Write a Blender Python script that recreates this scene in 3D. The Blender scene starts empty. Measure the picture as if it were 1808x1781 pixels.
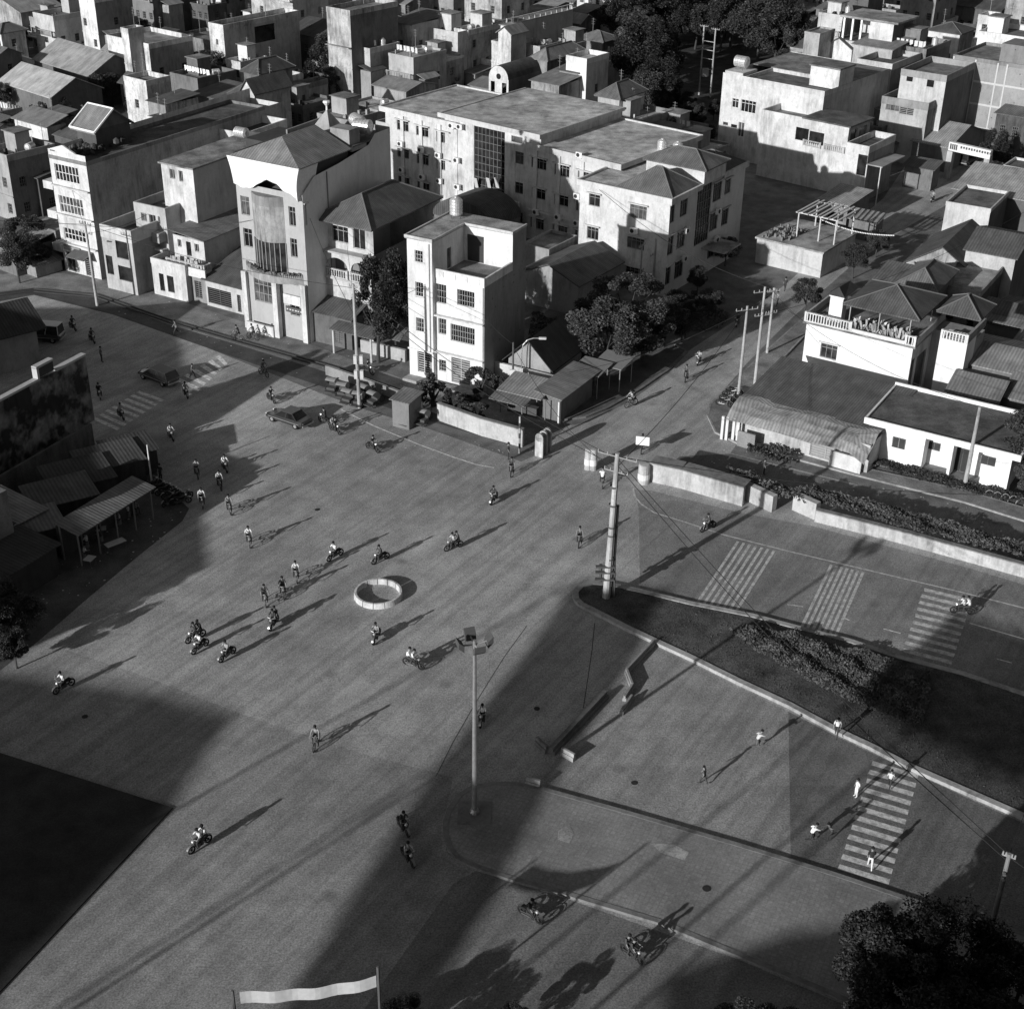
import bpy, math, random
from math import radians as RAD, cos, sin, pi, atan2, hypot
from mathutils import Vector, Matrix
S = bpy.context.scene
COL = S.collection
# ---------------------------------------------------------------- camera
F, CX, CY, CAMZ = 2500.0, 904.0, 890.5, 58.0
_dn = Vector((838 - CX, 5300 - CY, F)).normalized()
_fy = Vector((0, 0, 1)); _fy = (_fy - _dn * _fy.dot(_dn)).normalized()
_up = -_dn
_rx = _fy.cross(_up)
RM = Matrix((_rx, _fy, _up))                       # world = RM @ (right, down, forward)
cam_d = bpy.data.cameras.new('camera'); cam = bpy.data.objects.new('camera', cam_d); COL.objects.link(cam)
cam_d.sensor_fit = 'HORIZONTAL'; cam_d.sensor_width = 36; cam_d.lens = 36 * F / 1808
cam_d.clip_start = .5; cam_d.clip_end = 4000
_c = [RM.col[0], -RM.col[1], -RM.col[2]]
cam.matrix_world = Matrix(((_c[0][0], _c[1][0], _c[2][0], 0), (_c[0][1], _c[1][1], _c[2][1], 0), (_c[0][2], _c[1][2], _c[2][2], CAMZ), (0, 0, 0, 1)))
S.camera = cam
# ---------------------------------------------------------------- light
SUN_AZ, SUN_EL = 46.5, 16.0                        # direction the shadows fall, elevation
w = bpy.data.worlds.new('World'); S.world = w; w.use_nodes = True
nt = w.node_tree; nt.nodes.clear()
sky = nt.nodes.new('ShaderNodeTexSky'); sky.sky_type = 'NISHITA'; sky.sun_disc = False
sky.sun_elevation = RAD(SUN_EL)
sx, sy = -cos(RAD(SUN_AZ)), -sin(RAD(SUN_AZ)); sky.sun_rotation = atan2(sx, sy)
bw = nt.nodes.new('ShaderNodeRGBToBW'); bg = nt.nodes.new('ShaderNodeBackground'); wo = nt.nodes.new('ShaderNodeOutputWorld')
nt.links.new(sky.outputs[0], bw.inputs[0]); nt.links.new(bw.outputs[0], bg.inputs[0]); nt.links.new(bg.outputs[0], wo.inputs[0])
bg.inputs[1].default_value = .07
sl = bpy.data.lights.new('sun', 'SUN'); sl.energy = 4.7; sl.angle = RAD(.6); sl.color = (1, 1, 1)
so = bpy.data.objects.new('sun', sl); COL.objects.link(so)
_d = Vector((cos(RAD(SUN_AZ)) * cos(RAD(SUN_EL)), sin(RAD(SUN_AZ)) * cos(RAD(SUN_EL)), -sin(RAD(SUN_EL))))
so.rotation_euler = _d.to_track_quat('-Z', 'Y').to_euler(); so.location = (-60, -60, 90)
S.view_settings.view_transform = 'Standard'; S.view_settings.look = 'None'; S.view_settings.exposure = 0; S.view_settings.gamma = 1
S.cycles.max_bounces = 5; S.cycles.diffuse_bounces = 3; S.cycles.glossy_bounces = 2
S.cycles.use_denoising = True

def ray(px, py): return RM @ Vector((px - CX, py - CY, F))
def G(px, py, z=0.0):
    r = ray(px, py); t = (z - CAMZ) / r[2]; return Vector((r[0] * t, r[1] * t, z))
def proj(P):
    v = RM.transposed() @ (Vector(P) - Vector((0, 0, CAMZ))); return CX + F * v[0] / v[2], CY + F * v[1] / v[2]
def hgt(b, t):
    B = G(*b); r = ray(*t); s = hypot(B[0], B[1]) / hypot(r[0], r[1]); return CAMZ + r[2] * s
RND = random.Random(7)

# ---------------------------------------------------------------- materials
def newmat(name):
    m = bpy.data.materials.new(name); m.use_nodes = True
    n = m.node_tree; n.nodes.clear()
    o = n.nodes.new('ShaderNodeOutputMaterial'); b = n.nodes.new('ShaderNodeBsdfPrincipled')
    n.links.new(b.outputs[0], o.inputs[0]); return m, n, b
def node(n, t, **k):
    x = n.nodes.new(t)
    for a, v in k.items():
        if a.startswith('i_'): x.inputs[a[2:].replace('_', ' ')].default_value = v
        else: setattr(x, a, v)
    return x
def mth(n, op, a, b=None, clamp=False):
    x = n.nodes.new('ShaderNodeMath'); x.operation = op; x.use_clamp = clamp
    for i, v in enumerate((a, b)):
        if v is None: continue
        if isinstance(v, (int, float)): x.inputs[i].default_value = v
        else: n.links.new(v, x.inputs[i])
    return x.outputs[0]
def noise(n, vec, scale, detail=4, rough=.55):
    x = n.nodes.new('ShaderNodeTexNoise'); x.inputs['Scale'].default_value = scale; x.inputs['Detail'].default_value = detail
    x.inputs['Roughness'].default_value = rough; n.links.new(vec, x.inputs['Vector']); return x.outputs['Fac']
def mapping(n, vec, s):
    x = n.nodes.new('ShaderNodeMapping'); n.links.new(vec, x.inputs['Vector']); x.inputs['Scale'].default_value = s; return x.outputs[0]
def rng(n, v, a, b, c, d):
    x = n.nodes.new('ShaderNodeMapRange'); n.links.new(v, x.inputs[0])
    for i, k in enumerate((a, b, c, d)): x.inputs[1 + i].default_value = k
    return x.outputs[0]
_MC = {}
def M(kind, g, p=.0):
    """grey material of a kind: plain plaster concrete tile corr asphalt earth metal glass leaf brick cloth pave"""
    key = (kind, round(g, 3), p)
    if key in _MC: return _MC[key]
    m, n, b = newmat('%s_%03d' % (kind, int(g * 100)))
    geo = n.nodes.new('ShaderNodeNewGeometry'); pos = geo.outputs['Position']
    b.inputs['Roughness'].default_value = .85; b.inputs['Specular IOR Level'].default_value = .25
    col = None; bump = None
    if kind in ('plaster', 'concrete', 'brick'):
        big = noise(n, pos, .35, 5, .6); fine = noise(n, pos, 5, 4, .6)
        st = noise(n, mapping(n, pos, (1.7, 1.7, .3)), 1.0, 6, .68)
        amt = {'plaster': .62, 'concrete': .85, 'brick': .5}[kind] * (1 + p)
        k = mth(n, 'MULTIPLY', rng(n, mth(n, 'MULTIPLY', st, rng(n, noise(n, pos, .22, 3), .4, .65, .75, 1.15)), .42, .8, 1, 1 - .7 * amt), rng(n, big, .3, .75, 1, 1 - .45 * amt))
        k = mth(n, 'MULTIPLY', k, rng(n, fine, .25, .8, 1.05, 1 - .22 * amt))
        k = mth(n, 'MULTIPLY', k, rng(n, noise(n, mapping(n, pos, (1, 1, .6)), 1.6, 6, .75), .5, .7, 1, 1 - .38 * amt))
        if kind == 'brick':
            tc = n.nodes.new('ShaderNodeTexCoord'); br = n.nodes.new('ShaderNodeTexVoronoi'); br.inputs['Scale'].default_value = 1.1
            n.links.new(pos, br.inputs['Vector'])
            k = mth(n, 'MULTIPLY', k, rng(n, br.outputs['Distance'], .05, .16, .35, 1))
            wv = n.nodes.new('ShaderNodeTexWave'); wv.bands_direction = 'Z'; wv.inputs['Scale'].default_value = 3.2; wv.inputs['Distortion'].default_value = .4
            n.links.new(pos, wv.inputs['Vector']); k = mth(n, 'MULTIPLY', k, rng(n, wv.outputs['Fac'], 0, .4, .75, 1))
        col = mth(n, 'MULTIPLY', k, g); bump = fine
    elif kind in ('tile', 'corr', 'thatch'):
        tc = n.nodes.new('ShaderNodeTexCoord')
        uvn = n.nodes.new('ShaderNodeUVMap')
        wv = n.nodes.new('ShaderNodeTexWave'); wv.inputs['Scale'].default_value = {'tile': 1.3, 'corr': 1.0, 'thatch': 2}[kind]
        wv.inputs['Distortion'].default_value = .3 if kind != 'thatch' else 4; n.links.new(uvn.outputs[0], wv.inputs['Vector'])
        big = noise(n, pos, .5, 6, .65); pat = noise(n, mapping(n, uvn.outputs[0], (1.1, .22, 1)), 1.3, 3, .6); fine = noise(n, pos, 7, 3, .6)
        k = mth(n, 'MULTIPLY', rng(n, wv.outputs['Fac'], 0, 1, .78, 1.12), rng(n, big, .3, .75, 1.2, .6))
        k = mth(n, 'MULTIPLY', k, rng(n, pat, .35, .7, .8, 1.18)); k = mth(n, 'MULTIPLY', k, rng(n, fine, .3, .7, .85, 1.12))
        col = mth(n, 'MULTIPLY', k, g); bump = wv.outputs['Fac']
    elif kind in ('asphalt', 'earth', 'deck', 'grass'):
        big = noise(n, pos, .06, 5, .6); mid = noise(n, pos, .5, 5, .65); fine = noise(n, pos, 9, 3, .75)
        st = noise(n, mapping(n, pos, (.05, .35, 1)), .6, 4, .6)
        A = {'asphalt': (.2, .2, .5), 'earth': (.3, .4, .4), 'deck': (.3, .6, .4), 'grass': (.4, .6, .7)}[kind]
        k = mth(n, 'MULTIPLY', rng(n, big, .3, .7, 1 + A[0], 1 - A[0]), rng(n, mid, .3, .7, 1 + A[1], 1 - A[1]))
        k = mth(n, 'MULTIPLY', k, rng(n, fine, .3, .7, 1 + A[2], 1 - A[2]))
        if kind == 'asphalt':
            rot0 = node(n, 'ShaderNodeMapping'); n.links.new(pos, rot0.inputs['Vector']); rot0.inputs['Rotation'].default_value = (0, 0, RAD(-58)); rot = node(n, 'ShaderNodeMapping'); n.links.new(rot0.outputs[0], rot.inputs['Vector']); rot.inputs['Scale'].default_value = (.04, .35, 1)
            k = mth(n, 'MULTIPLY', k, rng(n, noise(n, rot.outputs[0], 1, 4, .6), .35, .7, 1.12, .84))
            for sc_, lo, hi, dk in ((.16, .03, .1, .7), (.45, .02, .09, .75)):
                vo = n.nodes.new('ShaderNodeTexVoronoi'); vo.inputs['Scale'].default_value = sc_; n.links.new(pos, vo.inputs['Vector'])
                k = mth(n, 'MULTIPLY', k, rng(n, vo.outputs['Distance'], lo, hi, dk, 1))
            r2 = node(n, 'ShaderNodeMapping'); n.links.new(rot0.outputs[0], r2.inputs['Vector']); r2.inputs['Scale'].default_value = (.03, 1.6, 1)
            k = mth(n, 'MULTIPLY', k, rng(n, noise(n, r2.outputs[0], 1, 3, .5), .45, .62, 1.06, .88))
            pt = n.nodes.new('ShaderNodeTexVoronoi'); pt.feature = 'F1'; pt.distance = 'CHEBYCHEV'; pt.inputs['Scale'].default_value = .07; n.links.new(pos, pt.inputs['Vector']); sp = n.nodes.new('ShaderNodeSeparateColor'); n.links.new(pt.outputs['Color'], sp.inputs[0])
            k = mth(n, 'MULTIPLY', k, rng(n, sp.outputs[0], 0, 1, .93, 1.08))
            k = mth(n, 'MULTIPLY', k, rng(n, noise(n, pos, 3.5, 3, .7), .3, .7, 1.12, .88))
        col = mth(n, 'MULTIPLY', k, g); bump = fine
    elif kind == 'pave':
        mp = node(n, 'ShaderNodeMapping'); n.links.new(pos, mp.inputs['Vector']); mp.inputs['Rotation'].default_value = (0, 0, RAD(24))
        br = n.nodes.new('ShaderNodeTexBrick'); n.links.new(mp.outputs[0], br.inputs['Vector']); br.offset = 0
        br.inputs['Scale'].default_value = 1.0; br.inputs['Brick Width'].default_value = .3; br.inputs['Row Height'].default_value = .3; br.inputs['Mortar Size'].default_value = .03
        br.inputs['Color1'].default_value = (1, 1, 1, 1); br.inputs['Color2'].default_value = (.82, .82, .82, 1); br.inputs['Mortar'].default_value = (.8, .8, .8, 1)
        k = mth(n, 'MULTIPLY', br.outputs['Color'], rng(n, noise(n, pos, .25, 6, .65), .3, .7, 1.25, .7))
        k = mth(n, 'MULTIPLY', k, rng(n, noise(n, pos, 8, 3, .7), .3, .7, 1.2, .8)); col = mth(n, 'MULTIPLY', k, g)
    elif kind == 'leaf':
        gi = n.nodes.new('ShaderNodeNewGeometry')
        k = rng(n, noise(n, pos, 1.1, 4, .6), .3, .7, .55, 1.5)
        k = mth(n, 'MULTIPLY', k, rng(n, gi.outputs['Random Per Island'], 0, 1, .55, 1.5)); col = mth(n, 'MULTIPLY', k, g)
        b.inputs['Roughness'].default_value = .6
    elif kind == 'mark':
        k = rng(n, noise(n, pos, 2.5, 5, .7), .42, .62, 1, .5); k = mth(n, 'MULTIPLY', k, rng(n, noise(n, pos, 12, 3, .7), .35, .75, 1, .7)); col = mth(n, 'MULTIPLY', k, g)
    elif kind == 'art':                                 # a hoarding's big blurred dark picture, no figure in it
        k = rng(n, noise(n, pos, .5, 3.5, .6), .44, .58, .2, 2.2); k = mth(n, 'MULTIPLY', k, rng(n, noise(n, mapping(n, pos, (1, 1, .5)), 1.1, 3, .6), .4, .65, .6, 1.4)); col = mth(n, 'MULTIPLY', k, g)
        b.inputs['Roughness'].default_value = .6
    elif kind == 'metal':
        b.inputs['Roughness'].default_value = .38; b.inputs['Metallic'].default_value = .6
        col = mth(n, 'MULTIPLY', rng(n, noise(n, pos, 4, 3), .3, .7, 1.1, .8), g)
    elif kind == 'glass':
        b.inputs['Roughness'].default_value = .25; b.inputs['Specular IOR Level'].default_value = .4
        col = mth(n, 'MULTIPLY', rng(n, noise(n, pos, .9, 2), .35, .65, .5, 1.8), g)
    elif kind == 'gloss':
        b.inputs['Roughness'].default_value = .3; b.inputs['Specular IOR Level'].default_value = .5; b.inputs['Coat Weight'].default_value = .3
    else:
        col = mth(n, 'MULTIPLY', rng(n, noise(n, pos, 3.5, 4), .3, .7, 1.08, .9), g)
    if col is None: b.inputs['Base Color'].default_value = (g, g, g, 1)
    else:
        cc = n.nodes.new('ShaderNodeCombineColor')
        for i in range(3): n.links.new(col, cc.inputs[i])
        n.links.new(cc.outputs[0], b.inputs['Base Color'])
    if bump is not None:
        bp = n.nodes.new('ShaderNodeBump'); bp.inputs['Strength'].default_value = .35; bp.inputs['Distance'].default_value = .04 if kind != 'asphalt' else .012
        n.links.new(bump, bp.inputs['Height']); n.links.new(bp.outputs[0], b.inputs['Normal'])
    _MC[key] = m; return m

# ---------------------------------------------------------------- mesh helpers
class MB:
    def __init__(s): s.v = []; s.f = []; s.m = []; s.p = []
    def add(s, vs, fs, m=0):
        o = len(s.v); s.p.append((o, len(s.f))); s.v += [tuple(x) for x in vs]
        for f in fs: s.f.append(tuple(i + o for i in f)); s.m.append(m)
        return s
    def box(s, x0, y0, z0, x1, y1, z1, m=0):
        return s.add([(x0, y0, z0), (x1, y0, z0), (x1, y1, z0), (x0, y1, z0), (x0, y0, z1), (x1, y0, z1), (x1, y1, z1), (x0, y1, z1)],
              [(0, 3, 2, 1), (4, 5, 6, 7), (0, 1, 5, 4), (1, 2, 6, 5), (2, 3, 7, 6), (3, 0, 4, 7)], m)
    def quad(s, a, b, c, d, m=0): return s.add([a, b, c, d], [(0, 1, 2, 3)], m)
    def tri(s, a, b, c, m=0): return s.add([a, b, c], [(0, 1, 2)], m)
    def prism(s, poly, z0, z1, m=0, bottom=True):
        n = len(poly); area = sum(poly[i][0] * poly[(i + 1) % n][1] - poly[(i + 1) % n][0] * poly[i][1] for i in range(n))
        if area < 0: poly = poly[::-1]
        fs = [tuple(range(n, 2 * n))] + [(i, (i + 1) % n, (i + 1) % n + n, i + n) for i in range(n)]
        if bottom: fs.append(tuple(range(n - 1, -1, -1)))
        return s.add([(p[0], p[1], z0) for p in poly] + [(p[0], p[1], z1) for p in poly], fs, m)
    def tube(s, p0, p1, r0, r1=None, n=8, m=0, cap=True):
        r1 = r0 if r1 is None else r1; p0 = Vector(p0); p1 = Vector(p1); d = (p1 - p0)
        if d.length < 1e-6: return s
        d.normalize(); a = d.orthogonal().normalized(); b = d.cross(a)
        vs = [p0 + (a * cos(2 * pi * i / n) + b * sin(2 * pi * i / n)) * r0 for i in range(n)] + [p1 + (a * cos(2 * pi * i / n) + b * sin(2 * pi * i / n)) * r1 for i in range(n)]
        fs = [(i, (i + 1) % n, (i + 1) % n + n, i + n) for i in range(n)]
        if cap: fs += [tuple(range(n - 1, -1, -1)), tuple(range(n, 2 * n))]
        return s.add(vs, fs, m)
    def path(s, pts, r, n=6, m=0):
        for a, b in zip(pts, pts[1:]): s.tube(a, b, r, r, n, m)
        return s
    def lathe(s, prof, c=(0, 0, 0), n=14, m=0):
        vs = []; k = len(prof)
        for i in range(n):
            a = 2 * pi * i / n
            for r, z in prof: vs.append((c[0] + r * cos(a), c[1] + r * sin(a), c[2] + z))
        fs = [(i * k + j, ((i + 1) % n) * k + j, ((i + 1) % n) * k + j + 1, i * k + j + 1) for i in range(n) for j in range(k - 1)]
        return s.add(vs, fs, m)
    def ball(s, c, r, sc=(1, 1, 1), n=8, m=0):
        vs = []; fs = []
        for i in range(n // 2 + 1):
            t = pi * i / (n // 2)
            for j in range(n):
                a = 2 * pi * j / n; vs.append((c[0] + r * sc[0] * sin(t) * cos(a), c[1] + r * sc[1] * sin(t) * sin(a), c[2] + r * sc[2] * cos(t)))
        for i in range(n // 2):
            for j in range(n): fs.append((i * n + j, (i + 1) * n + j, (i + 1) * n + (j + 1) % n, i * n + (j + 1) % n))
        return s.add(vs, fs, m)
    def build(s, name, mats, parent=None, loc=None, smooth=False, uvs=None):
        me = bpy.data.meshes.new(name); me.from_pydata(s.v, [], s.f)
        mats = mats if isinstance(mats, (list, tuple)) else [mats]
        for x in mats: me.materials.append(x)
        if len(mats) > 1:
            for p, i in zip(me.polygons, s.m): p.material_index = i
        if smooth:
            for p in me.polygons: p.use_smooth = True
        o = bpy.data.objects.new(name, me); COL.objects.link(o)
        if parent is not None: o.parent = parent
        if loc is not None: o.location = loc
        return o
def slopeuv(o):
    """uv per face: u along the horizontal of the face, v up the slope (metres), for roof sheets"""
    me = o.data; ul = me.uv_layers.new(name='UVMap')
    for p in me.polygons:
        nrm = p.normal; h = Vector((-nrm.y, nrm.x, 0))
        if h.length < .05: h = Vector((1, 0, 0))
        h.normalize(); v = nrm.cross(h)
        for li in p.loop_indices:
            c = me.vertices[me.loops[li].vertex_index].co; ul.data[li].uv = (c.dot(h), c.dot(v))
    return o
def tag(o, label=None, cat=None, group=None, kind=None):
    if label: o['label'] = label
    if cat: o['category'] = cat
    if group: o['group'] = group
    if kind: o['kind'] = kind
    return o
def empty(name, loc, ang=0):
    o = bpy.data.objects.new(name, None); COL.objects.link(o); o.location = loc; o.rotation_euler.z = RAD(ang); o.empty_display_size = .5; return o
def copy_tree(o, parent=None):
    c = o.copy(); COL.objects.link(c); c.parent = parent
    for ch in list(KIDS.get(o.name, [])): copy_tree(ch, c)
    return c
KIDS = {}
def kids(o):
    """remember the children once (before copying)"""
    KIDS[o.name] = [c for c in bpy.data.objects if c.parent == o]
    for c in KIDS[o.name]: kids(c)
# ================================================================ ground, roads, pavements
def sheet(name, pts, z, mat, lab=None, thick=0, px=True, kind='structure'):
    P = [G(*p) for p in pts] if px else [Vector((p[0], p[1], 0)) for p in pts]
    mb = MB()
    if thick: mb.prism([(p.x, p.y) for p in P], z - thick, z, bottom=False)
    else: mb.add([(p.x, p.y, z) for p in P], [tuple(range(len(P)))])
    o = mb.build(name, mat)
    me = o.data
    if me.polygons[0].normal.z < 0 and not thick: me.flip_normals()
    tag(o, kind=kind); 
    if lab: o['label'] = lab
    return o
g0 = MB(); g0.add([(-1500, -600, 0), (1500, -600, 0), (1500, 2500, 0), (-1500, 2500, 0)], [(0, 1, 2, 3)])
tag(g0.build('ground', M('earth', .15)), kind='structure')
ROAD = [(-160, 530), (60, 514), (130, 520), (190, 545), (260, 572), (330, 600), (430, 640), (560, 692), (650, 725), (760, 758), (920, 815),
        (955, 800), (1000, 752), (1040, 745), (1110, 710), (1180, 660), (1215, 620), (1330, 545), (1390, 500), (1480, 418), (1560, 350), (1600, 290), (1660, 262),
        (1730, 300), (1720, 335), (1600, 402), (1500, 472), (1400, 560), (1320, 640), (1268, 700), (1248, 730), (1262, 765), (1300, 785), (1290, 800), (1500, 852), (1960, 1000),
        (2300, 1150), (2300, 2600), (-900, 2600), (-900, 700)]
sheet('road', ROAD, .006, M('asphalt', .32))
sheet('service_road', [(1200, 806), (1290, 801), (1420, 835), (1560, 868), (1960, 985), (2100, 1090), (1810, 992), (1640, 938), (1440, 884), (1180, 822)], .012, M('asphalt', .15))
sheet('pavement', [(-160, 500), (70, 478), (150, 488), (240, 505), (440, 572), (560, 612), (720, 672), (840, 700), (960, 745), (905, 745), (780, 735), (560, 660), (430, 616), (300, 575), (170, 524), (90, 508), (-160, 525)], .012, M('earth', .22))
# low strip of the railway running between the row of shops and the road
sheet('railway_bed', [(-160, 545), (50, 510), (165, 523), (300, 574), (430, 612), (560, 652), (700, 700), (780, 735), (905, 765), (900, 785), (775, 748), (640, 706), (440, 640), (330, 602), (200, 556), (60, 521), (-160, 562)], .02, M('earth', .07))
def rail(pts, name='rail'):
    mb = MB()
    P = [G(*p) for p in pts]
    for a, b in zip(P, P[1:]):
        d = (b - a).normalized(); nrm = Vector((-d.y, d.x, 0)) * .05
        mb.add([a - nrm, b - nrm, b + nrm, a + nrm] + [q + Vector((0, 0, .16)) for q in (a - nrm, b - nrm, b + nrm, a + nrm)], [(4, 5, 6, 7), (0, 1, 5, 4), (2, 3, 7, 6)])
    o = mb.build(name, M('plain', .05)); return o
rp = [(-60, 523), (60, 507), (170, 517), (300, 562), (430, 600), (600, 648), (720, 690), (900, 752)]
for k, dy in enumerate((4, 9)):
    o = rail([(x, y + dy) for x, y in rp]); tag(o, 'near steel rail beside the pavement of the shop row' if k else 'far steel rail beside the pavement of the shop row', 'rail', 'rails of the railway track')
def kerbed(name, pts, top, h, kw, kmat, tmat, step=1):
    """raised island: kerb ring + inner surface"""
    P = [G(*p) for p in pts]; n = len(P)
    area = sum(P[i].x * P[(i + 1) % n].y - P[(i + 1) % n].x * P[i].y for i in range(n))
    if area < 0: P = P[::-1]
    I = []
    for i in range(n):
        a = (P[i] - P[i - 1]).normalized(); b = (P[(i + 1) % n] - P[i]).normalized(); t = (a + b).normalized(); nr = Vector((-t.y, t.x, 0))
        I.append(P[i] + nr * kw / max(.5, a.dot(t)))
    mb = MB(); vs = [(p.x, p.y, 0) for p in P] + [(p.x, p.y, h) for p in P] + [(p.x, p.y, h) for p in I] + [(p.x, p.y, 0) for p in I]
    fs = []
    for i in range(n):
        j = (i + 1) % n; fs += [(i, j, j + n, i + n), (i + n, j + n, j + 2 * n, i + 2 * n), (i + 2 * n, j + 2 * n, j + 3 * n, i + 3 * n)]
    mb.add(vs, fs); o = mb.build(name + '_kerb', kmat); tag(o, kind='structure')
    mb = MB(); mb.prism([(p.x, p.y) for p in I], 0, top, bottom=False); o2 = mb.build(name, tmat); tag(o2, kind='structure')
ISL1 = [(1012, 1062), (1010, 1048), (1022, 1036), (1045, 1030), (1075, 1032), (1130, 1044), (1220, 1066), (1330, 1088), (1420, 1112), (1500, 1132), (1590, 1162), (1700, 1190), (1808, 1226), (2100, 1320), (2300, 1700),
        (2050, 1560), (1900, 1492), (1795, 1444), (1700, 1402), (1600, 1358), (1535, 1324), (1475, 1296), (1390, 1250), (1300, 1208), (1220, 1168), (1155, 1138), (1100, 1112), (1050, 1086), (1022, 1072)]
kerbed('grass_island', ISL1, .2, .26, .45, M('concrete', .5), M('grass', .075))
ISL2 = [(783, 1475), (782, 1455), (790, 1430), (808, 1405), (832, 1390), (870, 1383), (915, 1384), (960, 1393), (1100, 1432), (1300, 1490), (1480, 1545), (1620, 1592), (1800, 1645), (2000, 1710), (2100, 2000), (1700, 1860), (1400, 1732),
        (1300, 1690), (1160, 1632), (1000, 1584), (900, 1556), (840, 1536), (805, 1520), (790, 1500)]
kerbed('paved_island', ISL2, .16, .18, .32, M('concrete', .27), M('pave', .27))
kerbed('corner_pavement', [(1248, 735), (1252, 715), (1275, 694), (1330, 640), (1420, 560), (1440, 575), (1330, 690), (1340, 770), (1500, 822), (1700, 866), (1900, 925), (1900, 950), (1700, 888), (1500, 838), (1300, 784), (1262, 765)], .15, .16, .18, M('concrete', .4), M('earth', .2))
kerbed('tree_block_pavement', [(985, 744), (1035, 738), (1075, 722), (1130, 690), (1185, 652), (1215, 622), (1190, 608), (1100, 640), (1000, 700), (960, 725)], .13, .16, .3, M('concrete', .25), M('earth', .1))
sheet('far_carriageway', [(1120, 864), (1150, 866), (1310, 906), (1440, 930), (1700, 1000), (2000, 1090), (2200, 1500), (2000, 1290), (1808, 1230), (1590, 1166), (1420, 1114), (1220, 1068), (1130, 1046), (1128, 900)], .0085, M('asphalt', .22))
sheet('lower_road', [(-400, 1040), (60, 1128), (250, 1192), (430, 1262), (640, 1330), (800, 1372), (790, 1420), (778, 1465), (782, 1500), (800, 1525), (900, 1566), (700, 2600), (-1200, 2600), (-1200, 1300)], .0075, M('asphalt', .26))  # darker tone paints the foreground light falloff into the asphalt
sheet('overgrown_ground', [(1040, 40), (1200, -30), (1440, -30), (1425, 60), (1420, 100), (1290, 130), (1262, 240), (1262, 300), (1240, 290), (1180, 262), (1120, 230), (1060, 200)], .006, M('grass', .05))
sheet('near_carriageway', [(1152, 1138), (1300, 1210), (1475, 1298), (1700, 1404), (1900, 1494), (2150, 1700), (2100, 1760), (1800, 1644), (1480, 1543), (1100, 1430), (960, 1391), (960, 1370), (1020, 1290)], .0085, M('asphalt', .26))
sheet('lower_carriageway', [(560, 1900), (700, 1700), (800, 1560), (840, 1537), (1000, 1586), (1300, 1692), (1700, 1862), (2200, 2200), (1800, 2500), (300, 2500)], .0085, M('asphalt', .17))  # foreground falloff of light put into this darker asphalt tone
sheet('resurfaced_asphalt', [(1392, 1256), (1475, 1299), (1700, 1405), (1900, 1495), (2150, 1702), (2100, 1758), (1800, 1643), (1480, 1541), (1396, 1514)], .0105, M('asphalt', .15))  # same asphalt with window-reflection darkness painted into its colour
# painted markings --------------------------------------------------
MK = M('mark', .68); MKF = M('mark', .9)
def strip(mb, a, b, wd, z):
    a = Vector(a); b = Vector(b); d = (b - a).normalized(); nr = Vector((-d.y, d.x, 0)) * wd / 2
    mb.add([a - nr + Vector((0, 0, z)), b - nr + Vector((0, 0, z)), b + nr + Vector((0, 0, z)), a + nr + Vector((0, 0, z))], [(0, 1, 2, 3)])
def stripes(name, lab, L0, L1, R0, R1, n, frac, mat, z=.014):
    """stripes spanning from left line L0-L1 to right line R0-R1 (pixels)"""
    L0, L1, R0, R1 = [G(*p) for p in (L0, L1, R0, R1)]; mb = MB()
    for i in range(n):
        t0 = (i) / (n - 1 + frac); t1 = (i + frac) / (n - 1 + frac)
        q = [L0.lerp(L1, t1), R0.lerp(R1, t1), R0.lerp(R1, t0), L0.lerp(L1, t0)]
        q[0] = q[0] + (q[1]-q[0])*RND.uniform(-.02,.02)
        mb.add([(p.x, p.y, z) for p in q], [(0, 1, 2, 3)])
    o = mb.build(name, mat); tag(o, lab, kind='structure'); return o
stripes('zebra_crossing', 'white zebra crossing between the grass island and the paved island', (1541, 1343), (1474, 1553), (1622, 1367), (1564, 1580), 13, .5, M('mark', .75))
stripes('zebra_crossing', 'white zebra crossing on the far carriageway by the motorbike', (1632, 1038), (1589, 1163), (1716, 1058), (1676, 1186), 11, .48, MK)
stripes('zebra_crossing', 'faded zebra crossing behind the dark estate car', (388, 627), (310, 672), (402, 642), (350, 690), 6, .5, MKF)
stripes('zebra_crossing', 'faded zebra crossing in front of the big hoarding', (246, 690), (163, 740), (290, 706), (207, 760), 8, .5, MKF)
def longs(name, lab, A0, A1, B0, B1, n, wd, mat):
    A0, A1, B0, B1 = [G(*p) for p in (A0, A1, B0, B1)]; mb = MB()
    for i in range(n): t = i / (n - 1); strip(mb, A0.lerp(A1, t), B0.lerp(B1, t), wd, .014)
    o = mb.build(name, mat); tag(o, lab, kind='structure')
longs('rumble_stripes', 'seven slanting white stripes nearest the leaning pole', (1303, 956), (1367, 972), (1230, 1066), (1298, 1082), 7, .22, M('mark', .66))
longs('rumble_stripes', 'seven slanting white stripes between the first set and the far zebra', (1468, 997), (1524, 1010), (1412, 1114), (1472, 1130), 7, .22, M('mark', .66))
def line(lab, pts, wd, mat):
    mb = MB(); P = [G(*p) for p in pts]
    for a, b in zip(P, P[1:]): strip(mb, a, b, wd, .0135)
    tag(mb.build('road_line', mat), lab, kind='structure')
line('white edge line of the far carriageway', [(1118, 862), (1120, 875), (1132, 890), (1155, 905), (1210, 922), (1277, 944), (1400, 975), (1560, 1013), (1700, 1046), (1960, 1112)], .14, MK)
line('white edge line left of the wall', [(600, 722), (660, 752), (740, 785), (800, 807), (840, 820), (872, 826)], .14, MKF)
line('white centre line at the right edge', [(1712, 1100), (1808, 1128), (1900, 1154)], .12, MKF)
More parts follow.
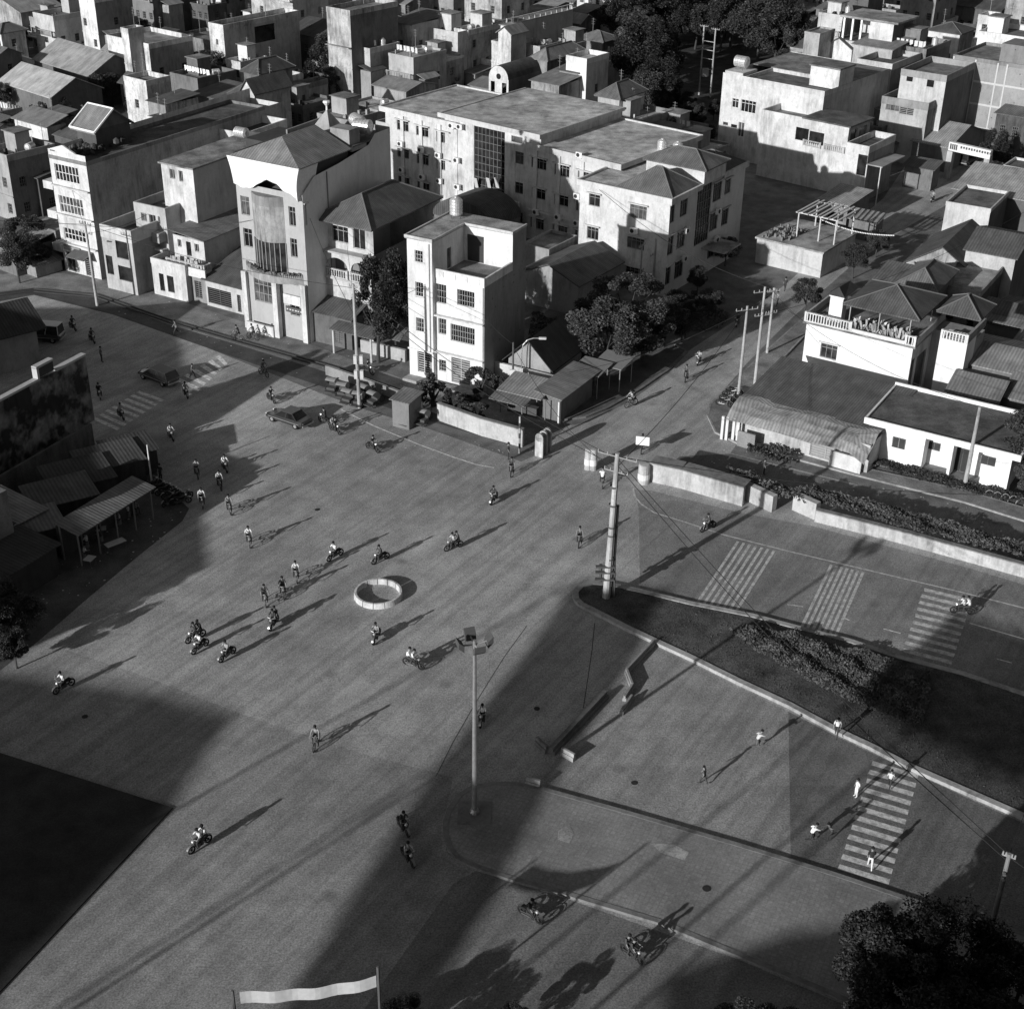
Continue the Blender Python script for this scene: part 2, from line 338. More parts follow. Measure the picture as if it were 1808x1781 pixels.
for a, b in (((1390, 1067), (1418, 1071)), ((1490, 1091), (1500, 1095)), ((1560, 1110), (1590, 1118)), ((1760, 1163), (1786, 1170))): line('short faded dash on the far carriageway', [a, b], .1, MKF)
line('thin dark crack wandering over the asphalt', [(1050, 1100), (1045, 1150), (1030, 1250)], .05, M('plain', .05))
line('long dark crack beside the lamp mast', [(930, 1105), (890, 1160), (840, 1240), (800, 1310), (770, 1370)], .05, M('plain', .06))
YARD = [(-60, 900), (60, 850), (160, 792), (205, 772), (262, 815), (300, 866), (334, 898), (322, 920), (240, 985), (160, 1052), (70, 1130), (-60, 1230)]
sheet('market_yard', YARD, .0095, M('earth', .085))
mb = MB()
for i in range(700):
    k = RND.random(); x, y = (RND.uniform(20, 320), RND.uniform(800, 1080)) if k < .3 else ((RND.uniform(700, 1000), RND.uniform(680, 800)) if k < .55 else ((RND.uniform(150, 700), RND.uniform(510, 690)) if k < .8 else (RND.uniform(1150, 1800), RND.uniform(780, 900))))
    c = G(x, y); a = RND.uniform(0, 6.28); q = RND.uniform(.03, .11); mb.add([(c.x + q * cos(a + j * 1.57), c.y + q * sin(a + j * 1.57), .03 + .02 * (j % 2)) for j in range(4)], [(0, 1, 2, 3)])
tag(mb.build('litter', M('plain', .5)), 'scattered scraps of litter along the shops and the market yard', 'litter', None, 'stuff')
for i, (x, y, r_, lab) in enumerate(((948, 1251, .2, 'round manhole cover in the shadow band above the long barrier'), (1247, 1572, .24, 'large dark manhole cover on the paved island'), (1120, 1382, .2, 'manhole cover in the lane beside the paved island'), (905, 1410, .18, 'small drain cover by the striped block'), (560, 900, .2, 'manhole cover in mid junction left of the road line'), (150, 1265, .2, 'dark manhole cover far down the left side'))):
    c = G(x, y); mb = MB(); mb.lathe([(0, .02), (r_, .02), (r_, 0)], n=16); mb.lathe([(r_ * .75, .024), (r_ * .8, .024)], n=16); o = mb.build('manhole_cover', M('plain', .035)); o.location = (c.x, c.y, .014 if i != 1 else .165); tag(o, lab, 'manhole cover')
# pale worn patches
for i, pts in enumerate(([(985, 1470), (1005, 1458), (1013, 1475), (1005, 1492), (985, 1486)], [(1150, 1492), (1190, 1494), (1216, 1508), (1208, 1522), (1165, 1508)])):
    sheet('sand_patch', pts, .168, M('earth', .3))
# ================================================================ buildings
GL = M('glass', .018); 
def Fr(g=.5): return M('plain', g)
FOOT = []
SPLIT = {'post', 'pillar', 'ledge', 'gable_wall', 'pilaster', 'pavilion_post', 'side_balcony', 'support', 'fence_board', 'porch_pillar', 'concrete_frame'}
GLS = [M('glass', g_) for g_ in (.01, .018, .03, .018, .08)]
class House:
    def __init__(s, name, label, tl, tr, h, d=None, rear=None, ang=None, z0=0, w=None, cat='house', group=None):
        A = G(*tl, h)
        if tr is not None:
            B = G(*tr, h); a = math.degrees(atan2(B.y - A.y, B.x - A.x)) if ang is None else ang
        else: a = ang
        s.ang = a; s.ux = Vector((cos(RAD(a)), sin(RAD(a)), 0)); s.uy = Vector((-sin(RAD(a)), cos(RAD(a)), 0))
        s.w = w if w else (B - A).dot(s.ux)
        if rear is not None: s.d = (G(*rear, h) - A).dot(s.uy)
        else: s.d = d
        s.h = h; s.z0 = z0; s.o = Vector((A.x, A.y, z0)); s.root = empty(name, s.o, a); tag(s.root, label, cat, group); c_ = s.o + s.ux * s.w / 2 + s.uy * s.d / 2; FOOT.append((c_.x, c_.y, s.w / 2, s.d / 2, a))
        s.mb = None
    def W(s, x, y, z): return s.o + s.ux * x + s.uy * y + Vector((0, 0, z - s.z0))
    def side(s, k, y0=0, x0=0, w=None, d=None):
        w = s.w if w is None else w; d = s.d if d is None else d
        return {'front': (Vector((x0, y0, 0)), Vector((1, 0, 0)), Vector((0, -1, 0)), w), 'right': (Vector((x0 + w, y0, 0)), Vector((0, 1, 0)), Vector((1, 0, 0)), d),
                'left': (Vector((x0, y0 + d, 0)), Vector((0, -1, 0)), Vector((-1, 0, 0)), d), 'back': (Vector((x0 + w, y0 + d, 0)), Vector((-1, 0, 0)), Vector((0, 1, 0)), w)}[k]
    def uv(s, px, py, sd):
        O, U, N, L = sd; Ow = s.W(O.x, O.y, s.z0); Nw = s.ux * N.x + s.uy * N.y; Uw = s.ux * U.x + s.uy * U.y
        r = ray(px, py); c = Vector((0, 0, CAMZ)); t = (Ow - c).dot(Nw) / r.dot(Nw); P = c + r * t
        return (P - Ow).dot(Uw), P.z
    def wall(s, sd, z0, z1, ops=(), mb=None, depth=.22, m=0):
        """wall face with real openings; ops (u0,u1,v0,v1); returns nothing"""
        O, U, N, L = sd; us = {0, L}; vs = {z0, z1}; good = []
        for (u0, u1, v0, v1) in ops:
            u0 = max(.03, u0); u1 = min(L - .03, u1); v0 = max(z0 + .02, v0); v1 = min(z1 - .03, v1)
            if u1 - u0 > .1 and v1 - v0 > .1: good.append((u0, u1, v0, v1)); us |= {u0, u1}; vs |= {v0, v1}
        us = sorted(us); vs = sorted(vs); zz = lambda v: v - s.z0
        P = lambda u, v, dd=0: tuple(O + U * u - N * dd + Vector((0, 0, zz(v))))
        for i in range(len(us) - 1):
            for j in range(len(vs) - 1):
                uc = (us[i] + us[i + 1]) / 2; vc = (vs[j] + vs[j + 1]) / 2
                if any(a < uc < b and c < vc < e for a, b, c, e in good): continue
                mb.quad(P(us[i], vs[j]), P(us[i + 1], vs[j]), P(us[i + 1], vs[j + 1]), P(us[i], vs[j + 1]), m)
        for a, b, c, e in good:
            for q in (((a, c), (a, e)), ((a, e), (b, e)), ((b, e), (b, c)), ((b, c), (a, c))):
                mb.quad(P(*q[0]), P(*q[1]), P(*q[1], depth), P(*q[0], depth), m)
        return good
    def fit(s, sd, op, style='grid', name='window', fg=.45, gl=None, nx=None, hood=0, depth=.2):
        """window or door filling one opening"""
        O, U, N, L = sd; a, b, c, e = op; mb = MB(); W_ = b - a; H_ = e - c; zz = lambda v: v - s.z0
        def bar(u0, u1, v0, v1, d0, d1, m):
            p = [O + U * u0 - N * d0, O + U * u1 - N * d0, O + U * u1 - N * d1, O + U * u0 - N * d1]
            vs = [(q.x, q.y, zz(v0)) for q in p] + [(q.x, q.y, zz(v1)) for q in p]
            mb.add(vs, [(0, 3, 2, 1), (4, 5, 6, 7), (0, 1, 5, 4), (1, 2, 6, 5), (2, 3, 7, 6), (3, 0, 4, 7)], m)
        bar(a, b, c, e, depth - .03, depth + .05, 1)
        t = .06
        if style != 'void':
            for q in ((a, b, e - t, e), (a, b, c, c + t), (a, a + t, c + t, e - t), (b - t, b, c + t, e - t)): bar(*q, .1, depth - .03, 0)
        nx = nx or max(2, int(round(W_ / .6)))
        if style == 'grid':
            for i in range(1, nx): u = a + W_ * i / nx; bar(u - .025, u + .025, c + t, e - t, .12, depth - .03, 0)
            if H_ > 1.1: v = c + H_ * .72; bar(a + t, b - t, v - .025, v + .025, .11, depth - .03, 0)
        elif style == 'big':
            for i in range(1, nx): u = a + W_ * i / nx; bar(u - .035, u + .035, c + t, e - t, .1, depth - .03, 0)
            for k in range(1, max(2, int(H_ / .9))): v = c + H_ * k / max(2, int(H_ / .9)); bar(a + t, b - t, v - .03, v + .03, .11, depth - .03, 0)
        elif style == 'shutter':
            k = int(H_ / .22)
            for i in range(1, k): v = c + H_ * i / k; bar(a + t, b - t, v - .05, v + .02, .14, depth - .03, 0)
            bar((a + b) / 2 - .04, (a + b) / 2 + .04, c + t, e - t, .11, depth - .03, 0)
        elif style == 'door':
            bar((a + b) / 2 - .03, (a + b) / 2 + .03, c + t, e - t, .11, depth - .03, 0)
        elif style == 'bars':
            k = max(3, int(W_ / .25))
            for i in range(1, k): u = a + W_ * i / k; bar(u - .015, u + .015, c + t, e - t, .05, .09, 0)
            for v in (c + H_ * .33, c + H_ * .66): bar(a + t, b - t, v - .015, v + .015, .05, .09, 0)
        if hood: bar(a - .2, b + .2, e + .08, e + .2, -hood, -.003, 2)
        return mb.build(name, [Fr(fg), gl or RND.choice(GLS), M('plaster', .6)], s.root)
    def face(s, k, z0, z1, px=(), mb=None, style='grid', fg=.45, hood=0, sd=None, gl=None, ops=(), nx=None, name='window', kw=None):
        """wall with openings given as pixel corners (x0,y0,x1,y1[,style]); builds the windows"""
        sd = sd or s.side(k); own = mb is None; mb = mb or MB(); O = []
        for q in px:
            u0, v1 = s.uv(q[0], q[1], sd); u1, v0 = s.uv(q[2], q[3], sd)
            O.append(((min(u0, u1), max(u0, u1), min(v0, v1), max(v0, v1)), q[4] if len(q) > 4 else style))
        for q in ops: O.append((q[:4], q[4] if len(q) > 4 else style))
        for i, (o_, st) in enumerate(O):
            g_ = s.wall_clip(sd, z0, z1, o_)
            if g_: s.fit(sd, g_, st, fg=fg, hood=hood, gl=gl, nx=nx, name='door' if st in ('door', 'shutter_door') else name)
        s.wall(sd, z0, z1, [o_ for o_, _ in O], mb); return mb
    def wall_clip(s, sd, z0, z1, o_):
        L = sd[3]; u0, u1, v0, v1 = max(.03, o_[0]), min(L - .03, o_[1]), max(z0 + .02, o_[2]), min(z1 - .03, o_[3])
        return (u0, u1, v0, v1) if u1 - u0 > .1 and v1 - v0 > .1 else None
    def add(s, name, mb, mat, uv=False, **k):
        if name in SPLIT and len(mb.p) > 1:
            nm = {'support': 'post', 'concrete_frame': 'frame_member'}.get(name, name); P = mb.p + [(len(mb.v), len(mb.f))]
            for (v0, f0), (v1, f1) in zip(P, P[1:]):
                q = MB(); q.v = mb.v[v0:v1]; q.f = [tuple(i - v0 for i in f) for f in mb.f[f0:f1]]; q.m = mb.m[f0:f1]; o = q.build(nm, mat, s.root, **k)
            return o
        o = mb.build(name, mat, s.root, **k)
        if uv: slopeuv(o)
        return o
    def Z(s, z): return z - s.z0
    def deck(s, z, x0=0, y0=0, x1=None, y1=None, mat=None, par=.9, t=.18, pmat=None, name='roof', sides='flrb'):
        x1 = s.w if x1 is None else x1; y1 = s.d if y1 is None else y1
        mb = MB(); mb.box(x0 + .01, y0 + .01, s.Z(z) - .12, x1 - .01, y1 - .01, s.Z(z)); s.add(name, mb, mat or M('deck', .2))
        if par:
            mb = MB(); e = .04; a, b, c, f = x0 - e, y0 - e, x1 + e, y1 + e; zb, zt = s.Z(z) - .1, s.Z(z) + par
            if 'f' in sides: mb.box(a, b, zb, c, b + t, zt)
            if 'b' in sides: mb.box(a, f - t, zb, c, f, zt)
            if 'l' in sides: mb.box(a, b + t, zb, a + t, f - t, zt + .003)
            if 'r' in sides: mb.box(c - t, b + t, zb, c, f - t, zt + .003)
            s.add('parapet', mb, pmat or M('plaster', .5))
    def hip(s, z, rise, ov=.5, x0=0, y0=0, x1=None, y1=None, mat=None, along=None, name='roof'):
        x1 = s.w if x1 is None else x1; y1 = s.d if y1 is None else y1
        x0 -= ov; y0 -= ov; x1 += ov; y1 += ov; z = s.Z(z); W_, D = x1 - x0, y1 - y0; al = along or ('x' if W_ > D else 'y')
        k = min(W_, D) / 2; zt = z + rise
        if al == 'x': r0 = (x0 + k, (y0 + y1) / 2, zt); r1 = (x1 - k, (y0 + y1) / 2, zt)
        else: r0 = ((x0 + x1) / 2, y0 + k, zt); r1 = ((x0 + x1) / 2, y1 - k, zt)
        if (Vector(r0) - Vector(r1)).length < .2: r1 = (r0[0] + (.2 if al == 'x' else 0), r0[1] + (.2 if al == 'y' else 0), zt)
        c = [(x0, y0, z), (x1, y0, z), (x1, y1, z), (x0, y1, z)]; c2 = [(a, b, q - .14) for a, b, q in c]; mb = MB()
        if al == 'x': fs = [(0, 1, 5, 4), (1, 2, 5), (2, 3, 4, 5), (3, 0, 4)]
        else: fs = [(0, 1, 4), (1, 2, 5, 4), (2, 3, 5), (3, 0, 4, 5)]
        mb.add(c + [r0, r1] + c2, fs + [(0, 6, 7, 1), (1, 7, 8, 2), (2, 8, 9, 3), (3, 9, 6, 0), (6, 9, 8, 7)])
        o = s.add(name, mb, mat or M('tile', .12), uv=True)
        mb = MB(); m2 = lambda p: (p[0], p[1], p[2] + .04)
        mb.tube(m2(r0), m2(r1), .1, n=5)
        for a, b in ((c[0], r0), (c[3], r0 if al == 'x' else r1), (c[1], r1 if al == 'x' else r0), (c[2], r1)): mb.tube(m2(a), m2(b), .07, n=5)
        r = mb.build('ridge_tiles', M('plain', .16), o); return o
    def gable(s, z, rise, along='x', ov=.4, x0=0, y0=0, x1=None, y1=None, mat=None, gmat=None, name='roof', t=.12, rpos=.5):
        x1 = s.w if x1 is None else x1; y1 = s.d if y1 is None else y1; z = s.Z(z); mb = MB()
        if along == 'x':
            ym = y0 + (y1 - y0) * rpos; sl = rise / (ym - y0); sl2 = rise / (y1 - ym)
            a = [(x0 - ov, y0 - ov, z - ov * sl), (x1 + ov, y0 - ov, z - ov * sl), (x1 + ov, ym, z + rise), (x0 - ov, ym, z + rise), (x1 + ov, y1 + ov, z - ov * sl2), (x0 - ov, y1 + ov, z - ov * sl2)]
            g_ = [((x0, y0, z), (x0, y1, z), (x0, ym, z + rise)), ((x1, y0, z), (x1, ym, z + rise), (x1, y1, z))]
        else:
            xm = x0 + (x1 - x0) * rpos; sl = rise / (xm - x0); sl2 = rise / (x1 - xm)
            a = [(x0 - ov, y1 + ov, z - ov * sl), (x0 - ov, y0 - ov, z - ov * sl), (xm, y0 - ov, z + rise), (xm, y1 + ov, z + rise), (x1 + ov, y0 - ov, z - ov * sl2), (x1 + ov, y1 + ov, z - ov * sl2)]
            g_ = [((x0, y0, z), (x1, y0, z), (xm, y0, z + rise)), ((x0, y1, z), (xm, y1, z + rise), (x1, y1, z))]
        b = [(p[0], p[1], p[2] + t) for p in a]
        mb.add(b + a, [(0, 1, 2, 3), (3, 2, 4, 5), (6, 9, 8, 7), (9, 11, 10, 8), (0, 6, 7, 1), (1, 7, 8, 2), (2, 8, 10, 4), (4, 10, 11, 5), (5, 11, 9, 3), (3, 9, 6, 0)])
        o = s.add(name, mb, mat or M('tile', .12), uv=True)
        mb = MB()
        for q in g_: mb.tri(*q)
        s.add('gable_wall', mb, gmat or M('plaster', .4)); return o
    def shed(s, zl, zh, x0=0, y0=0, x1=None, y1=None, mat=None, low='front', ov=.35, t=.08, name='roof'):
        x1 = s.w if x1 is None else x1; y1 = s.d if y1 is None else y1; x0 -= ov; x1 += ov; y0 -= ov; y1 += ov
        zl = s.Z(zl); zh = s.Z(zh); zs = {'front': (zl, zl, zh, zh), 'right': (zh, zl, zl, zh), 'left': (zl, zh, zh, zl), 'back': (zh, zh, zl, zl)}[low]
        c = [(x0, y0), (x1, y0), (x1, y1), (x0, y1)]; mb = MB()
        mb.add([(p[0], p[1], q + t) for p, q in zip(c, zs)] + [(p[0], p[1], q) for p, q in zip(c, zs)], [(0, 1, 2, 3), (7, 6, 5, 4), (0, 4, 5, 1), (1, 5, 6, 2), (2, 6, 7, 3), (3, 7, 4, 0)])
        return s.add(name, mb, mat or M('corr', .2), uv=True)
    def bx(s, name, x0, y0, z0, x1, y1, z1, mat): return s.add(name, MB().box(x0, y0, s.Z(z0), x1, y1, s.Z(z1)), mat)
    def bal(s, name, x0, y0, x1, y1, z, h=.9, mat=None, sp=.28):
        """balustrade between two local points"""
        mb = MB(); a = Vector((x0, y0, 0)); b = Vector((x1, y1, 0)); L = (b - a).length; d = (b - a) / L; nr = Vector((-d.y, d.x, 0)); zz = s.Z(z)
        def bar(t0, t1, za, zb, hw):
            p = [a + d * t0 - nr * hw, a + d * t1 - nr * hw, a + d * t1 + nr * hw, a + d * t0 + nr * hw]
            mb.add([(q.x, q.y, za) for q in p] + [(q.x, q.y, zb) for q in p], [(0, 3, 2, 1), (4, 5, 6, 7), (0, 1, 5, 4), (1, 2, 6, 5), (2, 3, 7, 6), (3, 0, 4, 7)])
        bar(0, L, zz, zz + .1, .1); bar(0, L, zz + h - .1, zz + h, .12)
        n = max(2, int(L / sp))
        for i in range(n + 1): t = L * i / n; bar(max(0, t - .05), min(L, t + .05), zz + .1, zz + h - .1, .05)
        for t in (0, L - .2): bar(t, t + .2, zz + .1, zz + h + .05, .13)
        return s.add(name, mb, mat or M('plaster', .55))
def tank(loc, r=.55, h=1.2, vert=True, label='', group='steel water tanks on the roofs', ang=0, name='water_tank'):
    e = empty(name, loc, ang); tag(e, label, 'water tank', group); mb = MB(); pr = []
    if vert:
        n = 5; pr = [(0, .3), (r * .9, .3)]
        for i in range(n): z = .3 + h * i / n; pr += [(r, z + .03), (r, z + h / n * .72), (r * .92, z + h / n * .86)]
        pr += [(r * .9, .3 + h), (r * .5, .3 + h + .18), (r * .3, .3 + h + .2), (r * .3, .3 + h + .28), (0, .3 + h + .3)]
        mb.lathe(pr, n=18); mb.build('barrel', M('metal', .75), e, smooth=False)
    else:
        n = 5; pr = [(0, -h / 2 - .15), (r * .6, -h / 2 - .12)]
        for i in range(n): z = -h / 2 + h * i / n; pr += [(r, z + .03), (r, z + h / n * .8), (r * .94, z + h / n * .9)]
        pr += [(r * .6, h / 2 + .12), (0, h / 2 + .15)]
        mb.lathe(pr, n=18); mb.v = [(z, y, x + r + .3) for x, y, z in mb.v]; mb.build('barrel', M('metal', .7), e)
    mb = MB()
    for a in ((-1, -1), (1, -1), (1, 1), (-1, 1)): mb.tube((a[0] * r * .7, a[1] * r * .7, 0), (a[0] * r * .7, a[1] * r * .7, .35), .04, n=5)
    mb.build('stand', M('metal', .2), e); return e
WH = M('plaster', .72, .2); WH2 = M('plaster', .68, .2); GR = M('plaster', .5); GR2 = M('plaster', .3); DK = M('plaster', .17); CON = M('concrete', .3)

# ---- corner house (white, four storeys)
h = House('corner_house', 'narrow white four storey house at the street corner with an open roof terrace', (718, 418), None, 14.3, ang=-28.5, w=8.1, d=8.6)
TW = 2.75; ZT = 10.7
mb = MB(); sd = h.side('front', w=TW)
h.face('front', 0, 14.3, [(732, 441, 746.5, 466), (733.3, 497, 747.3, 527), (734.6, 560, 748.6, 588), (737, 619, 760, 661, 'shutter')], mb, 'bars', fg=.5, sd=sd)
sd = h.side('front', y0=.5, x0=TW, w=h.w - TW)
h.face('front', 0, ZT, [(770, 500, 788, 538), (807, 510, 837.5, 545), (774, 561, 788, 592), (795.5, 571, 838, 611), (775, 634, 787.5, 657), (797, 630, 830, 682, 'shutter')], mb, 'bars', fg=.42, sd=sd)
h.wall((Vector((TW, 0, 0)), Vector((0, 1, 0)), Vector((1, 0, 0)), .5), 0, 14.3, [], mb)
h.wall((Vector((TW, .5, 0)), Vector((0, 1, 0)), Vector((1, 0, 0)), 5.4), ZT, 14.2, [(2.2, 3.0, ZT, ZT + 2.1)], mb)
h.wall((Vector((TW, 5.9, 0)), Vector((1, 0, 0)), Vector((0, -1, 0)), h.w - TW), ZT, 14.2, [(.3, 2.2, ZT, 13.4)], mb)
h.wall(h.side('left'), 0, 14.3, [], mb); h.wall(h.side('back'), 0, 14.3, [], mb)
h.add('wall', mb, M('plaster', .75, -.3))
mb = MB(); h.wall((Vector((h.w, .5, 0)), Vector((0, 1, 0)), Vector((1, 0, 0)), 5.4), 0, ZT, [], mb); h.wall((Vector((h.w, 5.9, 0)), Vector((0, 1, 0)), Vector((1, 0, 0)), 2.7), 0, 14.2, [], mb)
h.add('side_wall', mb, M('brick', .34))
h.fit((Vector((TW, .5, 0)), Vector((0, 1, 0)), Vector((1, 0, 0)), 5.4), (2.2, 3.0, ZT + .02, ZT + 2.1), 'void', 'door')
h.fit((Vector((TW, 5.9, 0)), Vector((1, 0, 0)), Vector((0, -1, 0)), 5.3), (.3, 2.2, ZT + .02, 13.4), 'void', 'doorway', depth=.2, gl=M('plain', .05))
h.bx('terrace_floor', TW + .01, .51, ZT - .15, h.w - .01, 5.89, ZT, M('earth', .16))
mb = MB(); mb.box(-.15, -.15, 14.2, TW + .12, h.d, 14.42); mb.box(TW + .12, 5.75, 14.2, h.w + .05, h.d, 14.42); h.add('roof', mb, M('deck', .3))
mb = MB(); mb.box(-.18, -.18, 14.3, -.02, h.d, 14.55); mb.box(-.02, -.18, 14.3, TW + .15, -.02, 14.55); mb.box(TW + .12, 5.72, 14.3, h.w + .08, 5.88, 14.52); mb.box(TW, -.02, 14.3, TW + .16, 5.72, 14.5); mb.box(h.w - .08, 5.9, 14.3, h.w + .09, h.d, 14.52)
h.add('coping', mb, M('plaster', .6))
mb = MB(); mb.box(TW + .01, .45, ZT - .05, h.w + .03, .62, ZT + .85); mb.box(h.w - .15, .62, ZT - .05, h.w + .03, 5.89, ZT + .8)
for i in range(4): mb.box(TW + .35 + i * 1.28, .4, ZT + .15, TW + 1.0 + i * 1.28, .449, ZT + .7)
h.add('parapet', mb, M('plaster', .8))
mb = MB()
for z in (3.15, 6.9): mb.box(TW + .02, .1, z, h.w + .05, .5, z + .14)
mb.box(-.1, -.12, 3.0, TW - .01, -.003, 3.16)
for z in (5.0, 8.6, 12): mb.box(.75, -.06, z, 1.9, -.003, z + .1)
h.add('ledge', mb, M('plaster', .75))
h.bx('doorstep', -.1, -1.2, .005, h.w + .6, 0, .28, M('concrete', .4))
tank(h.W(1.2, 7.0, 14.43), .62, 1.5, True, 'upright ribbed steel tank on the roof of the white corner house')
COR = h

# ---- tall house with curved bay and tarpaulin
h = House('tall_house', 'tall grey house with a curved bay front under a sagging tarpaulin', (416, 321), None, 15.6, ang=-30, w=8.4, rear=None, d=15.2)
mb = MB(); sd = h.side('front')
ops = [(424, 345, 442, 382), (429, 402, 447, 438), (509, 364, 523, 401), (512, 420, 526, 456), (446, 470, 482, 538, 'big'), (500, 483, 527, 505), (511, 520, 530, 560, 'door')]
bx0, bx1 = h.uv(444, 345, sd)[0], h.uv(500, 355, sd)[0]
h.face('front', 0, 15.6, ops, mb, 'grid', fg=.3, sd=sd)
h.wall(h.side('left'), 0, 18.6, [], mb); h.wall(h.side('back'), 0, 18.6, [], mb)
sdr = h.side('right'); uo = [h.uv(538, 362, sdr), h.uv(543, 396, sdr)]
mb2 = MB(); h.face('right', 0, 15.6, [(538, 362, 543, 397)], mb2, 'grid', fg=.6, hood=.15, sd=sdr)
mb2.add([(h.w, 0, 15.6), (h.w, h.d, 15.6), (h.w, h.d, 18.9), (h.w, 12.5, 18.9), (h.w, 11.3, 18.0), (h.w, 6, 17.3), (h.w, 2.0, 17.0)], [(0, 1, 2, 3, 4, 5, 6)]); h.add('side_wall', mb2, M('plaster', .78, -.6))
h.add('wall', mb, M('plaster', .42, -.6))
# curved bay
def bay(z0, z1, bulge, mat, name, x0=bx0, x1=bx1, n=10, ops=False):
    mb = MB(); P = [(x0 + (x1 - x0) * i / n, -bulge * (1 - (2 * i / n - 1) ** 2) - .02) for i in range(n + 1)]
    for a, b in zip(P, P[1:]): mb.quad((*a, z0), (*b, z0), (*b, z1), (*a, z1))
    top = [(*p, z1) for p in P]; mb.add(top + [(x1, 0, z1), (x0, 0, z1)], [tuple(range(n + 3))]); mb.add([(*p, z0) for p in P] + [(x1, 0, z0), (x0, 0, z0)], [tuple(range(n + 2, -1, -1))])
    return h.add(name, mb, mat)
bay(10.3, 14.0, .9, M('plaster', .5, .6), 'bay'); bay(14.0, 15.0, .98, M('plaster', .33), 'bay_parapet')
bay(7.2, 10.25, .75, M('glass', .03), 'bay_window'); 
mb = MB()
for i in range(9):
    t = i / 8; x = bx0 + (bx1 - bx0) * t; y = -.75 * (1 - (2 * t - 1) ** 2) - .06; mb.box(x - .05, y - .03, 7.2, x + .05, y + .05, 10.25)
h.add('bay_mullions', mb, M('plain', .22))
bay(6.3, 7.15, 1.5, M('plaster', .42), 'balcony', .5, h.w - .5, 14)
mb = MB()
for i in range(40):
    t = i / 39; x = .7 + (h.w - 1.4) * t; y = -1.4 * (1 - (2 * t - 1) ** 2); mb.box(x - .15, y - .1, 7.0, x + .15, y + .2, 7.15 + RND.random() * .35)
h.add('planting', mb, M('leaf', .12))
mb = MB()
for x, y in ((0, -.1), (4.35, -.55), (h.w - .7, -.1)): mb.box(x, y - .3, 0, x + .6, y + .28, 6.3)
h.add('pillar', mb, M('plaster', .75))
h.bx('low_wall', .7, -1.0, 0, 4.3, -.75, 1.1, M('plaster', .72)); h.bx('sign_board', 5.4, -.35, 3.9, h.w - .8, -.2, 4.9, M('plaster', .8))
# hip-ended sheet roof over the terrace
mb = MB(); zr, zt = 18.4, 20.2; a = [(-.2, -.6, zr), (h.w + .3, -.6, zr), (h.w + .3, 8, zr), (-.2, 8, zr)]; r0, r1 = (h.w / 2, 2.6, zt), (h.w / 2, 8, zt)
mb.add(a + [r0, r1] + [(p[0], p[1], p[2] - .1) for p in a], [(0, 1, 4), (1, 2, 5, 4), (3, 0, 4, 5), (2, 3, 5), (0, 6, 7, 1), (1, 7, 8, 2), (3, 9, 6, 0), (9, 8, 7, 6), (2, 8, 9, 3)])
h.add('roof', mb, M('corr', .24), uv=True)
h.bx('rear_roof', .01, 8.6, 18.3, h.w - .01, h.d - .01, 18.45, M('deck', .16))
mb = MB(); mb.box(h.w - .25, 8.4, 17.9, h.w - .02, 11.0, 18.4); mb.box(.02, 8.4, 18.3, .2, h.d, 19.0); mb.box(.2, h.d - .2, 18.3, h.w, h.d - .02, 19.0); mb.box(5.6, 8.6, 18.45, h.w - .4, 10.4, 20.0)
h.add('rooftop_room', mb, M('plaster', .35))
mb = MB(); mb.add([(1.6, 10, 18.45), (4.6, 10, 18.45), (4.6, 13, 18.45), (1.6, 13, 18.45), (3.1, 11.5, 20.9)], [(0, 1, 4), (1, 2, 4), (2, 3, 4), (3, 0, 4)]); h.add('pyramid_skylight', mb, M('plaster', .4))
mb = MB(); mb.lathe([(.0, 0), (.12, 0), (.1, .4), (.4, .8), (.35, .95), (0, 1)], (3.1, 11.5, 20.8), 8); h.add('finial', mb, M('plain', .7))
# terrace posts and dark void
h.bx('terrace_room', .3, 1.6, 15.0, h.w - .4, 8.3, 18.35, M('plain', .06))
# tarpaulin hanging from the eaves
mb = MB(); nx, nz = 26, 12; vs = []
def tp(u, t):
    if u < .8: k = u / .8; x = -.3 + (h.w + .55) * k; y = -.7
    else: k = (u - .8) / .2; x = h.w + .25; y = -.7 + k * 3.2
    drop = 2.9 + .25 * sin(u * 9) - (.9 * math.exp(-((u - .42) / .16) ** 2)) + .3 * (u > .8)
    cx = h.w / 2; x = cx + (x - cx) * (1 - .09 * t - .05 * sin(pi * t)); bow = .1 * sin(pi * t) + .07 * sin(u * 38 + t * 3) * t - .3 * t
    return (x, y - (bow if u < .8 else 0), zr + .02 - drop * t + .05 * sin(u * 47 + t * 7) * t)
for i in range(nx + 1):
    for j in range(nz + 1): vs.append(tp(i / nx, j / nz))
mb.add(vs, [(i * (nz + 1) + j, (i + 1) * (nz + 1) + j, (i + 1) * (nz + 1) + j + 1, i * (nz + 1) + j + 1) for i in range(nx) for j in range(nz)])
tp_ = mb.build('tarpaulin', M('cloth', .8)); tp_.location = h.o; tp_.rotation_euler.z = RAD(h.ang); tag(tp_, 'pale sagging tarpaulin wrapped around the roof terrace of the tall grey house', 'tarpaulin')
tank(h.W(5.2, 13.9, 18.46), .7, 1.7, False, 'left one of two steel tanks lying on the roof behind the tarpaulin', ang=-60)
tank(h.W(7.1, 12.2, 18.46), .75, 1.8, False, 'right one of two steel tanks lying on the roof behind the tarpaulin', ang=-20)
TALL = h

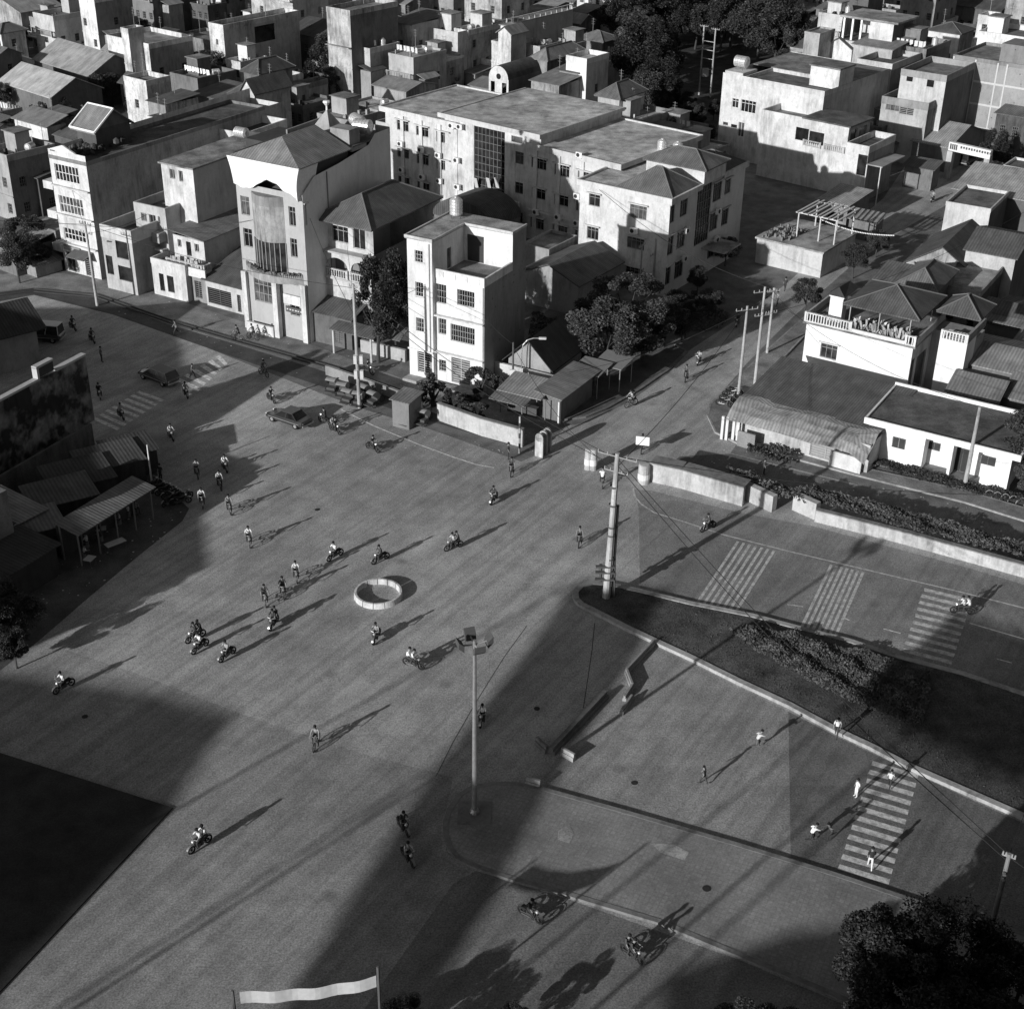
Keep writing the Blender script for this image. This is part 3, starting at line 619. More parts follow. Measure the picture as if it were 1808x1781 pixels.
# ---- old house with hip roof and arched balconies
h = House('old_house', 'old two storey house with a dark hip roof and arched loggias beside the vine', (566, 383), None, 12.5, ang=-30, w=6.0, d=11.5)
def arch_wall(sd, z0, z1, arches, mb):
    O, U, N, L = sd; us = sorted({0, L} | {a for q in arches for a in q[:2]}); P = lambda u, v, d=0: tuple(O + U * u - N * d + Vector((0, 0, v)))
    for i in range(len(us) - 1):
        a, b = us[i], us[i + 1]; A = [q for q in arches if q[0] <= (a + b) / 2 <= q[1]]
        if not A: mb.quad(P(a, z0), P(b, z0), P(b, z1), P(a, z1)); continue
        q = A[0]; n = 10; zs = q[3]; r = q[4]
        if q[2] > z0: mb.quad(P(a, z0), P(b, z0), P(b, q[2]), P(a, q[2]))
        pts = [(a + (b - a) * (1 - cos(pi * k / n)) / 2, zs + r * sin(pi * k / n)) for k in range(n + 1)]
        for k in range(n): mb.quad(P(*pts[k]), P(*pts[k + 1]), P(pts[k + 1][0], z1), P(pts[k][0], z1)); mb.quad(P(*pts[k]), P(*pts[k + 1]), P(*pts[k + 1], .3), P(*pts[k], .3))
        mb.quad(P(a, q[2]), P(a, zs), P(a, zs, .3), P(a, q[2], .3)); mb.quad(P(b, zs), P(b, q[2]), P(b, q[2], .3), P(b, zs, .3))
mb = MB(); sd = h.side('front')
arch_wall(sd, 0, 9.1, [(.35, 3.1, 6.4, 7.5, 1.0), (3.5, 5.8, 6.4, 7.5, 1.0)], mb)
h.wall((Vector((0, .6, 0)), Vector((1, 0, 0)), Vector((0, -1, 0)), h.w), 9.1, 12.5, [(.9, 2.9, 10.0, 11.7), (3.5, 5.0, 9.7, 11.8)], mb)
h.wall(h.side('left'), 0, 12.5, [], mb); h.wall(h.side('back'), 0, 12.5, [], mb); h.add('wall', mb, M('plaster', .62, .3))
mb = MB(); h.face('right', 0, 9.4, [], mb, ops=[(2, 3.2, 9.8, 11.4), (6, 7.2, 9.8, 11.4)], style='bars'); h.add('side_wall', mb, M('brick', .14))
sdu = (Vector((0, .6, 0)), Vector((1, 0, 0)), Vector((0, -1, 0)), h.w)
h.fit(sdu, (.9, 2.9, 10.0, 11.7), 'grid', fg=.35, hood=.2); h.fit(sdu, (3.5, 5.0, 9.7, 11.8), 'door', 'door')
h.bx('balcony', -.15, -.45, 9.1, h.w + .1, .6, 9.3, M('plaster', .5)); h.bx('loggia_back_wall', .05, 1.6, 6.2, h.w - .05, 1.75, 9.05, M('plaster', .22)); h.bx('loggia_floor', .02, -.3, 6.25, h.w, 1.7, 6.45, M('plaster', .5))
h.bal('balustrade', .3, -.1, 3.2, -.1, 6.45); h.bal('balustrade', 3.5, -.1, 5.8, -.1, 6.45)
h.bx('fascia', -.2, -.35, 12.2, h.w + .2, -.2, 12.5, M('plain', .75))
h.hip(12.5, 2.1, .8, mat=M('tile', .13), along='y')
OLD = h
# lean-to shop under it
h = House('shed_shop', 'low shop with a sloping dark roof and an awning post under the old house', (538, 546), (612, 570), 3.3, d=3.6, ang=-29)
mb = MB(); h.face('front', 0, 3.3, [(588, 572, 605, 607, 'shutter')], mb, fg=.15); h.wall(h.side('right'), 0, 3.3, [], mb); h.wall(h.side('left'), 0, 3.3, [], mb); h.add('wall', mb, M('plaster', .15)); h.shed(3.3, 4.6, mat=M('corr', .1), ov=.3)
mb = MB(); mb.tube((4.6, -1.5, 0), (4.6, -1.5, 2.6), .12); mb.tube((9.2, -1.5, 0), (9.2, -1.5, 2.6), .12); h.add('post', mb, M('plaster', .6)); h.shed(2.6, 3.0, 4.3, -1.7, 9.6, .2, M('corr', .13), ov=.05, name='awning')
h = House('garden_wall', 'low white garden wall with a sloping tin awning below the vine', (636, 600), (700, 628), 1.3, d=.3, ang=-28, cat='wall')
mb = MB(); mb.box(0, 0, 0, h.w, .3, 1.3); h.add('wall', mb, M('plaster', .5)); h.shed(2.0, 2.9, 0, .3, h.w - .8, 2.4, M('corr', .15), ov=.1, name='awning')

# ---- far left white house with three rows of big windows
h = House('white_house', 'white four storey house at far left with three rows of big barred windows', (84, 262), (148, 277), 14.2, rear=None, d=34, ang=-31)
mb = MB(); h.face('front', 3.2, 14.2, [(95, 288, 141, 327, 'big'), (103, 344, 149, 384, 'big'), (112, 401, 158, 432, 'big'), (124, 269, 141, 275, 'void'), (88, 264, 97, 268, 'void')], mb, 'big', fg=.75, nx=7)
h.face('front', 0, 3.2, [], mb, ops=[(.5, 1.8, .1, 2.4), (3.4, 4.7, .1, 2.6, 'shutter')], style='door', fg=.2); h.wall(h.side('left'), 0, 14.2, [], mb); h.wall(h.side('back'), 0, 13, [], mb); h.add('wall', mb, M('plaster', .75, .2))
mb = MB(); h.face('right', 0, 13.4, [], mb, ops=[(16, 17, 9, 11.2, 'void'), (20, 21, 9, 11.2, 'void')]); h.add('side_wall', mb, M('plaster', .42, .4)); h.deck(13.2, y0=.02, par=.35, mat=M('deck', .1), pmat=M('concrete', .25), y1=30)
mb = MB(); mb.add([(.2, -.02, 14.2), (h.w - 1.5, -.02, 14.2), (h.w / 2 - .5, -.02, 14.9), (.2, .2, 14.2), (h.w - 1.5, .2, 14.2), (h.w / 2 - .5, .2, 14.9)], [(0, 1, 2), (5, 4, 3), (0, 2, 5, 3), (2, 1, 4, 5)]); h.add('pediment', mb, M('plaster', .8))
mb = MB()
for z in (10.4, 7.0, 3.1): mb.box(-1.5, -.1, z - .9, -.002, 1.6, z)
h.add('side_balcony', mb, M('plaster', .7))
for z in (10.1, 6.8, 3.4): h.bx('ledge', .02, -.35, z, h.w - .02, -.003, z + .15, M('plaster', .7))
mb = MB()
for i in range(60): x, y = RND.uniform(.3, 3.6), RND.uniform(.8, 9); mb.ball((x, y, 13.4 + RND.random() * .6), RND.uniform(.15, .45), n=6)
o = mb.build('roof_plants', M('leaf', .05)); o.location = h.o; o.rotation_euler.z = RAD(h.ang); tag(o, 'dark potted plants and clutter on the roof of the far left white house', 'plants')
WHL = h

def simple(name, label, tl, tr, hh, d, ang=-30, front=(), right=(), wf=WH, ws=GR, roof=('deck', .8), cat='house', style='grid', fg=.3, rstyle=None, z0=0, rw=None, hood=0, dm=None, pm=None, w=None, rear=None, group=None):
    h = House(name, label, tl, tr, hh, d=d, ang=ang, z0=z0, w=w, rear=rear, cat=cat, group=group); top = hh
    mb = MB(); h.face('front', z0, top, front, mb, style, fg=fg, hood=hood); h.wall(h.side('left'), z0, top, [], mb); h.wall(h.side('back'), z0, top, [], mb); h.add('wall', mb, wf)
    mb = MB(); h.face('right', z0, top, right, mb, rstyle or style, fg=fg, ops=rw or ()); h.add('side_wall', mb, ws)
    if roof[0] == 'deck': h.deck(hh - roof[1], par=roof[1] + .05, mat=dm or M('deck', .17), pmat=pm or wf)
    elif roof[0] == 'slab': h.bx('roof', -roof[1], -roof[1], hh, h.w + roof[1], h.d + roof[1], hh + .18, dm or M('deck', .22))
    elif roof[0] == 'hip': h.hip(hh, roof[1], roof[2] if len(roof) > 2 else .5, mat=dm or M('tile', .12))
    elif roof[0] == 'gx': h.gable(hh, roof[1], 'x', roof[2] if len(roof) > 2 else .3, mat=dm or M('tile', .12), gmat=ws)
    elif roof[0] == 'gy': h.gable(hh, roof[1], 'y', roof[2] if len(roof) > 2 else .3, mat=dm or M('tile', .12), gmat=wf)
    elif roof[0] == 'shed': h.shed(hh, hh + roof[1], mat=dm or M('corr', .16), low=roof[2] if len(roof) > 2 else 'front')
    return h
# narrow two-storey house right of the white one
h = simple('narrow_house', 'narrow low house with a round window and stepped parapet beside the far left white house', (176, 396), (222, 412), 7.4, 9, front=[(203, 424, 228, 460, 'void'), (186, 450, 202, 486, 'void'), (208, 468, 236, 500, 'void')], wf=M('plaster', .5), ws=GR2, dm=M('deck', .12), roof=('deck', 1.3), pm=M('plaster', .62))
mb = MB(); mb.lathe([(0, -.02), (.32, -.02), (.32, .02), (0, .02)], n=16); mb.v = [(x + 1.2, y * 0 + z - .03, y + 5.7) for x, y, z in [(a, c, b) for a, b, c in mb.v]]; h.add('round_window', mb, GL)
# house with rooftop room (three volumes)
h = simple('stepped_house', 'stepped grey house with a small white rooftop room and long blank side wall', (236, 357), None, 9.0, 13, w=4.6, front=[(248, 372, 260, 392), (262, 373, 276, 396), (278, 378, 284, 396), (258, 425, 268, 452)], wf=M('plaster', .5), ws=M('plaster', .48), dm=M('deck', .2), roof=('deck', .9))
h.bx('balcony', 1.0, -1.1, 5.3, 4.3, -.003, 6.4, M('plaster', .42)); h.bx('ledge', -.6, -.9, 4.3, 4.4, -.003, 4.5, M('plaster', .6))
STP = h
r = simple('rooftop_house', 'white-fronted upper house with one window and one door rising behind the stepped house', (284, 288), None, 13.2, 15, w=4.6, front=[(299, 298, 310, 317), (315, 301, 324, 322, 'door')], wf=WH, ws=M('plaster', .5, -.3), dm=M('deck', .22), roof=('slab', .25))
tank(r.W(1.9, 11.5, 13.4), .6, 1.5, False, 'steel tank lying on the roof behind the small white rooftop room', ang=-30)
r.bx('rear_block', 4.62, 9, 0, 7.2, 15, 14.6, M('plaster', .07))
simple('parapet_house', 'low roof with a white front parapet, left of the pyramid skylight', (365, 224), (413, 243), 12.5, 8, front=[], wf=WH, ws=GR, dm=M('tile', .1), roof=('deck', .9))
# white shop-house with balustrade
h = simple('balcony_house', 'low white shop-house with three small openings above a balustrade', (305, 413), (361, 425), 6.7, 12, ang=-30, front=[(313, 422, 321, 437), (328, 426, 339, 453, 'void'), (343, 430, 352, 446)], wf=WH, ws=M('plaster', .5), dm=M('corr', .2), roof=('shed', .5, 'right'), fg=.35)
h.bx('balcony', -1.4, -1.3, 3.4, 5.3, -.003, 3.55, M('plaster', .6)); h.bal('balustrade', -.2, -1.2, 5.0, -1.2, 3.55, .8); h.bal('balustrade', 5.1, -1.2, 5.1, 0, 3.55, .8)
BAL = h
h = simple('shop_front', 'white pillared shop front with dark doors below the balustrade house', (266, 455), (316, 474), 4.2, 5, ang=-30, front=[(280, 482, 292, 515, 'void'), (294, 486, 309, 518, 'void')], wf=M('plaster', .66), ws=GR, dm=M('deck', .2), roof=('deck', .5))
h = simple('signboard_shop', 'shuttered shop with a blank white signboard, right of the pillared shop front', (314, 476), (360, 494), 3.2, 4, ang=-30, front=[(316, 490, 338, 520, 'shutter'), (343, 495, 358, 528, 'shutter')], wf=M('plaster', .3), ws=GR, dm=M('deck', .15), roof=('deck', .3), fg=.16)
h.bx('signboard', .2, -.4, 3.0, h.w - .2, -.25, 4.0, M('plain', .62))
h = simple('low_shop', 'low shop with a long dark sloping roof against the tall grey house', (362, 493), (428, 520), 3.0, 9, ang=-31, front=[(366, 506, 410, 545, 'shutter'), (418, 520, 427, 552, 'shutter')], wf=M('plaster', .55), ws=GR, dm=M('tile', .1), roof=('shed', 2.6), fg=.1)

# awnings, signs and service boxes on the shop row
def sign(h, x0, x1, z, y=-.3, g_=.6, hh=.8):
    h.bx('sign_board', x0, y - .12, z, x1, y, z + hh, M('plain', g_)); mb = MB(); n = max(3, int((x1 - x0) / .35))
    for i in range(n):
        if RND.random() < .85: x = x0 + .15 + (x1 - x0 - .3) * i / n; mb.box(x, y - .14, z + .25, x + RND.uniform(.12, .24), y - .121, z + hh - .22)
    h.add('sign_lettering', mb, M('plain', .08 if g_ > .3 else .6))
def awn(h, x0, x1, z, out, g_=.2): h.shed(z, z + .5, x0, -out, x1, 0, M('corr', g_), ov=.03, name='awning')
sign(WHL, .4, 3.0, 2.7, -.05, .25, .5); awn(WHL, 2.2, 5.0, 2.5, 1.6, .15); awn(STP, .2, 3.9, 3.2, 1.2, .18)
mb = MB()
for i in range(16):
    x = RND.uniform(.4, 4.4); mb.box(x, -1.2, RND.uniform(4.9, 5.2), x + .25, -1.12, 5.9)
o = mb.build('washing', M('cloth', .4)); o.location = BAL.o; o.rotation_euler.z = RAD(BAL.ang); o.location.z -= 1.2; tag(o, 'row of washing hung on the balcony of the low white shop-house', 'washing')
sign(TALL, 5.6, 8.0, 3.0, -.2, .1, .6)
mb = MB(); mb.tube((2.45, -.06, .3), (2.45, -.06, 14), .05, n=6); mb.tube((8.0, .45, .3), (8.0, .45, 10.6), .05, n=6); COR.add('drain_pipe', mb, M('plain', .35)); mb = MB(); mb.tube((TALL.w + .06, 4, 0), (TALL.w + .06, 4, 17), .06, n=6); TALL.add('drain_pipe', mb, M('plain', .2))
# ================================================================ the big office block (three stepped blocks and a wing)
def ac(h, sd, px, py, n=1, lab='', grp='air conditioners on the office block'):
    u, z = h.uv(px, py, sd); O, U, N, L = sd
    p = O + U * u + N * .4; e = empty('air_conditioner', h.W(p.x, p.y, z - .35), h.ang + math.degrees(atan2(U.y, U.x))); tag(e, lab, 'air conditioner', grp)
    mb = MB(); mb.box(-.45, -.17, 0, .45, .17, .65); mb.build('casing', M('plain', .7), e)
    mb = MB(); mb.lathe([(0, 0), (.24, 0), (.24, .03), (0, .03)], n=14); mb.v = [(x - .12, -.18 - z, y + .33) for x, y, z in mb.v]; mb.build('fan', M('plain', .04), e)
    mb = MB(); mb.box(-.4, -.2, -.06, -.34, .4, -.003); mb.box(.34, -.2, -.06, .4, .4, -.003); mb.build('bracket', M('plain', .3), e)
Z7 = lambda x, y: (680 + x / 2.825, 150 + y / 2.825)
def zr(x0, y0, x1, y1, *s): return (*Z7(x0, y0), *Z7(x1, y1), *s)
O = House('office_block', 'left block of the long white office building with air conditioners under the windows', (680, 192.5), None, 12.0, ang=-38, w=12.2, d=14.5, cat='office building')
sd = O.side('front')
mb = O.face('front', 0, 12, [zr(58, 172, 117, 237), zr(154, 202, 216, 265), zr(255, 228, 320, 298), zr(357, 252, 383, 312), zr(60, 312, 119, 372), zr(157, 338, 217, 406), zr(256, 368, 321, 434), zr(357, 392, 383, 452), zr(64, 450, 122, 500), zr(160, 478, 221, 530)], None, 'grid', fg=.25, hood=.35)
O.wall(O.side('left'), 0, 12, [], mb); O.wall(O.side('back'), 0, 12, [], mb); O.wall(O.side('right'), 0, 12, [], mb); O.add('wall', mb, WH2)
mb = MB(); mb.box(-.6, -.5, 12.0, O.w + .3, O.d + .5, 12.25); O.add('roof', mb, M('deck', .42))
mb = MB(); mb.box(-.63, -.53, 11.75, O.w + .3, -.3, 12.4); mb.box(-.63, -.3, 12.2, -.45, O.d + .5, 12.45); mb.box(-.45, O.d + .32, 12.2, O.w + .3, O.d + .52, 12.45); O.add('cornice', mb, M('plaster', .65))
mb = MB()
for u in (3.15, 6.35, 9.5): mb.box(u - .45, -.18, 0, u + .1, -.003, 11.75)
O.add('pilaster', mb, M('plaster', .74))
for i, (x, y) in enumerate(((87, 290), (188, 320), (275, 347), (366, 372), (93, 420), (195, 455), (280, 475), (370, 505), (342, 200), (383, 205))):
    ac(O, sd, *Z7(x, y), lab=['white air conditioner between the first and second windows of the left column', 'air conditioner below the top window, second column of the office', 'air conditioner below the top window, third column of the office', 'air conditioner beside the narrow window near the glass wall, upper', 'lowest air conditioner of the left window column', 'lower air conditioner of the second window column', 'lower air conditioner of the third window column', 'lower air conditioner by the narrow window', 'left of the pair of air conditioners under the eaves', 'right of the pair of air conditioners under the eaves'][i])
C = House('office_block', 'middle block of the white office building with a tall dark glass wall', (785, 203), None, 12.9, ang=-38, w=15.2, d=17, cat='office building')
sd = C.side('front')
mb = C.face('front', 0, 12.9, [zr(443, 203, 594, 565, 'big'), zr(630, 252, 685, 296, 'void'), zr(650, 330, 690, 400), zr(648, 482, 687, 548), zr(647, 630, 684, 690)], None, 'grid', fg=.14, nx=None)
C.wall(C.side('left'), 0, 12.9, [], mb); C.wall(C.side('back'), 0, 12.9, [], mb); C.wall(C.side('right'), 0, 12.9, [], mb); C.add('wall', mb, WH2)
C.bx('roof', -.4, -.8, 12.9, C.w + .4, C.d + .4, 13.12, M('deck', .42))
mb = MB(); mb.box(-.45, -.85, 12.75, C.w + .45, -.65, 13.3); mb.box(C.w + .25, -.65, 12.8, C.w + .45, C.d, 13.25); mb.box(-.45, -.65, 12.8, -.3, C.d, 13.25); C.add('cornice', mb, M('plaster', .62))
mb = MB(); mb.box(4.5, -2.6, 3.4, 10.6, -.3, 3.6); C.add('entrance_canopy', mb, M('deck', .25))
for k, x in enumerate((450, 512, 553)):
    a = Z7(x, 512); b = Z7(x + 22, 475); u, z = C.uv(*a, sd); mb = MB(); mb.add([(u, -.02, C.Z(z)), (u + .55, -.02, C.Z(z)), (u + .95, -.9, C.Z(z) + 1.5), (u + .4, -.9, C.Z(z) + 1.5), (u, .0, C.Z(z)), (u + .55, .0, C.Z(z)), (u + .95, -.87, C.Z(z) + 1.53), (u + .4, -.87, C.Z(z) + 1.53)], [(0, 1, 2, 3), (7, 6, 5, 4), (0, 3, 7, 4), (1, 5, 6, 2), (2, 6, 7, 3)]); C.add('open_pane', mb, M('plain', .6))
R = House('office_block', 'right block of the white office building, shaded below, with eight regular windows', (933, 256), None, 11.6, ang=-39, w=13.6, d=16.5, cat='office building')
sd = R.side('front')
mb = R.face('front', 0, 11.6, [zr(730, 358, 803, 430), zr(846, 390, 918, 466), zr(962, 425, 1035, 480), zr(732, 508, 798, 578), zr(845, 540, 912, 612), zr(953, 570, 980, 634), zr(724, 655, 790, 728), zr(838, 690, 907, 758), zr(946, 720, 974, 780)], None, 'grid', fg=.25, hood=.35)
R.wall(R.side('left'), 0, 11.6, [], mb); R.wall(R.side('back'), 0, 11.6, [], mb); R.wall(R.side('right'), 0, 11.6, [], mb); R.add('wall', mb, M('plaster', .62))
R.bx('roof', -.2, -.45, 11.6, R.w + .4, R.d + .4, 11.8, M('deck', .42))
mb = MB(); mb.box(-.25, -.5, 11.3, R.w + .45, -.3, 12.0); mb.box(R.w + .25, -.3, 11.4, R.w + .45, R.d, 12.0); mb.box(-.2, R.d + .25, 11.4, R.w + .4, R.d + .45, 12.0); R.add('cornice', mb, M('plaster', .6))
mb = MB()
for u in (1.2, 4.7, 8.2): mb.box(u - .3, -.18, 0, u + .3, -.003, 11.3)
mb.box(0, -.35, 3.7, 11, -.19, 3.95); R.add('pilaster', mb, M('plaster', .66))
ac(R, sd, *Z7(980, 345), lab='air conditioner standing up on the roof edge of the right office block')
for i, (x, y) in enumerate(((663, 590), (762, 630), (872, 655), (968, 550), (966, 685))): ac(R, sd, *Z7(x, y), lab=['shaded air conditioner below the narrow window of the middle office block', 'shaded air conditioner above the lower left window of the right office block', 'shaded air conditioner between the lower windows of the right office block', 'air conditioner in the corner beside the office wing, upper', 'air conditioner in the corner beside the office wing, lower'][i])
Wg = House('office_wing', 'bright end wing of the office building with a dark hip roof, nearest the street', (1025, 322), None, 11.0, ang=-34.5, w=11.6, d=18.0, cat='office building')
sd = Wg.side('front'); sr = Wg.side('right')
mb = Wg.face('front', 0, 11, [zr(1018, 540, 1070, 612), zr(1008, 702, 1062, 778), zr(1223, 592, 1302, 678), zr(1208, 752, 1290, 830), zr(1200, 900, 1280, 975)], None, 'grid', fg=.25, hood=.3)
Wg.wall(Wg.side('left'), 0, 11, [], mb); Wg.wall(Wg.side('back'), 0, 11, [], mb); Wg.add('wall', mb, WH)
mb = Wg.face('right', 0, 11, [zr(1408, 612, 1442, 682), zr(1475, 578, 1506, 645), zr(1395, 770, 1434, 840), zr(1458, 738, 1492, 802), zr(1380, 925, 1420, 990), zr(1447, 885, 1482, 950), zr(1568, 440, 1610, 770, 'big'), zr(1640, 495, 1675, 568), zr(1698, 475, 1722, 535), zr(1622, 645, 1655, 715), zr(1682, 625, 1708, 690), zr(1612, 790, 1640, 850)], None, 'grid', fg=.2, hood=.25)
Wg.add('side_wall', mb, M('plaster', .66, -.4))
Wg.bx('roof', -.2, -.25, 11.0, Wg.w + .2, Wg.d + .2, 11.15, M('deck', .38))
mb = MB(); mb.box(-.3, -.35, 10.75, Wg.w + .35, -.1, 11.4); mb.box(Wg.w + .1, -.1, 10.75, Wg.w + .35, 6.8, 11.35); mb.box(-.3, -.1, 10.9, -.1, Wg.d, 11.4); mb.box(Wg.w + .1, 12.2, 10.75, Wg.w + .35, Wg.d + .2, 11.35); Wg.add('cornice', mb, M('plaster', .7))
Wg.hip(11.25, 2.2, .15, 4.6, .3, Wg.w, 6.6, M('tile', .15)); Wg.hip(11.25, 1.5, .1, 5.5, 12.4, Wg.w, Wg.d, M('tile', .13))
mb = MB(); mb.box(4.4, 7.0, 11.15, Wg.w + .3, 12.2, 12.9); Wg.add('stair_block', mb, WH); Wg.hip(12.9, 1.3, .35, 4.4, 7.0, Wg.w + .3, 12.2, M('tile', .15))
Wg.bx('entrance_canopy', Wg.w, 8.2, 3.3, Wg.w + 3, 12.4, 3.5, M('deck', .25))
for i, (x, y) in enumerate(((1248, 722), (1490, 722), (1480, 860), (1648, 625), (1640, 765))): ac(Wg, sd if i == 0 else sr, *Z7(x, y), lab=['large air conditioner between the upper windows on the bright end of the wing', 'air conditioner on the grey side of the wing, between the upper rows', 'air conditioner on the grey side of the wing above the lowest row', 'upper air conditioner right of the stair glass', 'lower air conditioner right of the stair glass'][i])
tank(Wg.W(2.2, 14.5, 11.16), .6, 1.5, True, 'left steel tank standing on the roof of the office wing'); tank(Wg.W(3.9, 15.2, 11.16), .6, 1.3, True, 'right steel tank standing on the roof of the office wing')
simple('side_block', 'grey annex with tall dark slit windows at the left end of the office building', (664, 214), None, 9.5, 10, w=5.5, ang=-38, front=[(666, 232, 674, 318, 'void'), (684, 237, 693, 277, 'void'), (689, 293, 695, 315, 'void')], wf=M('plaster', .5), dm=M('deck', .38), roof=('deck', .3))
# low buildings in front of and beside it
h = House('vault_shed', 'round-roofed dark shed between the old hip roof house and the office', (765, 345), None, 5.5, ang=-36, w=9.0, d=6)
mb = MB(); n = 12; vs = []
for i in range(n + 1): a = pi * i / n; vs += [(4.5 - 4.5 * cos(a), -.2, 3.2 + 2.6 * sin(a)), (4.5 - 4.5 * cos(a), h.d, 3.2 + 2.6 * sin(a))]
mb.add(vs, [(2 * i, 2 * i + 1, 2 * i + 3, 2 * i + 2) for i in range(n)] + [tuple(range(0, 2 * n + 2, 2)), tuple(range(2 * n + 1, 0, -2))]); h.add('roof', mb, M('corr', .1), uv=True)
mb = MB(); mb.box(.1, 0, 0, 8.9, 5.9, 3.3); h.add('wall', mb, M('plaster', .22))
simple('workshop', 'low workshop with a wide dark gable roof in front of the office wing', (920, 478), (1012, 508), 3.6, 9, ang=-34, wf=M('plaster', .38), ws=M('plaster', .36), roof=('gy', 1.5, .35), dm=M('corr', .12))
simple('low_annex', 'low flat annex with a ledge between the corner house and the office', (922, 430), (960, 446), 4.5, 6, ang=-34, wf=M('plaster', .35), ws=GR2, roof=('deck', .3), dm=M('deck', .2))
# tiled corner house and its lean-to shops
h = House('tiled_cottage', 'small cottage with a very dark steep tiled roof beside the corner house', (898, 628), None, 3.0, ang=-29, w=4.6, d=6.5)
mb = MB()
for k in ('front', 'left', 'right', 'back'): h.wall(h.side(k), 0, 3, [], mb)
h.add('wall', mb, M('plaster', .35)); h.gable(3, 2.2, 'y', .5, mat=M('tile', .045), gmat=M('plaster', .35))
h = House('yard_wall', 'pale wall with dark yard behind, below the steep dark roof', (862, 636), (971, 668), 2.4, d=.25, ang=-29, cat='wall'); h.bx('wall', 0, 0, 0, h.w, .25, 2.4, M('plaster', .62))
h = House('market_stall', 'corner tea stall under a low patched tin roof', (882, 688), (950, 708), 2.3, d=3.2, ang=-28, cat='stall')
mb = MB(); 
for x in (.1, 2.4, 4.8): mb.tube((x, 0, 0), (x, 0, 2.3), .06); mb.tube((x, 3, 0), (x, 3, 2.7), .06)
h.add('post', mb, M('plain', .2)); h.shed(2.3, 2.8, mat=M('corr', .26), ov=.2); h.bx('counter', .5, .6, 0, 3.6, 1.2, .9, M('plain', .08)); h.shed(2.0, 2.25, -.2, -1.6, h.w - .8, 0, M('corr', .17), ov=.05, name='awning')
h = House('kiosk', 'narrow kiosk with a long brown sloping roof at the street corner', (952, 694), (990, 690), 2.7, d=7.0, ang=-30, w=2.2, cat='kiosk')
mb = MB(); mb.box(.2, .4, 0, 2.0, 6.8, 2.6); h.add('wall', mb, M('plaster', .2)); h.shed(2.7, 3.0, mat=M('corr', .22), ov=.4, low='right'); h.bx('sign', 2.1, -.2, .2, 2.25, .15, 2.4, M('plain', .6))
for i, (p, lab) in enumerate((((1010, 652), 'square awning tent by the kerb nearest the kiosk'), ((1050, 640), 'square awning tent by the kerb further from the kiosk'))):
    h = House('awning_tent', lab, p, None, 2.6, ang=-30, w=2.8, d=2.8, cat='tent', group='tents by the kerb'); mb = MB()
    for x, y in ((.1, .1), (2.7, .1), (2.7, 2.7), (.1, 2.7)): mb.tube((x, y, 0), (x, y, 2.6), .05, n=5)
    h.add('post', mb, M('plain', .25)); h.shed(2.5, 2.8, mat=M('cloth', .2), ov=.15, name='canopy')
# ================================================================ right side of the street
h = House('terrace_house', 'bright white house with a balustraded roof terrace and a dark hip roof pavilion', (1425, 566), None, 6.4, ang=-33, w=10.6, d=8.2)
mb = h.face('front', 0, 6.2, [(1450, 605, 1476, 637)], None, 'grid', fg=.25, hood=.2); h.wall(h.side('left'), 0, 6.4, [], mb); h.wall(h.side('back'), 0, 6.4, [], mb); h.add('wall', mb, M('plaster', .8, -.5))
mb = h.face('right', 0, 6.4, [], None, ops=[(.3, 1.1, 1.2, 4.8, 'void'), (1.8, 4.6, .2, 4.6, 'void')]); h.add('side_wall', mb, M('plaster', .5))
h.bx('roof', -.3, -.3, 6.2, h.w + .3, h.d + .3, 6.42, M('deck', .15))
h.bal('balustrade', -.2, -.2, 4.6, -.2, 6.42, .95, M('plaster', .8)); h.bx('parapet', 4.6, -.3, 6.4, h.w - .7, -.12, 6.75, M('plaster', .82)); h.bal('balustrade', h.w - .8, -.2, h.w + .25, -.2, 6.42, .95, M('plaster', .8)); h.bx('parapet', h.w + .1, 0, 6.4, h.w + .28, h.d, 7.1, M('plaster', .45)); h.bx('parapet', -.3, 0, 6.4, -.12, h.d, 7.1, M('plaster', .5))
mb = MB()
for x in (4.0, 6.9, 9.9): mb.tube((x, .4, 6.4), (x, .4, 8.9), .05); mb.tube((x, 6.8, 6.4), (x, 6.8, 8.9), .05)
h.add('pavilion_post', mb, M('plain', .4)); h.hip(8.9, 1.5, .5, 3.8, .5, 10.3, 7.2, M('tile', .1), name='pavilion_roof')
mb = MB(); mb.box(1.6, 1.2, 6.42, 2.9, 2.3, 8.9); mb.box(1.5, 1.1, 8.9, 3.0, 2.4, 9.05); h.add('chimney', mb, M('plaster', .85))
mb = MB(); mb.add([(1.3, 1.0, 9.05), (3.1, 1.0, 9.05), (3.1, 4.5, 9.05), (1.3, 4.5, 9.05), (2.2, 1.6, 9.8), (2.2, 4.4, 9.6)], [(0, 1, 4), (1, 2, 5, 4), (2, 3, 5), (3, 0, 4, 5)]); h.add('chimney_roof', mb, M('tile', .08))
mb = MB(); mb.box(h.w + 1.6, 2.6, 0, h.w + 4.2, 5.4, 6.6); h.add('stair_tower', mb, M('plaster', .8, -.5)); h.bal('balustrade', h.w + 1.6, 2.7, h.w + 4.2, 2.7, 6.6, .9, M('plaster', .8)); h.bx('link_wall', h.w, 5.5, 0, h.w + 4.2, 8.2, 6.2, M('plaster', .35)); h.bal('balustrade', h.w + 4.1, 2.7, h.w + 4.1, 8, 6.6, .9, M('plaster', .35))
h.hip(9.0, 1.3, .3, h.w + 1.0, 3.4, h.w + 4.6, 7.6, M('tile', .1), name='tower_roof')
mb = MB()
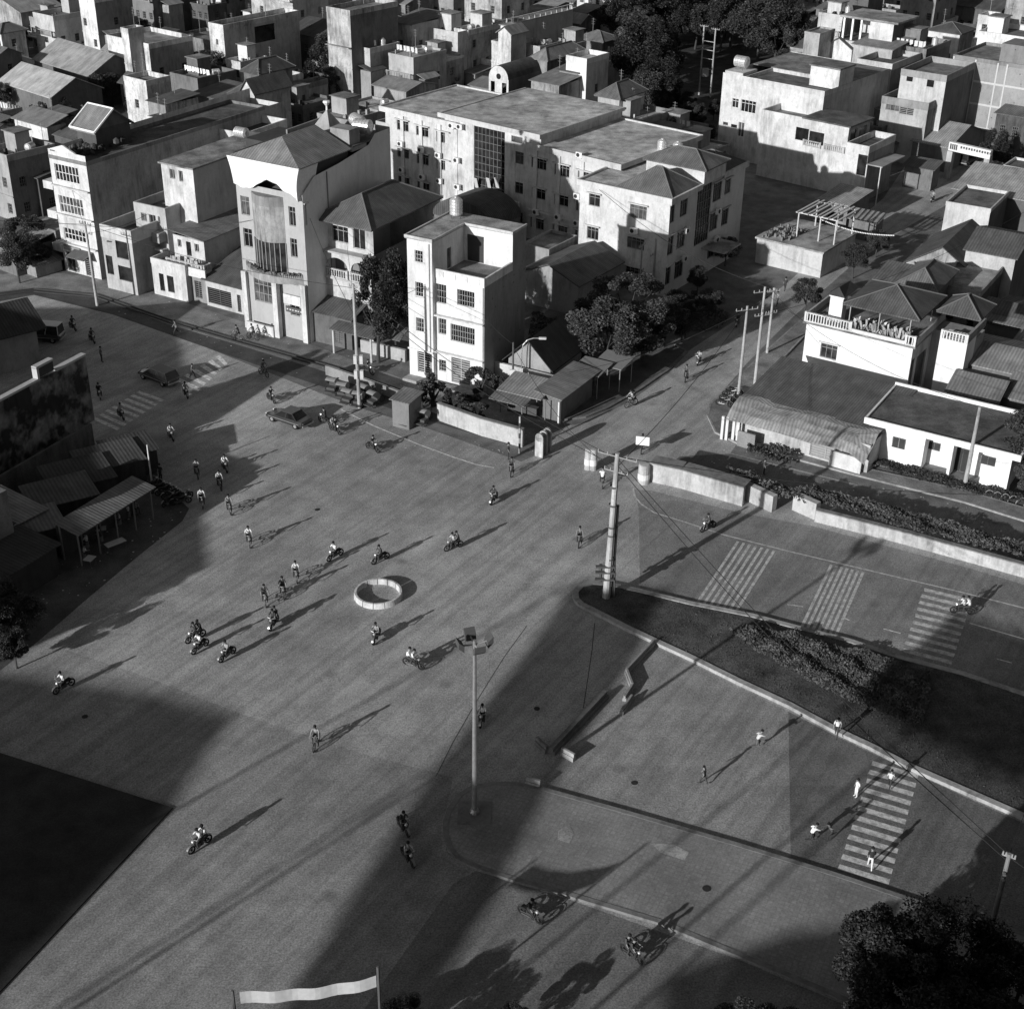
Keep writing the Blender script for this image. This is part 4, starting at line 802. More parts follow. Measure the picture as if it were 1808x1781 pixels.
for i in range(90):
    x, y = RND.uniform(4.4, 10.2), RND.uniform(.1, 1.0); H_ = RND.uniform(.5, 1.4); a = RND.uniform(0, 6.28)
    mb.add([(x, y, 0), (x + .12 * cos(a), y + .12 * sin(a), 0), (x + .5 * cos(a), y + .3 * sin(a), H_), (x + .35 * cos(a + .5), y + .2 * sin(a), H_ * .9)], [(0, 1, 2, 3)])
o = mb.build('terrace_plants', M('leaf', .35)); o.location = h.W(0, 0, 6.42); o.rotation_euler.z = RAD(h.ang); tag(o, 'spiky potted plants and washing along the edge of the white roof terrace', 'plants')
TER = h
# corrugated shop
h = House('corner_shop', 'low corner shop with a broad dark roof and a lighter corrugated front slope', (1302, 722), None, 2.8, ang=-33, w=12.6, d=10.5, cat='shop')
mb = h.face('front', 0, 2.8, [(1432, 778, 1482, 818, 'shutter'), (1487, 790, 1520, 820, 'shutter')], None, fg=.35, gl=M('plain', .25)); h.wall(h.side('left'), 0, 2.8, [], mb); h.wall(h.side('right'), 0, 2.8, [], mb); h.wall(h.side('back'), 0, 3.4, [], mb); h.add('wall', mb, M('plaster', .6, .4))
h.shed(3.2, 4.0, -.4, 2.2, h.w + .1, h.d, M('tile', .12), ov=.1)
mb = MB(); n = 8; L = h.w + .6; pr = [(2.4, 3.28), (1.4, 3.3), (.4, 3.1), (-.5, 2.75), (-1.3, 2.2)]
vs = []; 
for i in range(n + 1):
    for j, (y, z) in enumerate(pr): vs.append((-.5 + L * i / n, y + .2 * sin(i * 2.1) * (j / 4), z + .1 * sin(i * 1.7 + j) - (.5 if i == n and j > 1 else 0)))
mb.add(vs, [(i * 5 + j + 1, (i + 1) * 5 + j + 1, (i + 1) * 5 + j, i * 5 + j) for i in range(n) for j in range(4)]); h.add('front_roof', mb, M('corr', .32), uv=True)
mb = MB()
for i, x in enumerate((-.9, -.5, .1, .5)): mb.box(x, -1.2 + .1 * i, 0, x + .25, -1.0 + .1 * i, 2.3)
h.add('fence_board', mb, M('plain', .62)); h.bx('gate', .9, -1.5, 0, 2.6, -1.35, 1.5, M('corr', .3)); h.bx('sill', 9.3, -.6, 0, 12.2, -.4, 1.6, M('plaster', .7))
# white flat-roofed office
h = House('clinic', 'low white flat-roofed office with three windows and a porch at the right edge', (1548, 727), None, 4.0, ang=-31, w=12.2, d=6.2, cat='office')
mb = h.face('front', 0, 3.6, [], None, fg=.3, ops=[])
h.wall(h.side('left'), 0, 3.6, [], mb); h.wall(h.side('back'), 0, 3.6, [], mb); h.wall(h.side('right'), 0, 3.6, [], mb); h.add('wall', mb, M('plaster', .8, -.6))
u1 = h.uv(1630, 800, h.side('front'))[0]; 
mb = MB(); mb.box(u1 - .15, -1.5, .35, u1 + .35, -.01, 3.55); mb.box(u1 + 2.55, -1.5, .35, u1 + 2.8, -.01, 3.55); mb.box(u1 + 5.4, -1.5, .35, u1 + 5.7, -.01, 3.55); mb.box(-.1, -1.5, 0, u1 - .15, -.01, 3.55); mb.box(u1 + 5.7, -1.5, 0, h.w + .1, -.01, 3.55); h.add('porch_pillar', mb, M('plaster', .8, -.6))
sdp = (Vector((0, -1.5, 0)), Vector((1, 0, 0)), Vector((0, -1, 0)), h.w)
for q in ((1577, 770, 1597, 794), (1733, 802, 1756, 824)):
    u0, v1 = h.uv(q[0], q[1], sdp); uu, v0 = h.uv(q[2], q[3], sdp); h.fit(sdp, (u0, uu, v0, v1), 'door', depth=-.0, fg=.3, gl=M('plain', .05))
sdf = h.side('front')
u0, v1 = h.uv(1640, 778, sdf); uu, v0 = h.uv(1659, 797, sdf); h.fit(sdf, (u0, uu, v0, v1), 'door', depth=0, fg=.3, gl=M('plain', .05))
u0, v1 = h.uv(1687, 788, sdf); uu, v0 = h.uv(1711, 826, sdf); h.fit(sdf, (u0, uu, .36, v1), 'door', 'door', depth=0, fg=.3, gl=M('plain', .04))
mb = MB(); mb.box(0, -1.5, 0, h.w, -.003, .35); mb.box(1, -2.1, 0, h.w, -1.5, .17); h.add('porch_step', mb, M('concrete', .3))
h.bx('roof', -.4, -1.9, 3.6, h.w + .8, h.d + .3, 3.95, M('deck', .12)); mb = MB(); mb.box(-.45, -1.95, 3.58, h.w + .85, -1.78, 4.15); mb.box(-.45, h.d + .15, 3.7, h.w + .85, h.d + .35, 4.3); mb.box(-.45, -1.78, 3.6, -.28, h.d + .15, 4.12); mb.box(h.w + .66, -1.78, 3.6, h.w + .85, h.d + .15, 4.1); h.add('parapet', mb, M('plaster', .85, -.4))
h.bx('name_plate', u1 + 1.2, -.05, 2.75, u1 + 3.6, -.004, 3.1, M('plain', .6))
CLI = h
# upper right street row
h = House('villa', 'large white villa with a long dark roof and a steel tank, right of the grove', (1277, 128), None, 12.0, ang=-40, w=16.5, rear=None, d=19)
mb = h.face('front', 0, 12, [(1293, 173, 1303, 192), (1309, 175, 1333, 202), (1277, 215, 1285, 222, 'void'), (1291, 219, 1301, 227, 'void'), (1304, 215, 1312, 243, 'door')], None, fg=.7); h.wall(h.side('left'), 0, 12, [], mb); h.wall(h.side('back'), 0, 12, [], mb); h.add('wall', mb, WH)
mb = h.face('right', 0, 12, [], None); h.add('side_wall', mb, M('plaster', .52)); h.deck(11.4, par=.5, pmat=WH2, mat=M('deck', .14), x0=3.4, y1=8); h.bx('rear_roof', .01, 8.1, 11.8, h.w - .01, h.d - .01, 11.95, M('deck', .2)); h.bx('roof_box', .2, .2, 11.95, 3.2, 4, 12.3, M('plaster', .6))
h.bx('tower_room', h.w - 4.6, 3.8, 11.5, h.w - .01, 7.9, 14.2, WH); h.bx('tower_roof', h.w - 4.8, 3.6, 14.2, h.w + .1, 8.1, 14.4, M('deck', .16))
tank(h.W(1.6, 2.2, 12.3), .8, 1.9, False, 'big steel tank lying on the left end of the villa roof', ang=-40)
VIL = h
h = House('porch_house', 'blank white wall house with a balustraded upper porch in front of the villa', (1346, 194), None, 9.2, ang=-40, w=13.5, d=6)
mb = h.face('front', 0, 9.2, [(1406, 224, 1426, 251, 'void'), (1430, 231, 1453, 258, 'void')], None); h.wall(h.side('left'), 0, 9.2, [], mb); h.wall(h.side('back'), 0, 9.2, [], mb); h.add('wall', mb, WH)
mb = h.face('right', 0, 9.2, [], None, ops=[(.6, 2.4, 6.2, 8.6, 'void'), (3.0, 5.2, 6.2, 8.6, 'void'), (1, 4, 1, 4.2, 'void')]); h.add('side_wall', mb, M('plaster', .42)); h.deck(8.4, x1=6.4, mat=M('deck', .2), par=.85, pmat=WH); h.bx('roof', 6.5, -.4, 9.2, h.w + .4, h.d + .3, 9.4, M('deck', .1)); h.bal('balustrade', 6.9, -.1, 9.7, -.1, 5.6, .8); h.bal('balustrade', 10.1, -.1, 13.3, -.1, 5.6, .8)
h = simple('balcony_block', 'small white house with a dark cluttered roof beside the blank white wall', (1496, 252), (1530, 262), 7.6, 8, ang=-38, front=[(1516, 272, 1528, 312, 'void')], wf=WH, ws=M('plaster', .32), dm=M('deck', .09), roof=('deck', .8))
h.bx('awning', h.w, 0, 5.2, h.w + 2.2, 7, 5.35, M('corr', .4)); mb = MB(); mb.tube((h.w + .1, -.2, 0), (h.w + .1, -.2, 5.3), .09); mb.tube((h.w + 2, 0, 0), (h.w + 2, 0, 5.3), .08); h.add('post', mb, M('plain', .6))
simple('balcony_house', 'shaded two storey house with long balconies and a barred window, right of the villa', (1558, 170), (1627, 190), 9.0, 14, ang=-36, front=[(1565, 181, 1587, 198), (1590, 183, 1612, 205, 'shutter')], wf=M('plaster', .5), ws=M('plaster', .22), dm=M('deck', .1), roof=('deck', .9), pm=M('plaster', .34))
simple('upper_house', 'upper storey house with a curved white corner behind the long balconies', (1592, 122), (1660, 140), 12.6, 11, ang=-36, front=[(1602, 130, 1611, 145, 'void'), (1638, 137, 1648, 155, 'void')], wf=M('plaster', .6), ws=M('plaster', .18), dm=M('deck', .18), roof=('deck', .8), pm=M('plaster', .36))
simple('lattice_house', 'house with a white lattice window under an upper balcony, next to the villa tower', (1514, 104), (1565, 118), 12.4, 10, ang=-38, front=[(1529, 136, 1560, 152, 'big')], wf=M('plaster', .62), ws=M('plaster', .25), dm=M('deck', .1), roof=('deck', .8), pm=M('plaster', .55), fg=.7)
h = simple('unfinished_house', 'unfinished raw brick house with pale concrete frame lines', (1684, 97), (1812, 129), 13.2, 12, ang=-38, front=[(1688, 113, 1708, 128, 'bars')], wf=M('brick', .36), ws=M('brick', .14), dm=M('deck', .2), roof=('deck', .4), pm=M('concrete', .3))
mb = MB()
for z in (3.2, 6.6, 9.8): mb.box(0, -.05, z, h.w, -.003, z + .28)
for x in (0, 3.4, 6.8, 8.2, h.w - .25): mb.box(x, -.06, 0, x + .22, -.006, 13.0)
h.add('concrete_frame', mb, M('plain', .5)); h.bx('stair_room', 6.2, 2, 12.8, 10, 7, 15.4, M('brick', .26))
simple('gable_shed', 'pale sheet roof shed at the foot of the brick house', (1612, 248), (1672, 262), 3.6, 12, ang=-40, wf=M('plaster', .2), ws=GR2, roof=('gx', 2, .3), dm=M('corr', .3))
h = House('street_gate', 'roadside gateway with a white sign board across the top and striped posts', (1676, 250), (1736, 272), 5.2, d=.8, ang=-44, cat='gateway')
mb = MB(); mb.box(0, -.1, 0, .8, .7, 3.9); mb.box(h.w - .8, -.1, 0, h.w, .7, 4.4); h.add('post', mb, M('plaster', .5)); h.bx('sign_board', .1, -.12, 4.0, h.w, .5, 5.2, M('plain', .66)); 
mb = MB()
for i in range(4): mb.box(.3 + i * .3, -.14, 4.25, .52 + i * .3, -.121, 5.0)
for i in range(12): mb.box(1.9 + i * .4, -.14, 4.62 + .05 * (i % 2), 2.15 + i * .4, -.121, 4.95)
h.add('sign_lettering', mb, M('plain', .08))
simple('wall_house', 'low house with a pale plain side wall and dark flat roof near the right edge', (1671, 356), (1745, 374), 5.0, 8.5, ang=-31, wf=M('plaster', .62), ws=M('plaster', .16), dm=M('deck', .14), roof=('deck', .35))
simple('sheet_shop', 'dark shop with a light ribbed sheet roof behind the pale-walled low house', (1685, 333), (1782, 343), 4.2, 10, ang=-31, w=13, wf=M('plaster', .14), ws=M('plaster', .13), roof=('shed', 1.0), dm=M('corr', .42))
simple('white_kiosk', 'small bright white kiosk at the right edge behind the sheet roof', (1772, 292), (1830, 304), 3.6, 5, ang=-35, wf=WH, ws=GR, roof=('deck', .3), dm=M('deck', .1))
h = simple('gabled_house', 'stained pale gabled house with one steep dark roof slope, right of the street', (1600, 462), (1655, 474), 4.4, 11, ang=-31, wf=M('plaster', .5, .6), ws=M('plaster', .4), roof=('gy', 2.4, .3), dm=M('tile', .1), w=7.5)
simple('walled_house', 'pale flat-fronted house with a raised end wall at the right edge', (1650, 500), (1728, 520), 5.6, 16, ang=-31, wf=M('plaster', .42, .5), ws=M('plaster', .1), roof=('deck', .5), dm=M('deck', .26))
simple('back_house', 'dark roofed house behind the raised pale end wall', (1706, 440), (1790, 460), 6.8, 9, ang=-31, wf=M('plaster', .55), ws=M('plaster', .15), roof=('gx', 1.2, .3), dm=M('corr', .12))
simple('small_hip_house', 'small grey hip roof house behind the white roof terrace', (1586, 500), (1646, 520), 6.6, 7, ang=-31, wf=M('plaster', .3), ws=M('plaster', .2), roof=('hip', 1.4, .3), dm=M('tile', .15))
simple('street_shed', 'narrow dark sheet-roofed shed along the street behind the white terrace', (1520, 520), (1570, 533), 5.4, 9, ang=-31, wf=M('plaster', .25), ws=M('plaster', .2), roof=('shed', .8), dm=M('corr', .15))
for i, (a, b, hh, d_, g_, lab) in enumerate((((1672, 690), (1760, 712), 3.4, 6, .2, 'patched sheet roof right of the white stair tower'), ((1700, 640), (1800, 668), 4.0, 8, .26, 'weathered sheet roof at the right edge above the white flat office'), ((1770, 700), (1860, 724), 3.2, 8, .24, 'rightmost weathered sheet roof cut by the picture edge'), ((1745, 570), (1830, 590), 3.2, 9, .13, 'dark low roof beside the pale end wall'), ((1700, 745), (1800, 768), 2.6, 5, .14, 'low dark roof directly behind the flat white office'))):
    simple('sheet_roof_shed', lab, a, b, hh, d_, ang=-31, wf=M('plaster', .18), ws=M('plaster', .12), roof=('gx', .9, .2), dm=M('corr', g_), cat='shed')
# frame pavilion with rubble terrace, street front (upper middle)
h = House('ruined_house', 'half-demolished house with a bare timber roof frame and a rubble terrace', (1340, 392), None, 5.0, ang=-36, w=8.5, d=9, z0=0)
mb = MB()
for k in ('front', 'left', 'back', 'right'): h.wall(h.side(k), 0, 3.0, [], mb)
h.add('wall', mb, M('plaster', .6)); h.bx('terrace_floor', -.2, -.2, 3.0, h.w + .2, h.d + .2, 3.2, M('deck', .26))
mb = MB()
for x in (3.6, 6.4, 8.4):
    for y in (3, 8): mb.tube((x, y, 3.2), (x, y, 6.2), .09)
for i in range(9): x = 3.4 + i * .65; mb.box(x, 2.5, 6.2 + .1 * (i % 2), x + .22, 8.5, 6.3 + .1 * (i % 2))
mb.box(3.4, 2.8, 6.1, 8.7, 3.1, 6.2); mb.box(3.4, 8, 6.1, 8.7, 8.3, 6.2); h.add('roof_frame', mb, M('plain', .55))
mb = MB()
for i in range(80): x, y = RND.uniform(.3, 3.5), RND.uniform(.2, 5); s_ = RND.uniform(.1, .35); mb.box(x, y, 3.2, x + s_, y + s_, 3.25 + RND.random() * .5)
o = mb.build('rubble', M('concrete', .25)); o.location = h.o; o.rotation_euler.z = RAD(h.ang); tag(o, 'heap of rubble and rags on the terrace of the half-demolished house', 'rubble')
h = simple('street_stall', 'open street stall with a pale sheet roof near the string of lamps', (1448, 352), (1492, 366), 3.4, 6, ang=-38, front=[(1462, 372, 1488, 392, 'void')], wf=M('plaster', .3), ws=M('plaster', .2), roof=('shed', .5), dm=M('corr', .35), cat='stall')
h = House('boundary_wall', 'dark boundary wall along the pavement below the half-demolished house', (1382, 432), (1460, 372), 2.6, d=.3, ang=None, cat='wall'); h.bx('wall', 0, 0, 0, h.w, .3, 2.5, M('plaster', .12)); 
h = House('banner', 'white beaded string of lamps stretched across the side street', (1450, 388), (1578, 416), 5.5, d=.1, z0=5.4, cat='string of lights')
mb = MB()
for i in range(44): t = i / 43; mb.ball((h.w * t, 0, .1 - .5 * sin(pi * t)), .09, n=6)
mb.path([(h.w * i / 12, 0, .1 - .5 * sin(pi * i / 12)) for i in range(13)], .02); h.add('bulbs', mb, M('plain', .8))

for i, (p, w_, d_, hh, g_, lab) in enumerate((((1392, 440), 3.2, 2.2, 2.4, .16, 'small dark roadside shed nearest the parked loaded car'), ((1500, 385), 3.5, 2.5, 2.5, .3, 'pale roadside awning under the string of lamps'), ((1598, 292), 4.0, 3.0, 3.0, .12, 'dark roadside shed nearest the gateway'),
        ((1735, 320), 4.0, 3.0, 2.8, .2, 'shed by the kerb just below the gateway'), ((1770, 345), 5.0, 3.5, 3.0, .14, 'shed at the right edge beyond the ribbed roof'),
        ((1535, 560), 5, 4, 3.2, .16, 'dark lean-to behind the bright terrace house, left one'), ((1720, 560), 5, 5, 3.4, .22, 'worn sheet roof right of the bright terrace house, upper one'), ((1780, 620), 5, 6, 3.2, .3, 'pale worn sheet roof at the right edge above the patched ones'))):
    h = simple('roadside_shed', lab, p, None, hh, d_, ang=-33, w=w_, wf=M('plaster', .25, .5), ws=M('plaster', .2, .5), roof=('shed', .5), dm=M('corr', g_), cat='shed')
# ================================================================ roofscape behind
def nwin(h, sdk, n, rows, z0=.9, wh=1.3, ww=.9):
    L = h.side(sdk)[3]; out = []
    for r in range(rows):
        for i in range(n):
            c = L * (i + .5) / n + RND.uniform(-.15, .15); zz = r * 3.3 + z0
            if RND.random() < .95: out.append((c - ww / 2, c + ww / 2, zz, zz + wh))
    return out
def bh(label, tl, tr, hh, d, tone=.6, side=None, roof=('deck', .7), rt=.18, ang=-38, nf=None, nr=None, w=None, name='house', clutter=1, style='bars', cat='house', fpx=(), rpx=()):
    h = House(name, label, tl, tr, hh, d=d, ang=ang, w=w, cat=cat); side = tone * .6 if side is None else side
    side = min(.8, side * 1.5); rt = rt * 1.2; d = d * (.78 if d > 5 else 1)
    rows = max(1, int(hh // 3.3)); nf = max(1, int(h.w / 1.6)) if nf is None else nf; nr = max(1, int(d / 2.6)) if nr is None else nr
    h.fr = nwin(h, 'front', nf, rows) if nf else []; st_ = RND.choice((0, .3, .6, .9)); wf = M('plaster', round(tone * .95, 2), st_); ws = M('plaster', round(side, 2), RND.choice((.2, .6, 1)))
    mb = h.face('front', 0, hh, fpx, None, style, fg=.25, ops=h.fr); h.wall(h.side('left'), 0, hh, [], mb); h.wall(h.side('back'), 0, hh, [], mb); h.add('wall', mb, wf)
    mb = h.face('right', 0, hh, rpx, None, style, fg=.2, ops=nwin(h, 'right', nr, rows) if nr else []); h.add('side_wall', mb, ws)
    k = roof[0]
    if k == 'deck':
        h.deck(hh - roof[1], par=roof[1] + .04, mat=M('deck', rt), pmat=wf)
        if clutter and h.w > 2.5 and d > 4:
            zz = hh - roof[1]
            if RND.random() < .6:
                y = RND.uniform(d * .4, d * .6); a = min(h.w - .5, RND.uniform(2.2, 3)); H_ = RND.uniform(2.1, 2.7); h.bx('stair_room', .3, y, zz, .3 + a, min(d - .3, y + 2.6), zz + H_, M('plaster', RND.choice((tone, tone * .8, .4)))); h.bx('stair_room_roof', .1, y - .25, zz + H_, .5 + a, min(d, y + 2.9), zz + H_ + .12, M('deck', .2))
            mb = MB()
            for i in range(RND.randint(3, 9)):
                x, y = RND.uniform(.4, h.w - .6), RND.uniform(.5, d - .8); q = RND.uniform(.15, .45); mb.box(x, y, h.Z(zz), x + q, y + q * RND.uniform(.6, 2), h.Z(zz) + RND.uniform(.2, .9))
            h.add('roof_clutter', mb, M('plain', RND.choice((.05, .12, .3, .5))))
            if RND.random() < .4: tank(h.W(h.w - 1.0, d * .75, zz), .5, 1.1, RND.random() < .5, 'small steel water tank on one of the crowded far roofs', 'small steel water tanks on the far roofs', ang=RND.uniform(0, 90))
            if RND.random() < .45:
                mb = MB(); yl = RND.uniform(.5, d * .5); xx = .4
                while xx < h.w - .8: q = RND.uniform(.3, .7); mb.add([(xx, yl, h.Z(zz) + 1.5), (xx + q, yl, h.Z(zz) + 1.5), (xx + q, yl + .08, h.Z(zz) + .6 + RND.random() * .4), (xx, yl + .05, h.Z(zz) + .6)], [(0, 1, 2, 3)]); xx += q + RND.uniform(.05, .4)
                h.add('washing_line', mb, M('cloth', RND.choice((.3, .6, .8))))
            if RND.random() < .35 and h.w > 3: h.bal('railing', 0, -.65, h.w, -.65, max(.2, hh - 3.4), .9, M('plain', RND.choice((.3, .6))), .35); h.bx('balcony_slab', 0, -.75, max(.05, hh - 3.55), h.w, -.003, max(.15, hh - 3.42), wf)
    elif k == 'hip': h.hip(hh, roof[1], .45, mat=M('tile', rt))
    elif k == 'gx': h.gable(hh, roof[1], 'x', .35, mat=M('tile', rt), gmat=ws)
    elif k == 'gy': h.gable(hh, roof[1], 'y', .35, mat=M('tile', rt), gmat=wf)
    elif k == 'shed': h.shed(hh, hh + roof[1], mat=M('corr', rt), low=roof[2] if len(roof) > 2 else 'front')
    if tone > .3 and hh > 6:
        mb = MB()
        for r_ in range(1, rows): z_ = h.Z(r_ * 3.3 - .15); mb.box(-.02, -RND.choice((.1, .1, .7)), z_, h.w + .02, -.003, z_ + .12)
        h.add('ledge', mb, wf)
    if RND.random() < .45 and d > 5:
        z_ = h.Z(hh * RND.uniform(.35, .7)); y0 = RND.uniform(.2, d - 4.5); mb = MB(); q = RND.uniform(1.5, 2.8)
        mb.add([(h.w + .01, y0, z_ + .7), (h.w + q, y0 + .2, z_), (h.w + q, y0 + 4, z_), (h.w + .01, y0 + 4.2, z_ + .7), (h.w + .01, y0, z_ + .62), (h.w + q, y0 + .2, z_ - .08), (h.w + q, y0 + 4, z_ - .08), (h.w + .01, y0 + 4.2, z_ + .62)], [(0, 1, 2, 3), (7, 6, 5, 4), (0, 4, 5, 1), (1, 5, 6, 2), (2, 6, 7, 3)]); h.add('lean_to_roof', mb, M('corr', RND.choice((.1, .18, .3))), uv=True)
        h.bx('lean_to_wall', h.w + .01, y0 + .4, 0, h.w + q - .3, y0 + 3.8, z_ + h.z0 - .1, M('plaster', RND.choice((.2, .35, .5))))
    if RND.random() < .7:
        mb = MB(); mb.tube((.8, h.d * .7, h.Z(hh) - .5), (.8, h.d * .7, h.Z(hh) + 3), .035, n=4)
        for z in (2.0, 2.4, 2.8): mb.tube((.4, h.d * .7, h.Z(hh) + z), (1.2, h.d * .7, h.Z(hh) + z), .02, n=3)
        h.add('antenna', mb, M('plain', .3))
    return h
# left group
bh('tall white house with a two-window sunlit front near the top, left of centre', (368, 40), (394, 45), 11.5, 17, .86, .4, rt=.3, nf=0, nr=0, clutter=0, fpx=[(381, 69, 386, 80), (385, 111, 390, 122)], rpx=[(449, 48, 487, 70, 'void')])
bh('pair of white walls with a thin tower between, left of the tall white house', (188, 62), (243, 82), 9.5, 9, .86, .22, nf=2, clutter=0)
bh('slim white stair tower standing on the pair of white walls', (213, 49), (227, 56), 12.0, 3, .88, .4, nf=0, nr=0, clutter=0, w=1.8)
bh('white gable-topped tower beside the dark bushes, left of the low tiled hut', (218, 134), (246, 146), 8.6, 4.5, .86, .42, nf=1, nr=1, clutter=0)
bh('low tiled hut with a pale side wall at the foot of the white tower', (262, 178), (290, 186), 7.4, 6.0, .4, .45, ('shed', .5, 'front'), .09, nr=1)
bh('long pale house with a row of dark doors along its side', (58, 22), (79, 32), 9.0, 15, .62, .5, rt=.12, nr=5, nf=1)
bh('white house with tall slit windows cut by the top edge, upper left', (138, -8), (163, -2), 12.5, 8, .84, .2, nf=2, nr=1)
bh('pale gable house in the top left corner', (-30, 8), (38, 22), 6.5, 9, .5, .4, ('gy', 2.0), .3)
bh('dark house with a high side wall, cut by the top edge at left', (255, -30), (300, -20), 8, 9, .25, .15)
h = House('warehouse', 'long grey warehouse with a light sheet roof, the front one of two', (0, 150), None, 3.6, ang=-42, w=15, d=9, cat='warehouse'); mb = MB()
for k in ('front', 'left', 'back', 'right'): h.wall(h.side(k), 0, 4.2, [], mb)
h.add('wall', mb, M('plaster', .16)); h.gable(4.2, 2.2, 'x', .3, mat=M('corr', .46), gmat=M('plaster', .15))
h = House('warehouse', 'long grey warehouse with a patched sheet roof, the rear one of two', (60, 104), None, 5.2, ang=-44, w=17, d=10, cat='warehouse'); mb = MB()
for k in ('front', 'left', 'back', 'right'): h.wall(h.side(k), 0, 5.2, [], mb)
h.add('wall', mb, M('plaster', .15)); h.gable(5.2, 2.6, 'x', .3, mat=M('corr', .34), gmat=M('plaster', .14))
h = House('pavilion', 'rooftop room with a pitched roof framed in white, behind the far left white house', (134, 222), (165, 231), 15.5, d=5, ang=-35); mb = MB()
for k in ('front', 'left', 'back', 'right'): h.wall(h.side(k), 0, 15.5, [], mb)
h.add('wall', mb, M('plaster', .1)); h.gable(15.5, 1.9, 'y' if False else 'x', .5, mat=M('tile', .22), gmat=M('plaster', .14))
mb = MB(); w_ = h.w
for x in (-.5, w_ + .5): mb.tube((x, -.5, 15.45), (x, 2.5, 17.5), .12, n=5)
mb.tube((-.5, -.5, 15.42), (w_ + .5, -.5, 15.42), .16, n=5); mb.tube((-.5, 2.5, 17.5), (w_ + .5, 2.5, 17.5), .12, n=5); h.add('white_trim', mb, M('plain', .8))
bh('low roof with a bright white front edge, left of the framed rooftop room', (25, 209), (80, 226), 8.0, 3, .8, .3, ('shed', 1.0), .2, nf=0, nr=0)
bh('dark house with a sunlit window strip below the white-edged roof', (22, 268), (66, 280), 7, 6, .12, .1, ('gx', 1), .12)
bh('grey house with a small square window at the left edge', (-30, 262), (15, 274), 8.5, 7, .4, .14, nf=2)
bh('low shed with a long light tiled roof at the left edge', (-8, 432), (26, 444), 3.0, 14, .2, .15, ('shed', 2.4, 'front'), .26, nf=0, nr=0)
h = House('roadside_stall', 'open roadside stall with a rounded white awning at the left edge', (-14, 425), (24, 432), 3.2, d=3, ang=-25, cat='stall'); mb = MB()
for x in (.2, h.w - .2): mb.tube((x, 0, 0), (x, 0, 3), .07); mb.tube((x, 2.8, 0), (x, 2.8, 3), .07)
h.add('post', mb, M('plain', .4)); h.shed(2.8, 3.3, mat=M('cloth', .5), ov=.2); h.bx('counter', .4, .5, 0, h.w - .4, 1.3, 1.0, M('plain', .25))
h = bh('white shop arcade with an arched doorway at the side of the far left white house', (60, 395), (98, 408), 4.2, 5, .3, .12, nf=0, nr=0)
bh('blank white parapet wall between the low tiled hut and the tall house', (260, 205), (312, 222), 9, 2, .8, .3, nf=0, nr=0, clutter=0)
bh('dark flat house between the white tower and the tall white house', (300, 128), (345, 140), 6, 8, .2, .16)
bh('grey hipped house with an open porch, just below the tall white house', (408, 165), (430, 172), 7.2, 7, .55, .42, ('hip', 1.5), .09, nf=1, nr=2)
bh('white gable end with a dark tiled slope behind the open porch', (427, 158), (449, 163), 8.6, 7, .8, .34, ('gy', 1.6), .1, nf=0, nr=1)
bh('dark gabled house at the foot of the tall white house', (430, 125), (460, 130), 8.2, 7, .2, .2, ('hip', 1.6), .08, nf=0, nr=0)
bh('small bright white wall among dark rubble, right of the white gable end', (479, 132), (499, 138), 6.0, 4, .8, .35, nf=0, nr=2, rt=.1)
bh('roofless pale hut by the big dark trees left of the office', (520, 145), (535, 150), 5.2, 5, .35, .3, nf=0, nr=1, rt=.08)
bh('pale rounded-top tall wall, lit on its left side, behind the dark trees', (576, 12), (605, 22), 15.5, 11, .62, .12, nf=0, nr=0, clutter=0)
bh('lower light block attached to the rounded tall wall', (609, 78), (647, 88), 9.5, 7, .6, .25, nf=0, nr=1, rt=.25)
bh('dark house in shade between the tall white house and the rounded wall', (505, 55), (560, 66), 7, 12, .12, .1, ('gx', 1.6), .07)
bh('tall grey-fronted house cut by the top edge, right of the tall white house', (440, -45), (500, -30), 14, 9, .66, .45, nf=2, nr=2)
bh('slab-sided grey house cut by the top edge above the shaded yard', (500, -40), (548, -28), 13, 9, .4, .3)
bh('pale stained wall with a thin slab roof, directly behind the left end of the office', (686, 94), (728, 103), 8.6, 8, .5, .3, ('deck', .3), .3, nf=1, nr=2)
bh('flat-roofed porch house with pale eaves over dark doors, behind the office left end', (735, 100), (762, 112), 7.0, 6, .55, .22, ('deck', .25), .3, nr=1)
bh('stained white house with a dark window and shed roofs, above the slab roof wall', (690, 38), (720, 46), 11.5, 9, .6, .35, ('shed', .6), .14, nf=1, nr=2)
bh('blank light grey stucco wall house, upper centre left', (752, 48), (800, 60), 10.5, 8, .66, .4, nf=1, nr=1, rt=.25)
bh('bright white corner house with carved cornice, upper centre', (802, 50), (824, 55), 10.5, 10, .78, .36, nf=1, nr=3, rt=.15)
bh('long low white boundary building with dark openings behind the office', (822, 98), (905, 126), 5.5, 3, .78, .3, nf=3, nr=0, rt=.2, clutter=0)
bh('small white house with a wide white slab and door, right of the carved cornice', (868, 72), (896, 80), 9.5, 6, .82, .5, ('deck', .25), .22, nf=1, nr=1)
bh('white rooftop box on the small slab house', (880, 56), (898, 61), 11.6, 4, .75, .3, ('gy', .9), .2, nf=0, nr=0)
bh('stepped grey terrace house near the long railing, upper centre', (925, 78), (950, 84), 9.0, 6, .5, .25, nf=1, nr=1)
bh('pale cubes of a roof terrace left of the grove', (978, 76), (1000, 82), 8.6, 5, .62, .3, nf=0, nr=1, rt=.3)
bh('long low house with a ribbed curved roof, right of the arched vault', (940, 102), (962, 108), 8.0, 10, .35, .16, ('hip', 1.5), .18, nf=1, nr=2)
